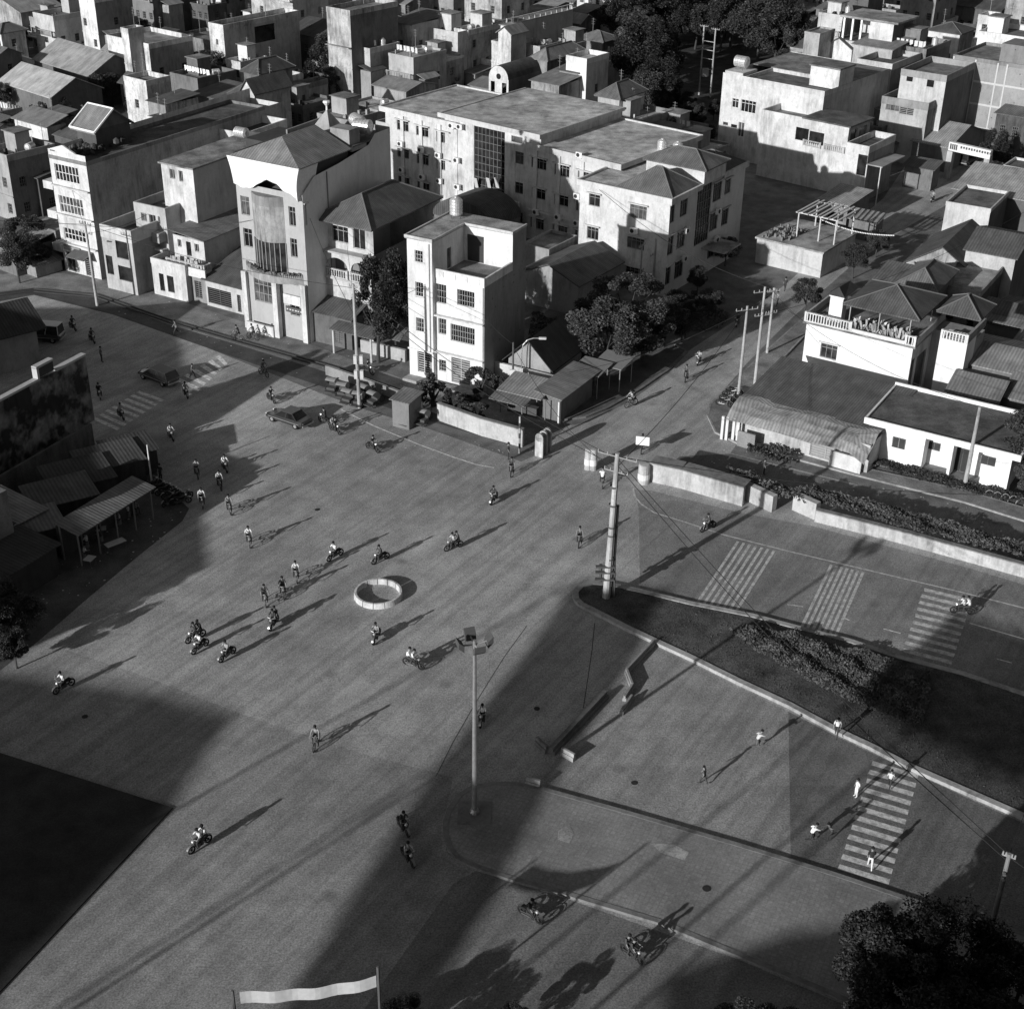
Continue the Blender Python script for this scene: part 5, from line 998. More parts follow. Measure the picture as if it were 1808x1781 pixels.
bh('bright white rooftop storey with one window, left of the grove', (1000, 98), (1031, 106), 9.8, 6, .86, .45, nf=0, nr=1, rt=.32, clutter=0)
bh('tin-roofed house stepping down in front of the bright rooftop storey', (938, 142), (972, 156), 6.5, 9, .45, .35, ('shed', .9), .18, nr=2)
bh('small dark-tiled lean-to by the bright rooftop storey', (988, 124), (1020, 130), 7.4, 5, .3, .2, ('shed', .8), .1, nf=0, nr=0)
h = House('vaulted_house', 'white-fronted house with a rounded barrel roof behind the office', (863, 158), (893, 166), 4.2, d=9, ang=-36, z0=0); mb = MB(); n = 14; r = h.w / 2; vs = []
for i in range(n + 1): a = pi * i / n; vs += [(r - r * cos(a), -.1, 6.2 + r * sin(a)), (r - r * cos(a), h.d, 6.2 + r * sin(a))]
mb.add(vs, [(2 * i, 2 * i + 1, 2 * i + 3, 2 * i + 2) for i in range(n)]); h.add('roof', mb, M('tile', .09), uv=True)
mb = MB(); mb.add([(v[0], 0, v[2] - .02) for v in vs[::2]], [tuple(range(n, -1, -1))]); h.wall(h.side('front'), 0, 6.2, [(.4, 1.2, 3.2, 5.6), (2.6, 3.5, 3.2, 5.6)], mb); h.add('wall', mb, WH)
mb = MB(); h.wall(h.side('right'), 0, 6.2, [], mb); h.wall(h.side('left'), 0, 6.2, [], mb); h.add('side_wall', mb, M('plaster', .16)); mb = MB(); mb.lathe([(0, 0), (.45, 0)], n=16); mb.v = [(x + r, -.04, 6.5 + y) for x, y, z in mb.v]; h.add('fan_window', mb, GL)
bh('hip-roofed hut with a bright side wall behind the right end of the office', (1056, 168), (1085, 178), 7.6, 7, .5, .55, ('hip', 1.7), .12, nf=0, nr=1, ang=-36)
bh('shaded flat annex below the hip-roofed hut', (1060, 205), (1110, 222), 5.5, 10, .3, .2, nr=3, rt=.24)
bh('blank grey rooftop house with an open white balcony at the top edge, centre', (820, -28), (868, -14), 15, 8, .6, .45, nf=2, nr=2)
h = House('railing_terrace', 'long terrace with a thin white railing at the left edge of the grove', (895, 46), None, 10, ang=52, w=19, d=8, cat='terrace'); mb = MB()
for k in ('front', 'left', 'back', 'right'): h.wall(h.side(k), 0, 10, [], mb)
h.add('wall', mb, M('plaster', .5)); h.bx('roof', 0, 0, 10, h.w, h.d, 10.1, M('deck', .25)); h.bal('railing', 0, .1, h.w, .1, 10.1, 1.0, M('plain', .6), 1.5)
bh('long dark roof at the very top edge left of centre', (640, -4), (700, 12), 7, 14, .3, .2, ('gx', 2), .24)
bh('light shed roofs at the top edge between the dark roof and the balcony house', (715, -20), (790, -4), 8, 10, .4, .3, ('shed', 1), .34)
bh('pale house with a dark doorway almost hidden in the grove', (1062, 92), (1080, 98), 5.5, 6, .35, .28, nf=0, nr=1, rt=.2)
# right group
bh('grey windowless tower left of the white gable, beside the grove', (1421, 56), (1442, 62), 14.0, 5, .5, .42, ('deck', .2), .2, nf=0, nr=0, clutter=0)
h = bh('white house with an open pillared terrace under a thick white beam', (1446, 22), (1482, 30), 13.0, 5, .6, .3, nf=0, nr=0, rt=.25)
h = House('pergola_house', 'white house block with three slim white pillars, top right of the grove', (1488, 30), (1570, 46), 16.0, d=7, ang=-38); mb = MB()
h.wall(h.side('front', w=h.w * .55), 0, 12.6, [], mb); h.wall(h.side('left'), 0, 12.6, [], mb); sd2 = (Vector((h.w * .55, 0, 0)), Vector((1, 0, 0)), Vector((0, -1, 0)), h.w * .45); h.wall(sd2, 0, 16, [], mb); h.wall(h.side('back'), 0, 16, [], mb); h.add('wall', mb, WH)
mb = MB(); h.wall(h.side('right'), 0, 16, [], mb); h.add('side_wall', mb, M('plaster', .12)); h.bx('roof', -.3, -.3, 16, h.w + .8, h.d + .3, 16.3, M('deck', .3)); h.bx('terrace_floor', 0.02, 0.02, 12.6, h.w * .55, h.d, 12.7, M('deck', .1))
for k in range(3): h.bx('pillar', .2 + k * h.w * .17, 0, 12.7, .5 + k * h.w * .17, .3, 16, M('plain', .8))
bh('white gabled roof house with two dark windows in front of the pillared terrace', (1456, 80), (1498, 90), 11.5, 5, .84, .4, ('gy', 1.4), .12, nf=2, nr=0)
bh('sheet-roofed house with rafters showing, right of the white gable', (1508, 78), (1572, 90), 13.0, 7, .5, .2, ('shed', .6), .2, nf=3)
bh('dark house with washing on its roof, behind the curved white corner', (1572, 78), (1625, 92), 13.0, 9, .3, .14, nr=2)
bh('low white-edged hip roof house among dark yards, upper right', (1640, 52), (1690, 62), 9, 6, .75, .3, ('hip', 1.2), .08, nf=2)
bh('tiny white hut with a square hole, left of the big white wall', (1728, 26), (1750, 30), 13.5, 4, .84, .5, nf=1, nr=0, clutter=0)
bh('big plain white wall house behind the raw brick house', (1728, 55), (1835, 80), 14, 9, .84, .4, nf=0, nr=0, rt=.12)
bh('pale tower house in the top right corner', (1788, -60), (1850, -48), 20, 9, .5, .4, nf=1)
bh('flat grey apartment wall cut by the top edge, upper right', (1596, -35), (1650, -25), 14, 10, .3, .2, nf=3)
bh('curved pale retaining house in the dark yard, upper right', (1618, 30), (1655, 42), 7, 6, .6, .3, nf=0)
bh('dark long roof at the top edge, upper right', (1680, 8), (1760, 22), 8, 10, .15, .12, ('gx', 1.5), .07)
bh('dark apartment block with barred balconies at the top edge beside the grove', (1478, -40), (1530, -30), 17, 6, .14, .1, nf=4)
bh('pale low roof glimpsed at the top edge of the grove', (1300, -6), (1340, 2), 5, 8, .5, .3, ('gx', 1.4), .4)
bh('stall row with dark awnings below the shaded balcony house', (1545, 232), (1610, 252), 3.4, 6, .12, .1, ('shed', .8), .1, nf=0, nr=0, ang=-36)
bh('dim two storey block right of the road gate', (1760, 200), (1830, 216), 7, 8, .14, .1, ('shed', .8), .14, ang=-36)
bh('single dark roof between the brick house and the right edge', (1790, 120), (1840, 130), 11, 8, .2, .15, rt=.1)
# beyond the top edge and between: low filler houses
fl = [(30, -60), (110, -50), (210, -40), (330, -45), (400, -20), (560, -60), (760, -70), (930, -60), (1020, -30), (1130, -60), (1240, -70), (1400, -60), (1560, -90), (1700, -70), (1180, -40)]
ws = ['with a pale slab roof', 'with a dark tiled roof', 'with a light tin roof', 'with a stained parapet', 'with two windows']
pl = ['at the upper left corner', 'above the long white-grey house', 'above the pair of white walls', 'left of the tall grey-fronted house', 'just over the tall white house', 'above the rounded tall wall', 'over the light shed roofs', 'above the long railing', 'at the left rim of the grove', 'beyond the grove, left part', 'beyond the grove, middle part', 'beyond the grove, right part', 'above the pillared terrace', 'above the low white-edged roof', 'beyond the middle of the grove']
for i, (x, y) in enumerate(fl):
    t = RND.choice((.25, .4, .6, .8)); bh('distant house %s %s' % (ws[i % 5], pl[i]), (x, y), (x + 45, y + 12), RND.choice((6, 9, 11)), RND.uniform(7, 11), t, None, RND.choice((('deck', .6), ('gx', 1.5), ('hip', 1.4))), RND.choice((.1, .2, .3)))
for (x, y, hh, t, rt, rf, lab) in ((395, 190, 4, .15, .09, ('gx', 1), 'dark sheet roof in the gap below the open porch'), (340, 165, 4.5, .2, .12, ('shed', .8), 'shadowed lean-to left of the open porch'), (235, 225, 9, .3, .1, ('deck', .6), 'flat dark roof between the framed rooftop room and the low tiled hut'),
        (480, 175, 3.5, .2, .14, ('deck', .4), 'dark rubble-strewn flat roof above the steel tanks'), (560, 200, 6.5, .4, .22, ('deck', .3), 'wide empty flat roof behind the steel tanks'), (780, 120, 4, .3, .16, ('shed', .7), 'corrugated shelter in the yard behind the office'), (830, 150, 4, .3, .15, ('gx', .7), 'patched tin roof left of the barrel roof'),
        (1100, 235, 4, .2, .15, ('shed', .7), 'dark yard roof behind the right office block'), (1150, 225, 3.5, .3, .2, ('deck', .3), 'small pale-walled store at the edge of the grove'), (330, 95, 5, .3, .16, ('deck', .4), 'ragged grey terrace with sheets left of the tall white house'), (310, 60, 6, .3, .12, ('deck', .5), 'open balcony house under the top edge left of the tall white house'),
        (660, 150, 4.5, .4, .2, ('gx', .8), 'small house with two dark doors beside the big dark trees'), (90, 235, 7, .15, .1, ('gx', 1), 'dark tiled roof below the framed rooftop room'), (20, 300, 5, .12, .1, ('shed', 1), 'unlit roof in the lane at the left edge'), (600, 185, 5, .4, .3, ('deck', .3), 'strip of flat roof between the tanks and the office'),
        (1500, 215, 5, .2, .12, ('deck', .4), 'dark roof yard between the villa and the balcony house'), (1650, 190, 5, .2, .14, ('gx', .8), 'shaded roof at the foot of the brick house'), (1190, 260, 3, .25, .2, ('deck', .3), 'little pale hut behind the office wing')):
    bh(lab, (x, y), (x + 50, y + 14), hh, 7, t, t * .7, rf, rt)
def clear(x, y, r):
    for cx, cy, hw, hd, a in FOOT:
        dx, dy = x - cx, y - cy; c, s_ = cos(RAD(a)), sin(RAD(a)); u, v = abs(dx * c + dy * s_) - hw, abs(-dx * s_ + dy * c) - hd
        if u < r and v < r: return False
    return True
_n = 0
for t in range(2600):
    if RND.random() < .72: x, y = RND.uniform(-20, 1060), RND.uniform(5, 300)
    else: x, y = RND.uniform(1400, 1830), RND.uniform(5, 250)
    if 180 < y and (640 < x < 1330): continue
    if y > 160 and 120 < x < 700 and y > 210: continue
    if x > 1380 and y > 150 and x < 1580: continue
    if x > 1600 and y > 200: continue
    c = G(x, y); 
    if not clear(c.x, c.y, 3.3): continue
    tn, tw_ = RND.choice(((.2, 'dark'), (.45, 'grey'), (.7, 'pale'), (.8, 'white'), (.3, 'grey'), (.15, 'dark'))); rk, rw_ = RND.choice(((('deck', .6), 'flat-roofed'), (('gx', 1.2), 'gable-roofed'), (('shed', .8), 'sheet-roofed'), (('hip', 1.2), 'hip-roofed')))
    w_ = RND.uniform(3.4, 5.5); d_ = RND.uniform(3.5, 6); hh = RND.choice((3, 3.4, 4.5, 6.2, 6.8)); a = RAD(-38); ux, uy = (cos(a), sin(a)), (-sin(a), cos(a))
    ox, oy = c.x - ux[0] * w_ / 2 - uy[0] * d_ / 2, c.y - ux[1] * w_ / 2 - uy[1] * d_ / 2; P_ = proj((ox, oy, hh))
    bh('small %s %s house squeezed in among the crowded far roofs' % (tw_, rw_), P_, None, hh, d_, tn, None, rk, RND.choice((.08, .14, .25)), w=w_)
    _n += 1
    if _n > 95: break
for o in list(bpy.data.objects):
    if o.get('label', '').endswith('among the crowded far roofs'): o['group'] = o['label'].split(' squeezed')[0] + 's among the far roofs'
# ================================================================ left side: hoarding, market, dark roofs
h = House('hoarding', 'big dark picture hoarding with pale top rim standing over the market yard', (0, 704), (150, 624), 7.6, d=.4, ang=None, cat='billboard')
mb = MB(); L = h.w + 8; mb.box(-8, 0, 1.1, L - 8, .3, 7.4); h.add('board', mb, M('art', .085))
mb = MB(); mb.box(-8, -.1, 7.4, h.w * .42, .45, 7.6); mb.box(h.w * .42, -.1, 7.4, h.w * .42 + .25, .45, 8.6); mb.box(h.w * .42, -.1, 8.5, h.w * .62, .45, 8.7); mb.box(h.w * .64, -.1, 7.4, L - 8, .45, 7.6); h.add('rim', mb, M('plain', .45))
mb = MB(); mb.box(h.w * .42 + .25, 0, 7.6, h.w * .62, .3, 8.5); h.add('raised_panel', mb, M('plain', .06))
mb = MB()
for i in range(7): x = -7.5 + i * (L - 1) / 6; mb.tube((x, .5, 0), (x, .5, 7.3), .08); mb.tube((x, .5, 5), (x, 2.6, 0), .06)
h.add('support', mb, M('plain', .12)); HB = h
h = House('yard_wall', 'long low dim wall running below the hoarding', (0, 842), (162, 748), 2.4, d=.3, ang=None, cat='wall'); h.bx('wall', -8, 0, 0, h.w, .3, 2.4, M('plaster', .16, .5))
h = House('market_shed', 'dim market shed with a long sheet roof beside the seated customers', (138, 944), (269, 862), 2.8, d=2.0, ang=None, cat='market shed'); mb = MB()
for i in range(5): x = i * (h.w - .2) / 4; mb.tube((x, .1, 0), (x, .1, 2.7), .07); mb.tube((x, 1.9, 0), (x, 1.9, 3.0), .07)
h.add('post', mb, M('plain', .2)); h.shed(2.8, 3.2, mat=M('corr', .17), ov=.2); h.bx('back_shop', 0, 2.1, 0, h.w, 2.3, 2.9, M('plaster', .08))
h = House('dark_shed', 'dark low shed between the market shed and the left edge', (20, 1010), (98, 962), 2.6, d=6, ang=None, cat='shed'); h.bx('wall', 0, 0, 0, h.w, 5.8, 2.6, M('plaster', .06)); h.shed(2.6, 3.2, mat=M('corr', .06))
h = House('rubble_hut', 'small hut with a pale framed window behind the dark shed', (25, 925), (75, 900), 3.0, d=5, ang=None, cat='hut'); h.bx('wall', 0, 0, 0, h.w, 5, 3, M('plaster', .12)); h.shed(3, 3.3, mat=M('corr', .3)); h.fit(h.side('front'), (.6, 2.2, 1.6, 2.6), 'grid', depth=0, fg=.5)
h = House('side_house', 'blotchy pale wall end cut by the left edge', (-60, 905), (12, 868), 6.5, d=5, ang=None); mb = MB()
for k in ('front', 'left', 'back', 'right'): h.wall(h.side(k), 0, 6.5, [], mb)
h.add('wall', mb, M('plaster', .3, .6)); h.bx('roof', 0, 0, 6.5, h.w, h.d, 6.65, M('deck', .12))
h = House('gate_hut', 'pale walled hut with a dark roof next to the white-topped van', (-50, 600), (62, 572), 4.2, d=6, ang=None); mb = MB()
for k in ('front', 'left', 'back', 'right'): h.wall(h.side(k), 0, 4.2, [], mb)
h.add('wall', mb, M('plaster', .33)); h.gable(4.2, 1.6, 'x', .8, mat=M('corr', .05), gmat=M('plaster', .3))
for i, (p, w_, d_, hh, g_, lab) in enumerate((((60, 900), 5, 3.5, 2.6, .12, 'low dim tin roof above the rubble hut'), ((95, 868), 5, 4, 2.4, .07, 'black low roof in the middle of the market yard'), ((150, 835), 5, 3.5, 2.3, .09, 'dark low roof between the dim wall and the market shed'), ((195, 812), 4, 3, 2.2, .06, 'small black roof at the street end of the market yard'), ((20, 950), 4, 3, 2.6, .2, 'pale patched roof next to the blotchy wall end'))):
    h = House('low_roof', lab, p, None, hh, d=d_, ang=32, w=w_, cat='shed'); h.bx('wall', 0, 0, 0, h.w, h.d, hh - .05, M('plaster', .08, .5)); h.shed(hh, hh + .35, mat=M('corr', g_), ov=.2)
h = House('flat_roof', 'low black flat roof cut by the lower left corner of the picture', (305, 1425), None, .1, ang=-22, w=.1, d=.1, cat='building')
mb = MB(); mb.prism([(0, 0), (-30, 0), (-30, -36), (-.4, -36)], 0, .1); h.add('roof_slab', mb, M('earth', .035))  # added slab, no roof; its near-black colour stands in for a dark reflection over the ground
# ================================================================ walls by the road
def longwall(lab, pts, hh, t, mat, name='wall', cap=None):
    mb = MB(); P = [G(*p) for p in pts]; o = P[0]
    for a, b in zip(P, P[1:]):
        d = (b - a).normalized(); nr = Vector((-d.y, d.x, 0)) * t
        if nr.y < 0: nr = -nr
        q = [a - o, b - o, b + nr - o, a + nr - o]; mb.prism([(p.x, p.y) for p in q], 0, hh)
    e = empty(name, o); tag(e, lab, 'wall'); mb.build('wall_body', mat, e)
    if cap:
        mb = MB()
        for a, b in zip(P, P[1:]):
            d = (b - a).normalized(); nr = Vector((-d.y, d.x, 0)); nr = nr if nr.y > 0 else -nr
            q = [a - o - nr * .06, b - o - nr * .06, b + nr * cap - o, a + nr * cap - o]; mb.prism([(p.x, p.y) for p in q], hh, hh + .1)
        mb.build('coping', M('concrete', .3), e)
    return e
WM = M('concrete', .6)
longwall('pale concrete wall between the cart park and the gap in the road', [(772, 742), (800, 752), (850, 770), (922, 790)], 1.7, .3, WM, cap=.36)
longwall('short pale wall piece behind the parked carts', [(575, 662), (640, 684), (706, 708)], 1.0, .3, M('concrete', .35))
longwall('long pale concrete wall right of the gap with stains, nearest the service road', [(1146, 850), (1200, 862), (1310, 894)], 1.75, .35, WM, cap=1.5)
for k, (a, b, lab) in enumerate((((1313, 882), (1362, 905), 'left white wall pier beside the opening'), ((1398, 900), (1438, 918), 'right white wall pier beside the opening'))):
    longwall(lab, [a, b], 1.5, .6, M('concrete', .6))
longwall('long pale retaining wall in front of the hedge, running off the right edge', [(1438, 921), (1600, 962), (1808, 1020), (1960, 1062)], 1.05, .35, WM, cap=.4)
def pillar(px, py, hh, r, lab, g_=.62):
    e = empty('gate_pillar', G(px, py)); tag(e, lab, 'pillar'); mb = MB(); mb.lathe([(0, 0), (r, 0), (r, hh), (r * .8, hh + .08), (0, hh + .1)], n=14); mb.build('shaft', M('concrete', g_), e)
    mb = MB(); mb.lathe([(r + .02, hh * .25), (r + .03, hh * .25), (r + .03, hh * .55), (r + .02, hh * .55)], n=14); mb.build('painted_band', M('plain', .7), e)
pillar(1136, 852, 1.7, .5, 'stout round pillar at the end of the right wall'); pillar(1038, 828, 1.9, .32, 'round pillar in the middle of the gap, left one of the close pair'); pillar(1047, 829, 1.9, .32, 'round pillar in the middle of the gap, right one of the close pair')
for k, x in enumerate((952, 959, 966)):
    e = empty('traffic_gate_post', G(x, 806 - k * 5), -30); tag(e, ('front white', 'middle grey', 'rear grey')[k] + ' slab of the closed gate stack at the left side of the gap', 'gate'); mb = MB(); mb.box(-.4, -.1, 0, .4, .1, 1.9); mb.build('slab', M('concrete', .7 if k == 0 else .4), e)
    mb = MB(); mb.tube((0, -.1, 1.9), (0, .1, 1.9), .4, n=12); mb.build('rounded_top', M('concrete', .5), e)
# low broken barriers on the asphalt
def barrier(a, b, lab, hh=.5, t=.28, g_=.36):
    A, B = G(*a), G(*b); e = empty('low_barrier', A, math.degrees(atan2((B - A).y, (B - A).x))); tag(e, lab, 'barrier'); L = (B - A).length; mb = MB(); mb.box(0, -t / 2, 0, L, t / 2, hh * .55); mb.box(0, -t / 4, hh * .55, L, t / 4, hh); mb.build('body', M('concrete', g_), e)
barrier((1154, 1138), (1106, 1190), 'pale low barrier joining the grass island kerb'); barrier((1106, 1190), (1116, 1216), 'short kinked barrier piece below the joined one'); barrier((1116, 1216), (1102, 1238), 'small barrier block in the broken middle', .45); barrier((1115, 1236), (1097, 1262), 'last small tilted barrier block of the broken row', .5)
barrier((1068, 1230), (972, 1332), 'long dark double-rimmed barrier across the shadow edge', .55, .6, .22); barrier((947, 1313), (966, 1330), 'carved-looking block at the lower left end of the long barrier', .6, .35, .3); barrier((992, 1332), (1014, 1344), 'striped block right of the end of the long barrier', .6, .3, .45); barrier((929, 1384), (954, 1391), 'striped block on the rim of the paved island', .6, .3, .42)
# ring of kerb blocks
c0 = (G(625, 1052) + G(711, 1052)) / 2; Rr = (G(711, 1052) - G(625, 1052)).length / 2 - .1
mb = MB(); N = 13
for k in range(1):
    a0, a1 = -pi / N * .93, pi / N * .93; n = 4; vs = []
    for i in range(n + 1):
        a = a0 + (a1 - a0) * i / n
        for r_, z in ((Rr - .14, 0), (Rr + .1, 0), (Rr + .05, .44), (Rr - .1, .44)): vs.append((r_ * cos(a) - Rr, r_ * sin(a), z))
    fs = [(0, 3, 2, 1), (4 * n, 4 * n + 1, 4 * n + 2, 4 * n + 3)]
    for i in range(n):
        for j in range(4): fs.append((4 * i + j, 4 * i + (j + 1) % 4, 4 * i + 4 + (j + 1) % 4, 4 * i + 4 + j))
    mb.add(vs, fs)
kb = mb.build('kerb_block', M('concrete', .8)); 
for i in range(N):
    o = kb if i == 0 else kb.copy()
    if i: COL.objects.link(o)
    a = 2 * pi * i / N; o.location = (c0.x + Rr * cos(a), c0.y + Rr * sin(a), .006); o.rotation_euler.z = a
    tag(o, 'curved white block of the round traffic ring in the middle of the junction', 'kerb block', 'white kerb blocks forming the round traffic ring')
# ================================================================ poles, lamps, cables
def pole(base, hh, r0, r1, lab, arms=(), name='utility_pole', mat=None, lean=(0, 0), arm_ang=-30, grp=None):
    b = G(*base); e = empty(name, b); tag(e, lab, name.replace('_', ' '), grp); mb = MB()
    mb.tube((0, 0, 0), (lean[0], lean[1], hh), r0, r1, 10); mb.build('shaft', mat or M('concrete', .52), e)
    for z, L in arms:
        k = z / hh; c = Vector((lean[0] * k, lean[1] * k, z)); u = Vector((cos(RAD(arm_ang)), sin(RAD(arm_ang)), 0)) * L / 2; mb = MB(); mb.tube(c - u, c + u, .05, n=5)
        for t in (-1, -.5, .5, 1): mb.tube(c + u * t, c + u * t + Vector((0, 0, .25)), .06, .04, 6)
        mb.build('cross_arm', M('plain', .3), e)
    return e, b
P1, p1 = pole((1070, 1058), 12.3, .3, .17, 'thick leaning concrete pole on the nose of the grass island', [(12.0, 3.0), (10.8, 1.8)], lean=(.25, -.1))
mb = MB(); mb.tube((.45, .15, 0), (.5, .1, 8), .1, n=6); mb.tube((.62, .1, 0), (.45, .1, 5), .07, n=6); mb.tube((-.5, .1, 1.5), (-.5, .1, 3), .12, n=6)
for z in (1.8, 2.4, 2.9): mb.box(-.9, -.3, z, .5, .0, z + .12)
mb.build('cable_ducts', M('plain', .08), P1); mb = MB()
for z in (3.5, 5.5, 6.2, 8, 9.5): mb.lathe([(.3, z), (.3, z + .15)], (.12, 0, 0), 10)
mb.build('clamps', M('plain', .1), P1)
P2, p2 = pole((172, 540), 9.5, .17, .1, 'slim striped concrete pole in front of the far left white house', [(9.2, 1.6), (8.2, 1.6)], lean=(-.1, 0))
P3, p3 = pole((635, 720), 12.3, .19, .12, 'concrete pole rising from the parked hooded carts, with meter boxes', [(12, .8)], lean=(-.1, 0)); mb = MB()
for s_, z in ((-.35, 3.1), (.2, 3.1), (-.35, 4.6), (.2, 4.6)): mb.box(s_, -.3, z, s_ + .3, .1, z + .8)
mb.build('meter_box', M('plain', .6), P3)
P4, p4 = pole((1303, 706), 9.6, .17, .11, 'left one of the two concrete poles at the corner of the low shop', [(9.2, 2.2)], arm_ang=20); P5, p5 = pole((1332, 684), 10.4, .17, .11, 'right one of the two concrete poles at the corner of the low shop', [(9.9, 2.2), (7.5, 1.5)], arm_ang=20)
P6, p6 = pole((1354, 625), 7.2, .15, .1, 'third pole with a transformer bracket in front of the bright terrace house', [(6.8, 1.4), (4.5, 1.2)], arm_ang=20)
P7, p7 = pole((1703, 860), 7.6, .2, .14, 'concrete pole standing in front of the low white flat office', [])
P8, p8 = pole((1737, 1690), 7.4, .17, .11, 'dark concrete pole at the lower right carrying crossing cables', [(7.2, .6)], mat=M('concrete', .3))
P9, p9 = pole((917, 800), 3.6, .09, .09, 'short striped post at the end of the cart park wall', [], name='striped_post'); mb = MB()
for z in (.5, 1.5, 2.5): mb.lathe([(.1, z), (.1, z + .5)], n=8)
mb.build('dark_bands', M('plain', .06), P9)
P10, p10 = pole((268, 852), 3.6, .08, .05, 'thin pale post in the dark market yard', [], name='thin_post', mat=M('plain', .7))
P11, p11 = pole((905, 700), 5.6, .13, .08, 'dark pole with a small white box at the corner stall', [], mat=M('plain', .1)); mb = MB(); mb.box(-.3, -.3, 2.2, .3, -.12, 2.9); mb.build('meter_box', M('plain', .7), P11)
e, b = pole((920, 690), 4.0, .06, .05, 'curved-arm street lamp leaning out above the corner stall', [], name='street_lamp', mat=M('metal', .5)); mb = MB(); mb.path([(0, 0, 4), (.1, 0, 4.8), (.5, 0, 5.3), (1.1, 0, 5.5), (1.7, 0, 5.5)], .05); mb.build('arm', M('metal', .6), e); mb = MB(); mb.box(1.6, -.12, 5.42, 2.3, .12, 5.6); mb.build('lamp_head', M('plain', .6), e)
pole((1128, 530), 6.5, .12, .08, 'left post of the small transformer frame by the bright wing', [(6.3, 1.5)], arm_ang=60, grp=None); pole((1151, 520), 6.5, .1, .08, 'right post of the small transformer frame by the bright wing', [(4.8, 2.2)], arm_ang=60)
T1, t1 = pole((1234, 168), 11.5, .16, .12, 'left pole of the tall ladder-like pair in front of the grove', [(11.3, 1.4)]); T2, t2 = pole((1254, 172), 11.3, .16, .12, 'right pole of the tall ladder-like pair in front of the grove', [(11.1, 1.4)])
mb = MB(); dd = t2 - t1
for z in (4.5, 6.2, 7.6, 9): mb.tube((0, 0, z), (dd.x, dd.y, z), .06, n=5)
mb.box(.2, -.5, 3.2, 1.3, .5, 4.4); mb.build('rungs', M('plain', .4), T1)
# floodlight mast
e = empty('floodlight_mast', G(838, 1438)); tag(e, 'tall floodlight mast with four lamp heads on the paved island', 'lamp mast'); mb = MB(); mb.tube((0, 0, .1), (0, 0, 12.7), .17, .1, 12); mb.lathe([(.3, .16), (.3, .3), (.2, .5), (.17, .5)], n=10); mb.build('mast', M('metal', .42), e)
mb = MB()
for a in (20, 110, 200, 290): mb.tube((0, 0, 12.4), (.75 * cos(RAD(a)), .75 * sin(RAD(a)), 12.5), .05, n=5)
mb.build('crossbars', M('plain', .3), e)
for a in (20, 110, 200, 290):
    mb = MB(); c, s_ = cos(RAD(a)), sin(RAD(a)); x, y = .85 * c, .85 * s_
    mb.add([(x + dx * .32 * -s_ + dy * .16 * c, y + dx * .32 * c + dy * .16 * s_, 12.35 + z + .15 * dy) for z in (0, .42) for dx, dy in ((-1, -1), (1, -1), (1, 1), (-1, 1))], [(0, 3, 2, 1), (4, 5, 6, 7), (0, 1, 5, 4), (1, 2, 6, 5), (2, 3, 7, 6), (3, 0, 4, 7)]); mb.build('lamp_head', M('plain', .08), e)
mb = MB(); mb.box(-1.0, -1.0, .16, 1.0, 1.0, .19); mb.build('mast_plinth', M('concrete', .24), e)
# right edge street light
e = empty('street_lamp', G(1830, 1620)); tag(e, 'white lamp head cut by the right edge', 'street lamp'); mb = MB(); mb.tube((0, 0, 0), (0, 0, 7.5), .12, .08); mb.build('mast', M('plain', .15), e); mb = MB(); mb.ball((-.35, 0, 7.6), .38, (1, .6, .8), 10); mb.build('lamp_head', M('plain', .85), e)
def cable(a, b, lab, sag=.6, r=.025, n=14):
    a, b = Vector(a), Vector(b); e = MB(); e.path([a.lerp(b, i / n) - Vector((0, 0, sag * sin(pi * i / n))) - a for i in range(n + 1)], r, 4)
    o = e.build('power_cable', M('plain', .03)); o.location = a; tag(o, lab, 'power cable')
V = lambda p, z, dx=0, dy=0: (p.x + dx, p.y + dy, z)
cable(V(p1, 11.9, .2), V(p8, 7.3), 'cable from the leaning pole down to the lower right pole, upper strand', .9); cable(V(p1, 11.4, .2), V(p8, 6.9), 'cable from the leaning pole down to the lower right pole, lower strand', 1.2)
cable(V(p1, 11.9), V(p3, 11.9), 'cable from the leaning pole to the pole among the carts, upper strand', 1.0); cable(V(p1, 11.3), V(p3, 11.4), 'cable from the leaning pole to the pole among the carts, lower strand', 1.2)
cable(V(p3, 11.9), V(p2, 9.2), 'cable running along the row of shops between two poles', .9); cable(V(p1, 10.8), V(p4, 9.2), 'cable from the leaning pole to the low shop corner poles', .8); cable(V(p4, 9.3), V(p6, 6.8), 'short cable behind the low shop corner poles', .2)
cable(V(p1, 12.0), (44, 88, 9.5), 'long cable from the leaning pole over the hedge to the right edge', 1.0); cable(V(p8, 7.2), (42, 84, 8.5), 'cable leaving the lower right pole toward the hedge', .5); cable(V(p8, 7.2), (36, 40, 8.5), 'cable leaving the lower right pole toward the viewer', .5)
cable(V(p2, 9.2), (-70, 150, 9.5), 'cable leaving the striped pole past the left edge', .6); cable(Wg.W(1, .2, 11.3), V(p6, 7), 'slack service cable hanging over the bright office wing', 1.6); cable(V(p3, 9), TALL.W(8.4, 1, 13), 'thin service cable to the tall grey house', .5)
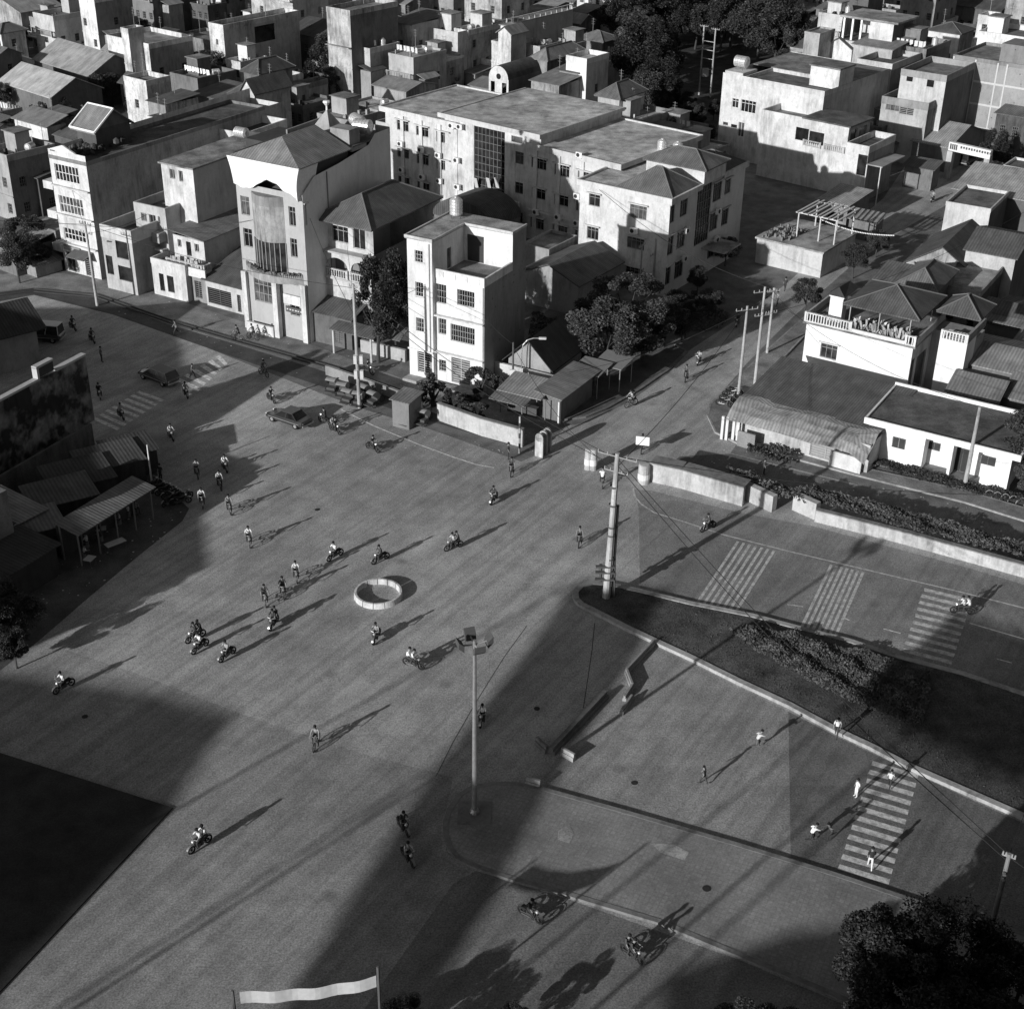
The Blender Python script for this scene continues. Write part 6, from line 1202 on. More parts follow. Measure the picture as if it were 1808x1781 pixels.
for i, (a_, b_, sg) in enumerate(((V(p2, 8.2), WHL.W(3, 0, 10), .3), (V(p2, 8.2), STP.W(2, 0, 8), .4), (V(p2, 9.2), TALL.W(2, 0, 12), .8), (V(p3, 10), OLD.W(3, 0, 12), .5), (V(p3, 10.5), COR.W(2, 0, 10), .6), (V(p11, 5.4), COR.W(7, .5, 9), .4), (V(p11, 5.2), V(p1, 10.8), 1.2), (V(p6, 6.8), TER.W(0, 0, 6.2), .3), (V(p5, 9.8), V(p7, 7.5), 1.2), (V(p5, 7.5), (60, 160, 8), 1.5), (V(p7, 7.5), (48, 96, 7.5), .6), (V(p4, 9.2), (5, 118, 5), .9))):
    cable(a_, b_, 'thin service wire ' + ('from the striped pole to the far left white house', 'from the striped pole to the stepped grey house', 'from the striped pole to the tall grey house', 'from the cart park pole to the old hip roof house', 'from the cart park pole to the white corner house', 'from the tea stall pole up to the white corner house', 'from the tea stall pole to the leaning pole', 'short one into the bright terrace house', 'over the low shop roof to the pole of the flat office', 'from the twin poles up the side street', 'from the flat office pole to the right edge', 'across the street mouth from the twin poles')[i], sg, .02)
# ================================================================ vehicles
def car(name, lab, px, fpx, kind, tone, roofc=None, sc=1.0):
    c = G(*px); f = G(*fpx); a = math.degrees(atan2((f - c).y, (f - c).x)); e = empty(name, (c.x, c.y, .012), a); tag(e, lab, kind)
    van = kind == 'van'; L, Wd = (4.5, 1.7) if not van else (4.2, 1.75); H1 = .82 if not van else .95
    # side profile sections (x, lower z, waist half-width, waist z)
    xs = [(-L / 2, .38, .62, .72), (-L / 2 + .15, .3, .78, H1), (-L * .28, .28, .85, H1 + .05), (0, .28, .85, H1 + .02), (L * .22, .28, .85, H1), (L / 2 - .5, .3, .82, H1 - .14), (L / 2 - .08, .34, .74, H1 - .22), (L / 2, .4, .6, H1 - .32)]
    mb = MB(); vs = []
    for x, zl, hw, zw in xs: vs += [(x, -hw * .92, zl), (x, -hw, (zl + zw) / 2), (x, -hw * .93, zw), (x, hw * .93, zw), (x, hw, (zl + zw) / 2), (x, hw * .92, zl)]
    n = len(xs); fs = [(i * 6 + j, (i + 1) * 6 + j, (i + 1) * 6 + (j + 1) % 6, i * 6 + (j + 1) % 6) for i in range(n - 1) for j in range(6)] + [tuple(range(6)), tuple(range(6 * n - 1, 6 * n - 7, -1))]
    mb.add(vs, fs); mb.build('body', M('gloss', tone), e, smooth=False)
    if van: g_ = [(-L / 2 + .1, L * .2, -L / 2 + .16, L * .08, 1.85)]
    elif kind == 'estate car': g_ = [(-L / 2 + .12, L * .27, -L / 2 + .45, L * .08, 1.42)]
    else: g_ = [(-L * .36, L * .25, -L * .22, L * .06, 1.36)]
    for x0, x1, t0, t1, zt in g_:
        mb = MB(); z0 = H1 - .02; h0, h1 = .8, .66
        mb.add([(x0, -h0, z0), (x1, -h0, z0), (x1, h0, z0), (x0, h0, z0), (t0, -h1, zt), (t1, -h1, zt), (t1, h1, zt), (t0, h1, zt)], [(0, 1, 5, 4), (1, 2, 6, 5), (2, 3, 7, 6), (3, 0, 4, 7), (4, 5, 6, 7)]); mb.build('windows', M('glass', .012), e)
        mb = MB(); mb.box(t0 - .02, -h1 - .02, zt - .02, t1 + .02, h1 + .02, zt + .05)
        for s_ in (-1, 1):
            for xa, xb in ((x0, t0), (x1, t1), ((x0 + x1) / 2, (t0 + t1) / 2)): mb.tube((xa, s_ * h0 * 1.01, z0), (xb, s_ * h1 * 1.01, zt), .035, n=4)
        mb.build('roof', M('gloss', roofc if roofc is not None else tone), e)
    for sx_ in (-L * .31, L * .31):
        for sy_ in (-1, 1):
            mb = MB(); mb.tube((sx_, sy_ * .62, .31), (sx_, sy_ * .84, .31), .31, n=14); w_ = mb.build('wheel', M('plain', .02), e); mb = MB(); mb.tube((sx_, sy_ * .8, .31), (sx_, sy_ * .85, .31), .17, n=10); mb.build('rim', M('metal', .5), w_)
    for s_ in (-1, 1):
        mb = MB(); mb.box(L / 2 - .1, s_ * .5 - .16, .55, L / 2 - .0, s_ * .5 + .16, .68); mb.build('headlight', M('plain', .6), e)
        mb = MB(); mb.box(-L / 2 - .02, s_ * .52 - .14, .6, -L / 2 + .05, s_ * .52 + .14, .74); mb.build('tail_light', M('plain', .1), e)
    mb = MB(); mb.box(L / 2 - .06, -.75, .34, L / 2 + .06, .75, .48); mb.box(-L / 2 - .07, -.75, .36, -L / 2 + .05, .75, .5)
    for s_ in (-1, 1): mb.box(-L * .42, s_ * .86 - .01, .55, L * .4, s_ * .86 + .01, .6)
    mb.build('bumper', M('metal', .45), e); return e
car('estate_car', 'dark estate car with bright trim driving over the faded zebra crossing', (281, 672), (250, 660), 'estate car', .02, .03)
car('saloon_car', 'dark saloon car parked askew in front of the hooded carts', (511, 746), (481, 736), 'saloon car', .035, .045)
car('white_roofed_van', 'small van with a white roof rim beside the pale walled hut at far left', (78, 600), (50, 598), 'van', .04, .75)
car('parked_car', 'dark car loaded on the roof, parked on the side street by the boundary wall', (1442, 470), (1475, 452), 'saloon car', .02, .06)
car('parked_truck', 'dark vehicle far up the side street under the gateway', (1708, 288), (1720, 282), 'van', .03, .05)
def cyc_wheel(mb, c, r, w_=.05, n=16, m=0):
    """tyre ring in the xz plane"""
    k = 6; vs = []
    for i in range(n):
        a = 2 * pi * i / n
        for j in range(k): b = 2 * pi * j / k; rr = r - w_ + w_ * cos(b); vs.append((c[0] + rr * cos(a), c[1] + w_ * sin(b), c[2] + rr * sin(a)))
    mb.add(vs, [(i * k + j, ((i + 1) % n) * k + j, ((i + 1) % n) * k + (j + 1) % k, i * k + (j + 1) % k) for i in range(n) for j in range(k)], m)
    for i in range(0, n, 2): a = 2 * pi * i / n; mb.tube(c, (c[0] + (r - w_) * cos(a), c[1], c[2] + (r - w_) * sin(a)), .008, n=3, m=m)
def make_moto():
    e = empty('motorbike', (0, 0, 0)); L = .62
    for x in (-L, L): mb = MB(); cyc_wheel(mb, (x, 0, .29), .29, .055); mb.tube((x, -.06, .29), (x, .06, .29), .06, n=8); mb.build('wheel', M('plain', .025), e)
    mb = MB(); mb.tube((-L, .07, .29), (.05, .07, .38), .035); mb.tube((-L, -.07, .29), (.05, -.07, .38), .035); mb.box(-.2, -.11, .25, .15, .11, .5); mb.tube((-.5, -.13, .25), (.1, -.13, .3), .05)
    mb.tube((-.3, 0, .55), (.4, 0, .78), .06); mb.add([(.1, -.16, .3), (.34, -.2, .3), (.42, -.14, .82), (.36, .14, .82), (.28, .2, .3), (.04, .16, .3)], [(0, 1, 2), (3, 4, 5), (1, 4, 3, 2)]); mb.tube((L, .05, .29), (.42, .05, .85), .03); mb.tube((L, -.05, .29), (.42, -.05, .85), .03); mb.build('frame', M('metal', .12), e)
    mb = MB(); mb.add([(-.55, -.12, .72), (.12, -.13, .68), (.12, .13, .68), (-.55, .12, .72), (-.58, -.1, .6), (.16, -.1, .55), (.16, .1, .55), (-.58, .1, .6)], [(0, 1, 2, 3), (7, 6, 5, 4), (0, 4, 5, 1), (1, 5, 6, 2), (2, 6, 7, 3), (3, 7, 4, 0)]); mb.build('seat', M('plain', .02), e)
    mb = MB(); mb.tube((.34, -.33, .98), (.4, -.05, .93), .02); mb.tube((.34, .33, .98), (.4, .05, .93), .02); mb.tube((.37, -.26, 1.0), (.36, -.3, 1.14), .012); mb.ball((.35, -.31, 1.17), .05, n=6); mb.build('handlebar', M('metal', .4), e)
    mb = MB(); mb.ball((.46, 0, .82), .11, (1, 1, 1), 8); mb.build('headlight', M('metal', .6), e)
    mb = MB(); n = 6
    for cx, a0, a1 in ((-L, 40, 150), (L, 20, 140)):
        vs = []
        for i in range(n + 1): a = RAD(a0 + (a1 - a0) * i / n); vs += [(cx + .34 * cos(a), -.07, .29 + .34 * sin(a)), (cx + .34 * cos(a), .07, .29 + .34 * sin(a))]
        mb.add(vs, [(2 * i, 2 * i + 1, 2 * i + 3, 2 * i + 2) for i in range(n)])
    mb.build('mudguard', M('metal', .35), e); return e
def make_bicycle():
    e = empty('bicycle', (0, 0, 0))
    for x in (-.52, .52): mb = MB(); cyc_wheel(mb, (x, 0, .34), .34, .038); mb.build('wheel', M('plain', .04), e)
    mb = MB(); J = {'r': (-.52, 0, .34), 'b': (-.08, 0, .3), 's': (-.2, 0, .78), 'h': (.36, 0, .82), 'f': (.52, 0, .34)}
    for a, b in ('rb', 'bs', 'rs', 'sh', 'bh', 'hf'): mb.tube(J[a], J[b], .035, n=5)
    mb.tube((-.55, 0, .72), (-.2, 0, .72), .03, n=4); mb.build('frame', M('metal', .25), e)
    mb = MB(); mb.box(-.34, -.09, .84, -.08, .09, .9); mb.tube((-.2, 0, .76), (-.21, 0, .85), .02); mb.build('saddle', M('plain', .03), e)
    mb = MB(); mb.tube((.36, 0, .82), (.35, 0, 1.0), .02); mb.tube((.22, -.28, 1.0), (.36, 0, 1.0), .018); mb.tube((.22, .28, 1.0), (.36, 0, 1.0), .018); mb.build('handlebar', M('metal', .4), e); return e
def make_cart():
    e = empty('hooded_cart', (0, 0, 0))
    for s_ in (-.5, .5): mb = MB(); cyc_wheel(mb, (.35, s_, .33), .33, .03); mb.build('wheel', M('plain', .03), e)
    mb = MB(); cyc_wheel(mb, (-1.15, 0, .33), .33, .03); mb.build('wheel', M('plain', .03), e)
    mb = MB(); mb.tube((-1.15, 0, .33), (-.5, 0, .7), .03); mb.tube((-1.0, 0, .8), (-.9, 0, 1.05), .025); mb.box(-1.2, -.1, .95, -.9, .1, 1.02); mb.tube((-1.1, 0, .9), (-.3, 0, .45), .03); mb.box(-.1, -.45, .3, .95, .45, .38); mb.build('frame', M('metal', .15), e)
    mb = MB(); mb.box(-.15, -.42, .38, .5, .42, .62); mb.box(-.25, -.42, .38, -.1, .42, 1.1); mb.box(.5, -.42, .3, 1.0, .42, .36); mb.build('seat', M('plain', .08), e)
    mb = MB(); n = 9; vs = []
    for i in range(n + 1): a = RAD(175 - 130 * i / n); vs += [(.15 + .62 * cos(a), -.5, .95 + .6 * sin(a)), (.15 + .62 * cos(a), .5, .95 + .6 * sin(a))]
    mb.add(vs, [(2 * i, 2 * i + 1, 2 * i + 3, 2 * i + 2) for i in range(n)]); c = len(mb.v)
    for s_ in (-.5, .5): mb.add([(.15 + .62 * cos(RAD(175 - 130 * i / n)), s_, .95 + .6 * sin(RAD(175 - 130 * i / n))) for i in range(n + 1)] + [(-.2, s_, .7)], [tuple(range(n + 2))])
    mb.build('hood', M('cloth', .24), e); return e
# ---------------------------------------------------------------- people (one skinned surface per pose)
def skin_body(J, E):
    """J: name -> (pos, radius); E: edges; pelvis first"""
    me = bpy.data.meshes.new('person_body'); ks = list(J); me.from_pydata([J[k][0] for k in ks], [(ks.index(a), ks.index(b)) for a, b in E], [])
    o = bpy.data.objects.new('tmp', me); COL.objects.link(o); sk = o.modifiers.new('s', 'SKIN'); sk.use_smooth_shade = True
    for i, k in enumerate(ks):
        r = J[k][1]; me.skin_vertices[0].data[i].radius = r if isinstance(r, tuple) else (r, r)
    me.skin_vertices[0].data[0].use_root = True
    sb = o.modifiers.new('u', 'SUBSURF'); sb.levels = 1; sb.render_levels = 1
    dg = bpy.context.evaluated_depsgraph_get(); m2 = bpy.data.meshes.new_from_object(o.evaluated_get(dg)); bpy.data.objects.remove(o); return m2
def seg_d(p, a, b): ab = b - a; t = max(0, min(1, (p - a).dot(ab) / max(1e-9, ab.length_squared))); return (p - a - ab * t).length
def make_person(pose):
    P = {}
    hip = {'ride': .8, 'cycle': .98, 'stand': .93, 'walk': .92, 'run': .88, 'sit': .5}[pose]
    lean = {'ride': .14, 'cycle': .2, 'stand': 0, 'walk': .04, 'run': .25, 'sit': .08}[pose]
    x0 = {'ride': -.1, 'cycle': -.2}.get(pose, 0)
    pel = Vector((x0, 0, hip)); ch = pel + Vector((lean * .6, 0, .3)); nk = pel + Vector((lean, 0, .5)); hd = nk + Vector((.05 + lean * .2, 0, .17))
    J = {'pel': (pel, (.15, .12)), 'ch': (ch, (.17, .12)), 'nk': (nk, .065), 'hd': (hd, .1), 'ht': (hd + Vector((0, 0, .1)), .075)}; E = [('pel', 'ch'), ('ch', 'nk'), ('nk', 'hd'), ('hd', 'ht')]
    for s_, n in ((1, 'l'), (-1, 'r')):
        if pose in ('ride', 'cycle'):
            kn = pel + Vector((.42, .17 * s_, -.08 - (.18 * (s_ > 0) if pose == 'cycle' else 0))); ft = kn + Vector((-.1, .0, -.38 - (0 if pose == 'ride' else .04))); el = nk + Vector((.14, .25 * s_, -.24)); hn = Vector((.33, .28 * s_, 1.0 if pose == 'ride' else 1.02)); to = ft + Vector((.18, 0, -.03))
        elif pose == 'sit':
            kn = pel + Vector((.38, .13 * s_, .04)); ft = Vector((.42, .14 * s_, .06)); el = nk + Vector((.08, .22 * s_, -.25)); hn = el + Vector((.22, -.08 * s_, -.03)); to = ft + Vector((.17, 0, -.02))
        elif pose == 'stand':
            kn = pel + Vector((.03, .1 * s_, -.43)); ft = Vector((0, .11 * s_, .07)); el = nk + Vector((-.02, .24 * s_, -.28)); hn = el + Vector((.1, 0, -.24)); to = Vector((.17, .12 * s_, .035))
        elif pose == 'walk':
            kn = pel + Vector((.16 * s_ + .06, .09 * s_, -.42)); ft = Vector((.3 * s_, .09 * s_, .08 if s_ > 0 else .14)); el = nk + Vector((-.1 * s_, .23 * s_, -.27)); hn = el + Vector((-.05 * s_ + .12, 0, -.22)); to = ft + Vector((.16, 0, -.03))
        else:
            kn = pel + (Vector((.32, .1, -.28)) if s_ > 0 else Vector((-.08, -.1, -.42))); ft = kn + (Vector((-.08, 0, -.42)) if s_ > 0 else Vector((-.42, 0, .06))); el = nk + Vector((-.22 * s_, .24 * s_, -.16)); hn = el + Vector((.2, -.04 * s_, .06)); to = ft + Vector((.15, 0, -.05 if s_ < 0 else -.02))
        sh = nk + Vector((-.01, .18 * s_, -.07)); hp = pel + Vector((0, .09 * s_, -.03))
        J.update({'sh' + n: (sh, .065), 'el' + n: (el, .045), 'hn' + n: (hn, .032), 'hf' + n: (hn + (hn - el).normalized() * .09, .022), 'hp' + n: (hp, .1), 'kn' + n: (kn, .065), 'ft' + n: (ft, .042), 'to' + n: (to, .032)})
        E += [('ch', 'sh' + n), ('sh' + n, 'el' + n), ('el' + n, 'hn' + n), ('hn' + n, 'hf' + n), ('pel', 'hp' + n), ('hp' + n, 'kn' + n), ('kn' + n, 'ft' + n), ('ft' + n, 'to' + n)]
    me = skin_body(J, E); pos = {k: v[0] for k, v in J.items()}; me.materials.clear()
    for i in range(3): me.materials.append(None)
    me.polygons.foreach_set('use_smooth', [True] * len(me.polygons))
    SK = [('nk', 'hd'), ('hd', 'ht')] + [(a + n, b + n) for n in 'lr' for a, b in (('hn', 'hf'), ('el', 'hn'))]
    SH = [('pel', 'ch'), ('ch', 'nk')] + [(a + n, b + n) for n in 'lr' for a, b in (('sh', 'el'),)] + [('ch', 'sh' + n) for n in 'lr']
    TR = [('hp' + n, 'kn' + n) for n in 'lr'] + [('kn' + n, 'ft' + n) for n in 'lr'] + [('pel', 'hp' + n) for n in 'lr'] + [('ft' + n, 'to' + n) for n in 'lr']
    for p in me.polygons:
        c = p.center; d = [min(seg_d(c, pos[a], pos[b]) for a, b in S_) for S_ in (SK, SH, TR)]; i = d.index(min(d))
        if i == 1 and c.z < pel.z + .04: i = 2
        p.material_index = i
    hb = MB(); hb.ball(tuple(hd + Vector((-.02, 0, .055))), .118, (1, .92, .95), 10); hm = bpy.data.meshes.new('hair'); hb.v = [v for v in hb.v]; hm.from_pydata(hb.v, [], hb.f); hm.polygons.foreach_set('use_smooth', [True] * len(hm.polygons))
    fc = MB(); fx = hd + Vector((.1, 0, .0)); fc.ball(tuple(fx + Vector((.01, 0, -.01))), .022, (1.2, .8, 1.2), 6); fc.ball(tuple(fx + Vector((-.005, .04, .025))), .014, n=6); fc.ball(tuple(fx + Vector((-.005, -.04, .025))), .014, n=6); fc.box(fx.x - .01, -.03, fx.z - .062, fx.x + .004, .03, fx.z - .05)
    fm = bpy.data.meshes.new('face'); fm.from_pydata(fc.v, [], fc.f); return me, hm, fm
POSE = {k: make_person(k) for k in ('ride', 'cycle', 'stand', 'walk', 'run', 'sit')}
SKIN = M('plain', .25); SKIN2 = SKIN
def person(pose, loc, ang, shirt, trous, lab, sc=1.0, hat=None, hair=.015, group=None):
    me, hm, fm = POSE[pose]; o = bpy.data.objects.new('person', me); COL.objects.link(o)
    for i, m_ in enumerate((SKIN, M('cloth', shirt), M('cloth', trous))): o.material_slots[i].link = 'OBJECT'; o.material_slots[i].material = m_
    o.location = loc; o.rotation_euler.z = RAD(ang); o.scale = (sc,) * 3; tag(o, lab, 'person', group)
    hr = bpy.data.objects.new('hair', hm); COL.objects.link(hr); hr.parent = o
    if not len(hm.materials): hm.materials.append(None)
    hr.material_slots[0].link = 'OBJECT'; hr.material_slots[0].material = M('cloth', hat if hat else hair)
    f_ = bpy.data.objects.new('face_features', fm); COL.objects.link(f_); f_.parent = o
    if not len(fm.materials): fm.materials.append(M('plain', .12))
    return o
MOTO = make_moto(); BIKE = make_bicycle(); CART = make_cart()
for q in (MOTO, BIKE, CART): kids(q)
_used = set()
def take(proto):
    if proto.name in _used: return copy_tree(proto)
    _used.add(proto.name); return proto
def rider(px, fpx, kind, shirt, where, n=1, shirt2=None, trous=.04, hat=None, look=None):
    c = G(*px); f = G(*fpx); a = math.degrees(atan2((f - c).y, (f - c).x)); e = take(MOTO if kind == 'm' else BIKE); e.location = (c.x, c.y, .008); e.rotation_euler.z = RAD(a)
    tw = {'m': 'motorbike', 'b': 'bicycle'}[kind]; tag(e, 'dark %s %s' % (tw, where), tw, tw + 's out on the junction'); tn = 'white' if shirt > .5 else ('grey' if shirt > .15 else 'dark')
    look = look or '%s-shirted rider on the %s' % (tn, tw); u = Vector((cos(RAD(a)), sin(RAD(a)), 0))
    person('ride' if kind == 'm' else 'cycle', Vector((c.x, c.y, .008)) + u * .02, a + RND.uniform(-5, 5), shirt, trous, '%s %s' % (look, where), hat=hat)
    if n > 1:
        s2 = shirt2 if shirt2 is not None else shirt; person('ride', Vector((c.x, c.y, .02)) - u * .36, a + RND.uniform(-8, 8), s2, .06, '%s-shirted pillion passenger on the %s %s' % ('white' if s2 > .5 else 'grey' if s2 > .15 else 'dark', tw, where))
R_ = rider
R_((129, 582), (139, 589), 'm', .05, 'nearest the white-roofed van'); R_((163, 604), (173, 613), 'm', .06, 'second from the white-roofed van')
R_((466, 664), (478, 670), 'b', .1, 'beside the end of the railway bed, above the dark saloon'); R_((479, 709), (488, 716), 'm', .05, 'just above the dark saloon car')
R_((574, 748), (562, 743), 'm', .05, 'immediately right of the dark saloon car'); R_((592, 764), (606, 772), 'm', .05, 'between the saloon car and the lone bright-fronted bike', 2, .4)
R_((658, 796), (671, 802), 'm', .04, 'with a bright front wheel crossing the thin road line'); R_((397, 830), (404, 840), 'm', .8, 'topmost of the white shirts right of the market'); R_((388, 862), (395, 874), 'b', .5, 'right below the topmost white shirt')
R_((405, 905), (411, 917), 'b', .28, 'third below the topmost white shirt'); R_((348, 842), (352, 853), 'b', .5, 'nearest the parked bikes of the market'); R_((357, 893), (360, 905), 'b', .7, 'beside the last parked bike of the market')
R_((302, 775), (311, 786), 'm', .5, 'between the zebra crossing and the thin pale post'); R_((328, 700), (335, 709), 'm', .3, 'just below the dark estate car'); R_((214, 738), (224, 748), 'm', .4, 'riding over the faded zebra by the hoarding'); R_((176, 702), (180, 712), 'm', .03, 'in shade between the hoarding and the zebra')
R_((440, 962), (443, 975), 'b', .85, 'alone left of the ring, long shadow behind'); R_((523, 1024), (526, 1037), 'b', .75, 'upper left of the white ring, facing the viewer'); R_((500, 1052), (502, 1064), 'b', .06, 'second of three cyclists left of the ring'); R_((468, 1066), (471, 1080), 'b', .08, 'leftmost of three cyclists left of the ring')
R_((484, 1106), (474, 1120), 'm', .05, 'below the three cyclists', 2, .05); R_((592, 986), (577, 994), 'm', .8, 'nearly above the ring heading left'); R_((672, 992), (656, 999), 'm', .06, 'directly above the ring'); R_((801, 970), (785, 975), 'm', .45, 'upper right of the ring', 2, .1)
R_((872, 886), (861, 900), 'm', .06, 'in mid junction toward the gap in the wall'); R_((346, 1130), (334, 1136), 'm', .04, 'rear one of the pair at the left dark zone', 2, .03); R_((354, 1148), (341, 1157), 'm', .75, 'front one of the pair at the left dark zone'); R_((402, 1162), (391, 1170), 'm', .35, 'right of the pair at the left dark zone')
R_((114, 1218), (98, 1227), 'm', .7, 'alone far down the left side'); R_((665, 1130), (657, 1144), 'm', .3, 'just below the white ring'); R_((730, 1178), (747, 1184), 'm', .85, 'left of the floodlight mast top', 2, .85); R_((852, 1275), (847, 1290), 'm', .8, 'right behind the floodlight mast')
R_((559, 1318), (553, 1332), 'b', .3, 'lonely in the lower left middle'); R_((354, 1497), (338, 1508), 'm', .6, 'lowest on the left by the black roof', 2, .8); R_((712, 1466), (723, 1482), 'm', .06, 'upper of two in the big shadow band'); R_((720, 1520), (731, 1535), 'm', .4, 'lower of two in the big shadow band')
R_((936, 1622), (956, 1634), 'm', .06, 'below the paved island'); R_((1116, 1692), (1134, 1706), 'm', .06, 'lowest right of all, below the paved island', 2, .08); R_((1698, 1084), (1680, 1082), 'm', .85, 'crossing the far zebra at the right', 2, .85); R_((1250, 936), (1240, 940), 'm', .06, 'on the edge line of the far carriageway')
R_((1023, 962), (1020, 974), 'b', .2, 'left of the leaning pole'); R_((1114, 718), (1102, 722), 'b', .4, 'at the mouth of the side street', 2, .1); R_((1211, 672), (1207, 682), 'b', .15, 'coming down the side street, front one'); R_((1234, 642), (1228, 652), 'm', .4, 'coming down the side street, rear one')
R_((1063, 858), (1062, 846), 'b', .85, 'heading away through the gap in the wall'); R_((903, 838), (900, 850), 'b', .1, 'just in front of the cart park wall'); R_((1646, 356), (1638, 364), 'm', .35, 'far up the side street by the pale-walled house'); R_((649, 660), (661, 664), 'm', .08, 'on the pavement beside the pole of the carts')
R_((1302, 575), (1296, 584), 'm', .06, 'on the side street left of the twin poles'); R_((1206, 602), (1212, 594), 'b', .2, 'by the kerb under the big trees'); R_((420, 602), (410, 600), 'b', .1, 'on the pavement left, nearer the tall house'); R_((447, 600), (436, 597), 'b', .15, 'on the pavement in front of the tall house')
R_((1533, 440), (1530, 450), 'b', .15, 'far up the street under the string of lamps'); R_((1133, 798), (1136, 786), 'b', .3, 'carrying a white board by the right wall')
mb = MB(); mb.box(-.6, -.04, 0, .6, .04, .9); o = mb.build('white_board', M('plain', .9)); b = G(1133, 800); o.location = (b.x, b.y - .25, .95); o.rotation_euler = (RAD(12), 0, RAD(-12)); tag(o, 'big white board carried on a bicycle by the right wall', 'board')
# parked bikes by the market
for i, (x, y) in enumerate(((272, 862), (282, 868), (292, 872), (303, 878), (312, 884), (320, 890), (328, 884), (300, 890))):
    e = take(MOTO); c = G(x, y); e.location = (c.x, c.y, .008); e.rotation_euler.z = RAD(RND.uniform(20, 60)); tag(e, 'dark motorbike parked in the tight row at the corner of the market yard', 'motorbike', 'motorbikes parked at the market corner')
for i, (x, y) in enumerate(((1278, 720), (1284, 712), (1290, 704), (1296, 699))):
    e = take(MOTO); c = G(x, y); e.location = (c.x, c.y, .16); e.rotation_euler.z = RAD(RND.uniform(-30, 10)); tag(e, 'dark motorbike parked below the twin poles at the low shop', 'motorbike', 'motorbikes parked below the twin poles')
for i, (x, y, lab) in enumerate(((588, 692, 'leftmost pale hooded cycle cart of the parked cluster'), (606, 700, 'second hooded cycle cart from the left in the cluster'), (616, 712, 'front hooded cycle cart left of the concrete pole'), (634, 716, 'hooded cycle cart with its hood right behind the pole foot'), (645, 704, 'rear hooded cycle cart right of the pole'), (660, 716, 'rightmost hooded cycle cart of the cluster by the pole'), (722, 750, 'left one of the two hooded carts by the brick hut'), (748, 748, 'right one of the two hooded carts by the brick hut'))):
    e = take(CART); c = G(x, y); e.location = (c.x, c.y, .008); e.rotation_euler.z = RAD(-120 + RND.uniform(-18, 18)); tag(e, lab, 'cycle cart', 'hooded cycle carts parked behind the junction')
# pedestrians
for px, pose, a, s_, t_, lab, sc in (((1335, 1322), 'run', 20, .55, .12, 'child in pale shirt running left of the kerb walker', .88), ((1475, 1306), 'walk', 250, .85, .05, 'person in white top stepping on the island kerb', .93), ((1242, 1385), 'walk', 150, .08, .06, 'dark-clothed child alone in the middle of the empty lane', .85), ((1569, 1392), 'walk', 60, .75, .05, 'child in white shirt on the upper stripes of the near zebra', .85),
        ((1511, 1406), 'stand', 200, .85, .85, 'child in all-white clothes at the left edge of the near zebra', .82), ((1430, 1488), 'run', 15, .9, .05, 'child in white shirt sprinting bent forward toward the zebra', .88), ((1466, 1484), 'run', 200, .12, .05, 'dark-shirted child beside the sprinting one', .88), ((1535, 1534), 'walk', 80, .03, .7, 'person in a dark top and pale trousers on the lower zebra stripes', .95),
        ((285, 850), 'stand', 240, .03, .03, 'person in dark clothes and a light cap standing behind the parked bikes', 1.0), ((312, 592), 'walk', 200, .1, .05, 'lone dark pedestrian on the railway bed near the far zebra', 1.0), ((1385, 515), 'walk', 60, .05, .04, 'dark pedestrian in the side street above the twin poles', 1.0), ((1372, 540), 'walk', 230, .25, .05, 'pedestrian in grey on the side street near the third pole', 1.0),
        ((1348, 838), 'stand', 0, .06, .05, 'dark figure on the service road behind the pale wall', .9), ((897, 812), 'stand', 0, .05, .05, 'dark figure at the foot of the cart park wall', 1.0), ((180, 640), 'stand', 30, .1, .05, 'dim figure standing beyond the top rim of the hoarding', 1.0), ((340, 668), 'walk', 0, .1, .05, 'dim figure near the upper faded zebra stripes', .9)):
    c = G(*px); person(pose, (c.x, c.y, .01 if 'kerb' not in lab[:60] or 'stepping' not in lab else .27), a, s_, t_, lab, sc)
# market customers, stools and tables
spots = [(172, 905), (183, 912), (205, 905), (220, 900), (190, 925), (183, 935), (172, 940), (205, 918), (228, 912), (155, 965), (150, 985), (212, 925), (240, 905), (180, 955), (165, 925)]
for i, (x, y) in enumerate(spots):
    c = G(x, y); person('sit', (c.x, c.y, .01), RND.uniform(0, 360), RND.choice((.05, .2, .5, .6, .1)), .05, 'seated customer among the low tables in the dim market yard', .95, group='customers seated in the market yard')
    st = MB(); st.lathe([(0, .44), (.16, .44), (.17, .4), (.13, .36), (.15, 0), (.12, 0), (.1, .36)], n=8); o = st.build('stool', M('plain', .2)); o.location = (c.x, c.y, .012); tag(o, 'low round stool under a seated customer of the market yard', 'stool', 'stools in the market yard')
for i, (x, y) in enumerate(((195, 915), (215, 908), (205, 970), (160, 998), (180, 945))):
    c = G(x, y); e = empty('table', c, RND.uniform(0, 90)); tag(e, ('small table with a pale top, topmost in the market yard', 'small pale table nearest the parked bikes', 'long light table in the middle of the market yard', 'lowest pale table of the market yard', 'small table between the seated customers and the long table')[i], 'table'); mb = MB(); L = 1.6 if i == 2 else .8; mb.box(-L / 2, -.35, .62, L / 2, .35, .67); mb.build('top', M('plain', .5), e)
    for a in (-1, 1):
        for b_ in (-1, 1): mb = MB(); mb.tube((a * (L / 2 - .06), b_ * .28, 0), (a * (L / 2 - .06), b_ * .28, .62), .025, n=5); mb.build('leg', M('plain', .1), e)
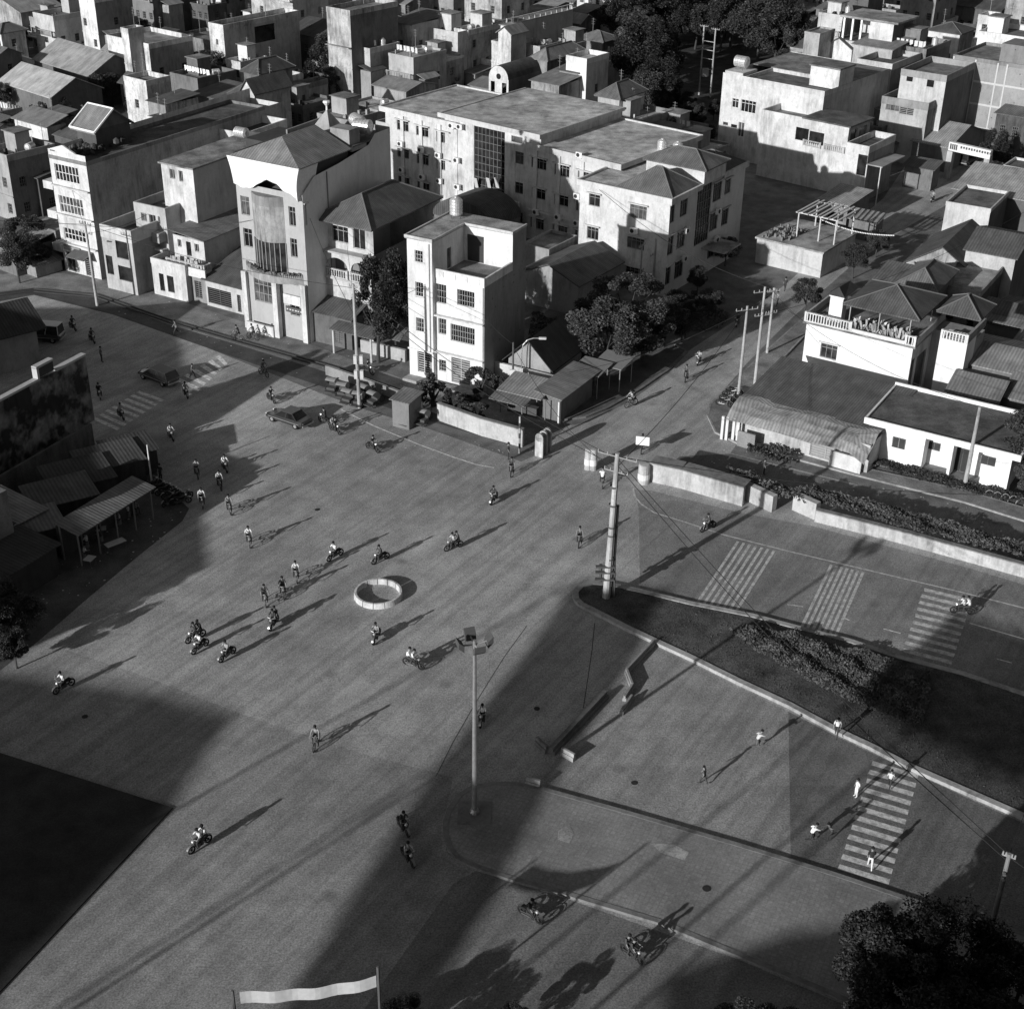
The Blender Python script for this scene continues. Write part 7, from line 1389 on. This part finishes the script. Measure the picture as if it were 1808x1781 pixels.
# brick guard hut, white goat-like board by the low shop, banner at the bottom
h = House('guard_hut', 'small brick hut between the carts and the trees', (692, 705), (722, 712), 2.7, d=2.2, ang=-28, cat='hut'); mb = MB()
for k in ('front', 'left', 'back', 'right'): h.wall(h.side(k), 0, 2.7, [], mb)
h.add('wall', mb, M('plaster', .22)); h.shed(2.7, 2.9, mat=M('corr', .2), ov=.2)
a, b = G(424, 1762, 5.5), G(664, 1722, 5.5); e = empty('banner', a, math.degrees(atan2((b - a).y, (b - a).x))); tag(e, 'long plain white banner stretched above the bottom edge', 'banner'); L = (b - a).length; mb = MB(); n = 24; vs = []
for i in range(n + 1):
    t = i / n
    for z in (-.05, .12, .55, .72): vs.append((L * t, .05 * sin(t * 20), z - .55 * sin(pi * t * .7) + .6 - .9))
mb.add(vs, [(i * 4 + j, i * 4 + 4 + j, i * 4 + 5 + j, i * 4 + 1 + j) for i in range(n) for j in range(3)]); mb.build('cloth', M('cloth', .55), e); mb = MB(); mb.tube((L + .1, 0, -5.5), (L + .1, 0, .6), .07, n=6); mb.tube((-.3, 0, -5.5), (-.3, 0, .6), .07, n=6); mb.build('post', M('plain', .1), e)
# ================================================================ trees and plants
def leaves(n, rx, ry, rz, cz, size, seed, lumps=9, holes=.2):
    R = random.Random(seed); mb = MB(); L = []
    for i in range(lumps):
        a = R.uniform(0, 2 * pi); t = R.uniform(-.75, .95); k = math.sqrt(max(0, 1 - t * t)) * R.uniform(.45, .85); L.append((rx * k * cos(a) * 1.1, ry * k * sin(a) * 1.1, cz + rz * t * .85, R.uniform(.16, .38)))
    for i in range(n):
        lx, ly, lz, lr = R.choice(L); u = R.uniform(-1, 1); a = R.uniform(0, 2 * pi); q = math.sqrt(1 - u * u); rr = lr * R.uniform(.55, 1.05)
        c = Vector((lx + rx * rr * q * cos(a), ly + ry * rr * q * sin(a), lz + rz * rr * u)); d1 = Vector((R.gauss(0, 1), R.gauss(0, 1), R.gauss(0, .6))).normalized(); d2 = d1.orthogonal().normalized(); d2 = (d2 + d1.cross(d2) * R.uniform(-1, 1)).normalized(); s_ = size * R.uniform(.5, 1.3)
        mb.add([c - d1 * s_, c + d2 * s_ * .55, c + d1 * s_, c - d2 * s_ * .55], [(0, 1, 2, 3)])
    return mb
def trunk(hh, rx, rz, cz, seed, r=.22):
    R = random.Random(seed); mb = MB(); mb.tube((0, 0, -.1), (R.uniform(-.2, .2), R.uniform(-.2, .2), hh), r, r * .65, 8)
    for i in range(6): a = i * 1.05 + R.random(); k = R.uniform(.35, .7); mb.tube((0, 0, hh * R.uniform(.75, 1)), (rx * k * cos(a), rx * k * sin(a), cz + rz * R.uniform(-.3, .5)), r * .5, r * .12, 6)
    return mb
def make_tree(name, rx, rz, hh, n, size, tone, seed, lumps=10):
    e = empty(name, (0, 0, -200)); cz = hh + rz * .75; trunk(hh, rx, rz, cz, seed).build('trunk', M('plain', .06), e); leaves(n, rx, rx * .95, rz, cz, size, seed, lumps).build('crown', M('leaf', tone), e); kids(e); return e
TREES = [make_tree('tree', 3.2, 2.6, 2.6, 16000, .12, .06, 1, 26), make_tree('tree', 3.8, 3.0, 3.2, 15000, .14, .04, 2, 28), make_tree('tree', 2.6, 2.4, 2.2, 13000, .11, .055, 3, 22), make_tree('tree', 3.4, 3.4, 3.0, 14000, .15, .03, 4, 28)]
BUSH = [make_tree('shrub', 1.1, .8, .3, 1800, .1, .06, 11, 6), make_tree('shrub', .8, .9, .35, 1500, .09, .045, 12, 5)]
NEAR = [make_tree('tree', 3.0, 2.6, 2.6, 22000, .1, .028, 21, 24), make_tree('tree', 3.4, 2.6, 2.4, 24000, .1, .018, 22, 28)]
TU = set()
def plant(protos, k, px, sc, lab, cat='tree', grp=None, z=0, rz=None):
    p = protos[k % len(protos)]
    if p.name in TU: e = copy_tree(p)
    else: e = p; TU.add(p.name)
    c = G(*px); e.location = (c.x, c.y, z); e.rotation_euler.z = RND.uniform(0, 6.28); e.scale = (sc, sc, sc * (rz or RND.uniform(.9, 1.15))); tag(e, lab, cat, grp); return e
for i, (x, y, s_, lab) in enumerate(((1070, 655, 1.3, 'biggest leafy tree of the corner clump, left side'), (1135, 640, 1.3, 'leafy tree of the corner clump nearest the side street'), (1105, 600, 1.25, 'leafy tree of the corner clump nearest the bright wing'), (1035, 615, 1.0, 'smaller tree at the back left of the corner clump'), (1170, 615, 1.0, 'smaller tree at the street end of the corner clump'))): plant(TREES, (0, 2, 0, 2, 2)[i], (x, y), s_, lab, 'tree', 'clump of trees at the street corner', rz=.78)
plant(TREES, 2, (668, 640), .95, 'tall dark vine-covered tree between the old house and the white corner house', rz=1.75); plant(TREES, 3, (700, 625), .75, 'dark tree behind the hanging sheets by the white corner house', rz=1.6); sb_ = MB(); A_ = G(662, 498, 6.5); sb_.add([(0, 0, 0), (1.2, .3, -.1), (1.3, .3, -1.0), (.2, 0, -.7), (1.4, .3, -.1), (3.0, 0, .25), (2.9, .1, -.9), (1.7, .3, -1.2)], [(0, 1, 2, 3), (4, 5, 6, 7)]); o_ = sb_.build('washing', M('cloth', .75)); o_.location = A_; o_.rotation_euler.z = RAD(-15); tag(o_, 'white sheets hung out to dry in front of the dark creeper', 'washing'); plant(TREES, 1, (652, 560), .8, 'dark creeper-covered tree against the old house')
plant(BUSH, 0, (848, 695), 1.6, 'drooping palm-like shrub at the right front of the white corner house', 'shrub'); plant(BUSH, 1, (880, 700), 1.2, 'pale tufty shrub left of the tea stall', 'shrub')
for i, (x, y, s_) in enumerate(((745, 720, 1.5), (765, 716, 1.6), (820, 742, 1.7), (800, 735, 1.4), (842, 748, 1.3))): plant(BUSH, i, (x, y), s_, ('bushy roadside shrub left of the cart park wall', 'spreading roadside shrub next to the carts', 'big tangled shrub hanging over the cart park wall', 'middle shrub behind the cart park wall', 'right-hand shrub behind the cart park wall')[i], 'shrub')
# the grove
k = 0
for row in range(8):
    for j in range(11):
        x = 1050 + j * 34 + RND.uniform(-12, 12) + row * 2; y = -25 + row * 30 + RND.uniform(-9, 9)
        if y > 95 and (x < 1110 or x > 1240): continue
        if y > 60 and (x < 1075 or x > 1400): continue
        if x > 1400 and y > 20: continue
        if y > 160 and x > 1235: continue
        if 1185 < x < 1300 and y + 30 > 110: continue
        plant(TREES, RND.choice((1, 3, 1, 3, 0)), (x, y + 30), RND.uniform(1.0, 1.45), 'dark tree of the dense grove at the top right of centre', 'tree', 'trees of the dense grove'); k += 1
for i in range(22): plant(TREES, RND.choice((1, 3)), (1190 + RND.uniform(-60, 70), 225 + RND.uniform(-30, 40)), RND.uniform(.3, .5), 'low dark tree in the overgrown yard below the grove', 'tree', 'small trees of the overgrown yard')
for i in range(9): plant(TREES, 3, (RND.uniform(1265, 1300), RND.uniform(330, 360)), RND.uniform(.25, .4), 'dark bush below the villa beside the office wing', 'tree', 'bushes below the villa')
gl = {'dark tree beside the warehouses at the left edge': [(5, 110, .6), (-10, 160, .7), (0, 200, .6), (15, 130, .5)], 'dark tree in front of the grey warehouses': [(50, 195, .5), (85, 200, .5), (115, 203, .55), (145, 200, .5), (180, 195, .6), (200, 190, .6), (80, 215, .4), (120, 215, .45)],
      'dark tree in the gap between the tall white house and the rounded wall': [(560, 125, .9), (585, 140, .9)], 'big dark tree left of the slab-roofed wall behind the office': [(570, 172, .8), (605, 170, .9), (640, 166, .8), (590, 185, .7), (620, 185, .7)], 'dark tree at the foot of the tall white house': [(380, 170, .8), (400, 175, .7), (365, 185, .6)],
      'dark tree in the small yard by the roofless hut': [(520, 185, .6), (470, 110, .7)], 'dim tree in the lane left of the far left white house': [(50, 470, .8), (35, 500, .6), (65, 480, .5), (20, 350, .8)], 'dark tree among the roofs at the far upper right': [(1700, 80, .8), (1660, 70, .7), (1770, 70, .8), (1640, 110, .7), (1700, 100, .6)],
      'tree in the courtyard behind the office block': [(740, 165, .6), (800, 175, .5), (780, 150, .6)], 'small street tree by the gateway': [(1750, 300, .6), (1760, 310, .5)], 'roadside tree on the right of the side street': [(1505, 492, .45), (1420, 555, .45), (1545, 455, .4)],
      'scrubby tree in the yard of the office wing': [(1250, 560, .4), (1220, 560, .45), (1280, 470, .45), (1190, 570, .45), (1230, 520, .35)], 'dim bush with pale flecks at the left edge below the market': [(15, 1150, .45), (50, 1130, .4), (-10, 1120, .5), (30, 1180, .35)], 'dark tree beside the white office at the right edge': [(1800, 850, .7), (1815, 880, .55)], 'tree between the stair tower and the sheet roofs': [(1690, 590, .6), (1720, 600, .55), (1755, 520, .6)]}
for lab, L in gl.items():
    for x, y, s_ in L: plant(TREES, RND.choice((1, 3, 1, 0)), (x, y), s_, lab, 'tree', lab.replace('tree ', 'trees ', 1))
for i in range(46):
    x = RND.uniform(10, 900); y = RND.uniform(40, 200); plant(TREES, RND.choice((1, 3)), (x, y + 20), RND.uniform(.3, .5), 'dark treetop filling a gap between the crowded houses of the upper left', 'tree', 'treetops between the houses')
# foreground trees at the bottom
for i, (x, y, s_, t) in enumerate(((1310, 1895, .62, 'leafy tree top at the bottom edge, right of centre'), (1390, 1905, .55, 'second leafy tree top at the bottom edge, right of centre'), (1540, 1800, .85, 'big dark tree in the lower right corner, nearest the pole'), (1640, 1815, .95, 'big dark tree at the lower right, middle one'), (1770, 1850, .95, 'big dark tree at the very lower right corner'), (1590, 1900, .95, 'dark tree cut by the bottom edge in the lower right'),
        (905, 1830, .3, 'dim tree at the bottom edge under the lone motorbike'), (712, 1830, .36, 'dark tree at the bottom edge right of the banner'), (650, 1860, .36, 'dark tree behind the banner end'), (760, 1860, .3, 'small dark tree low between the banner and the dim tree'), (1690, 1920, .95, 'dark tree mass below the lower right pole'))): plant(NEAR, i, (x, y), s_, t)
# hedges
def hedge(lab, pts, hh, n, size, tone, kind=None, z=.2, name='hedge'):
    P = [G(*p) for p in pts]; R = random.Random(len(lab)); mb = MB(); xs = [p.x for p in P]; ys = [p.y for p in P]
    def inside(x, y):
        c = False; j = len(P) - 1
        for i in range(len(P)):
            if (P[i].y > y) != (P[j].y > y) and x < (P[j].x - P[i].x) * (y - P[i].y) / (P[j].y - P[i].y) + P[i].x: c = not c
            j = i
        return c
    k = 0
    while k < n:
        x, y = R.uniform(min(xs), max(xs)), R.uniform(min(ys), max(ys))
        if not inside(x, y): continue
        k += 1; q = hh * (.7 + .3 * sin(x * 2.1) * cos(y * 1.7)); c = Vector((x, y, z + q * R.uniform(.25, 1)**.5)); d1 = Vector((R.gauss(0, 1), R.gauss(0, 1), R.gauss(0, .6))).normalized(); d2 = d1.orthogonal().normalized(); s_ = size * R.uniform(.5, 1.3); mb.add([c - d1 * s_, c + d2 * s_ * .6, c + d1 * s_, c - d2 * s_ * .6], [(0, 1, 2, 3)])
    o = mb.build(name, M('leaf', tone)); tag(o, lab, name.replace('_', ' '), None, kind); return o
hedge('broad rough hedge growing in the middle of the grass island', [(1285, 1120), (1340, 1118), (1400, 1133), (1470, 1150), (1560, 1172), (1640, 1200), (1640, 1240), (1625, 1290), (1560, 1275), (1480, 1240), (1400, 1195), (1330, 1155)], .8, 22000, .1, .07)
hedge('narrow clipped hedge strip behind the long retaining wall', [(1430, 878), (1500, 900), (1600, 925), (1700, 955), (1808, 985), (1900, 1012), (1900, 1030), (1808, 1008), (1600, 955), (1440, 908)], .7, 6000, .13, .07, z=.9)
hedge('ragged shrubs along the top of the long pale wall', [(1280, 850), (1320, 858), (1380, 880), (1440, 890), (1430, 912), (1370, 900), (1300, 876)], .8, 1500, .14, .08, z=.9)
hedge('dark low hedge before the low white flat office', [(1520, 808), (1600, 830), (1700, 856), (1760, 870), (1810, 882), (1805, 895), (1700, 874), (1600, 846), (1530, 826)], .6, 3500, .12, .04, z=.15)
hedge('loose shrubs in front of the low corner shop', [(1320, 790), (1380, 800), (1400, 806), (1395, 826), (1350, 818), (1318, 806)], .8, 900, .14, .05, z=.15)
hedge('low weeds around the gate yard of the office wing', [(1180, 560), (1250, 540), (1290, 560), (1270, 585), (1200, 590)], .6, 1800, .14, .06, z=0)
hedge('overgrown garden in front of the old tree clump', [(940, 560), (1010, 580), (1040, 640), (985, 660), (930, 620)], 1.1, 2600, .16, .05, z=0)
hedge('short rough grass and weeds covering the island', [(1030, 1048), (1075, 1040), (1220, 1072), (1420, 1118), (1590, 1168), (1808, 1235), (1950, 1300), (1880, 1470), (1700, 1390), (1475, 1285), (1300, 1198), (1155, 1128), (1050, 1078)], .09, 9000, .05, .05, 'stuff', .17, 'grass')
# scattered litter and paper bits near the shops: arch fence
e = MB()
A, B = G(1745, 878), G(1860, 905)
for i in range(9):
    c = A.lerp(B, i / 8) - A; e.path([(c.x + .45 * cos(a), c.y, .7 * sin(a)) for a in [pi * j / 8 for j in range(9)]], .025, 4)
o = e.build('hoop_fence', M('plain', .4)); o.location = A; tag(o, 'low fence of pale metal hoops at the right edge', 'fence')
# ================================================================ unseen shade casters added behind and beside the viewpoint for the long shadows
SH = 22.0; off = SH / math.tan(RAD(SUN_EL)); OX, OY = -off * cos(RAD(SUN_AZ)), -off * sin(RAD(SUN_AZ))
e = empty('unfinished_building', (OX, OY, 0)); tag(e, 'unfinished concrete frame building with roof slabs on thin columns, behind the viewpoint', 'building')
def slab(pts, px=True):  # unseen slab added, shifted sunward so its shadow fills the outline
    P = [(G(*p).x, G(*p).y) if px else p for p in pts]; mb = MB(); mb.prism(P, SH - .3, SH); mb.build('roof_slab', M('concrete', .3), e)  # unseen slab added to cast shade, not a roof
    mb = MB()
    for p in P[::2]: mb.tube((p[0], p[1], 0), (p[0], p[1], SH - .3), .12, n=6)
    mb.build('column', M('concrete', .3), e)
slab([(-13.6, 43), (-7.2, 43), (.3, 59.8), (3.7, 69.3), (9.7, 83), (12.2, 90), (5.2, 91), (2.4, 83.5), (-3.8, 69.7)], False)
slab([(-400, 1175), (50, 1190), (300, 1225), (415, 1262), (305, 1425), (150, 1590), (0, 1735), (-60, 1850), (-400, 1900)])
slab([(1580, 1180), (1690, 1075), (1808, 1120), (1960, 1180), (2030, 1410), (1830, 1368), (1660, 1300), (1560, 1225)])
slab([(1395, 1640), (1560, 1620), (1700, 1660), (1770, 1560), (1800, 1480), (2300, 1330), (3000, 1600), (2600, 2400), (1180, 2400), (1180, 1720)])
tw = MB(); tw.prism([(-18, -3), (60, -3), (60, -40), (-18, -40)], 0, 78); o = tw.build('tower_block', M('plaster', .25)); tag(o, 'tall plain tower block right behind the viewpoint', 'building')  # unseen box added to keep sky light off the foreground
tw = MB(); tw.prism([(50, 5), (90, 5), (90, 85), (50, 85)], 0, 60); o = tw.build('tower_block', M('plaster', .2)); tag(o, 'long plain tower block beyond the right edge beside the viewpoint', 'building')  # unseen box added to darken the lower right by blocking sky
# unseen block added on the left, placed to shade that part of the junction
lx, ly = -15 / math.tan(RAD(SUN_EL)) * cos(RAD(SUN_AZ)), -15 / math.tan(RAD(SUN_EL)) * sin(RAD(SUN_AZ))
A = G(315, 540); B = G(372, 1000); mb = MB(); q = [(A.x + lx, A.y + ly), (B.x + lx, B.y + ly), (B.x + lx - 40, B.y + ly - 12), (A.x + lx - 40, A.y + ly - 3)]
e = empty('apartment_block', (q[0][0], q[0][1], 0)); tag(e, 'plain four storey block standing beyond the left edge', 'building'); mb.prism([(x - q[0][0], y - q[0][1]) for x, y in q], 0, 15); mb.build('wall', M('plaster', .4), e)  # its wall is only the unseen block added for shade
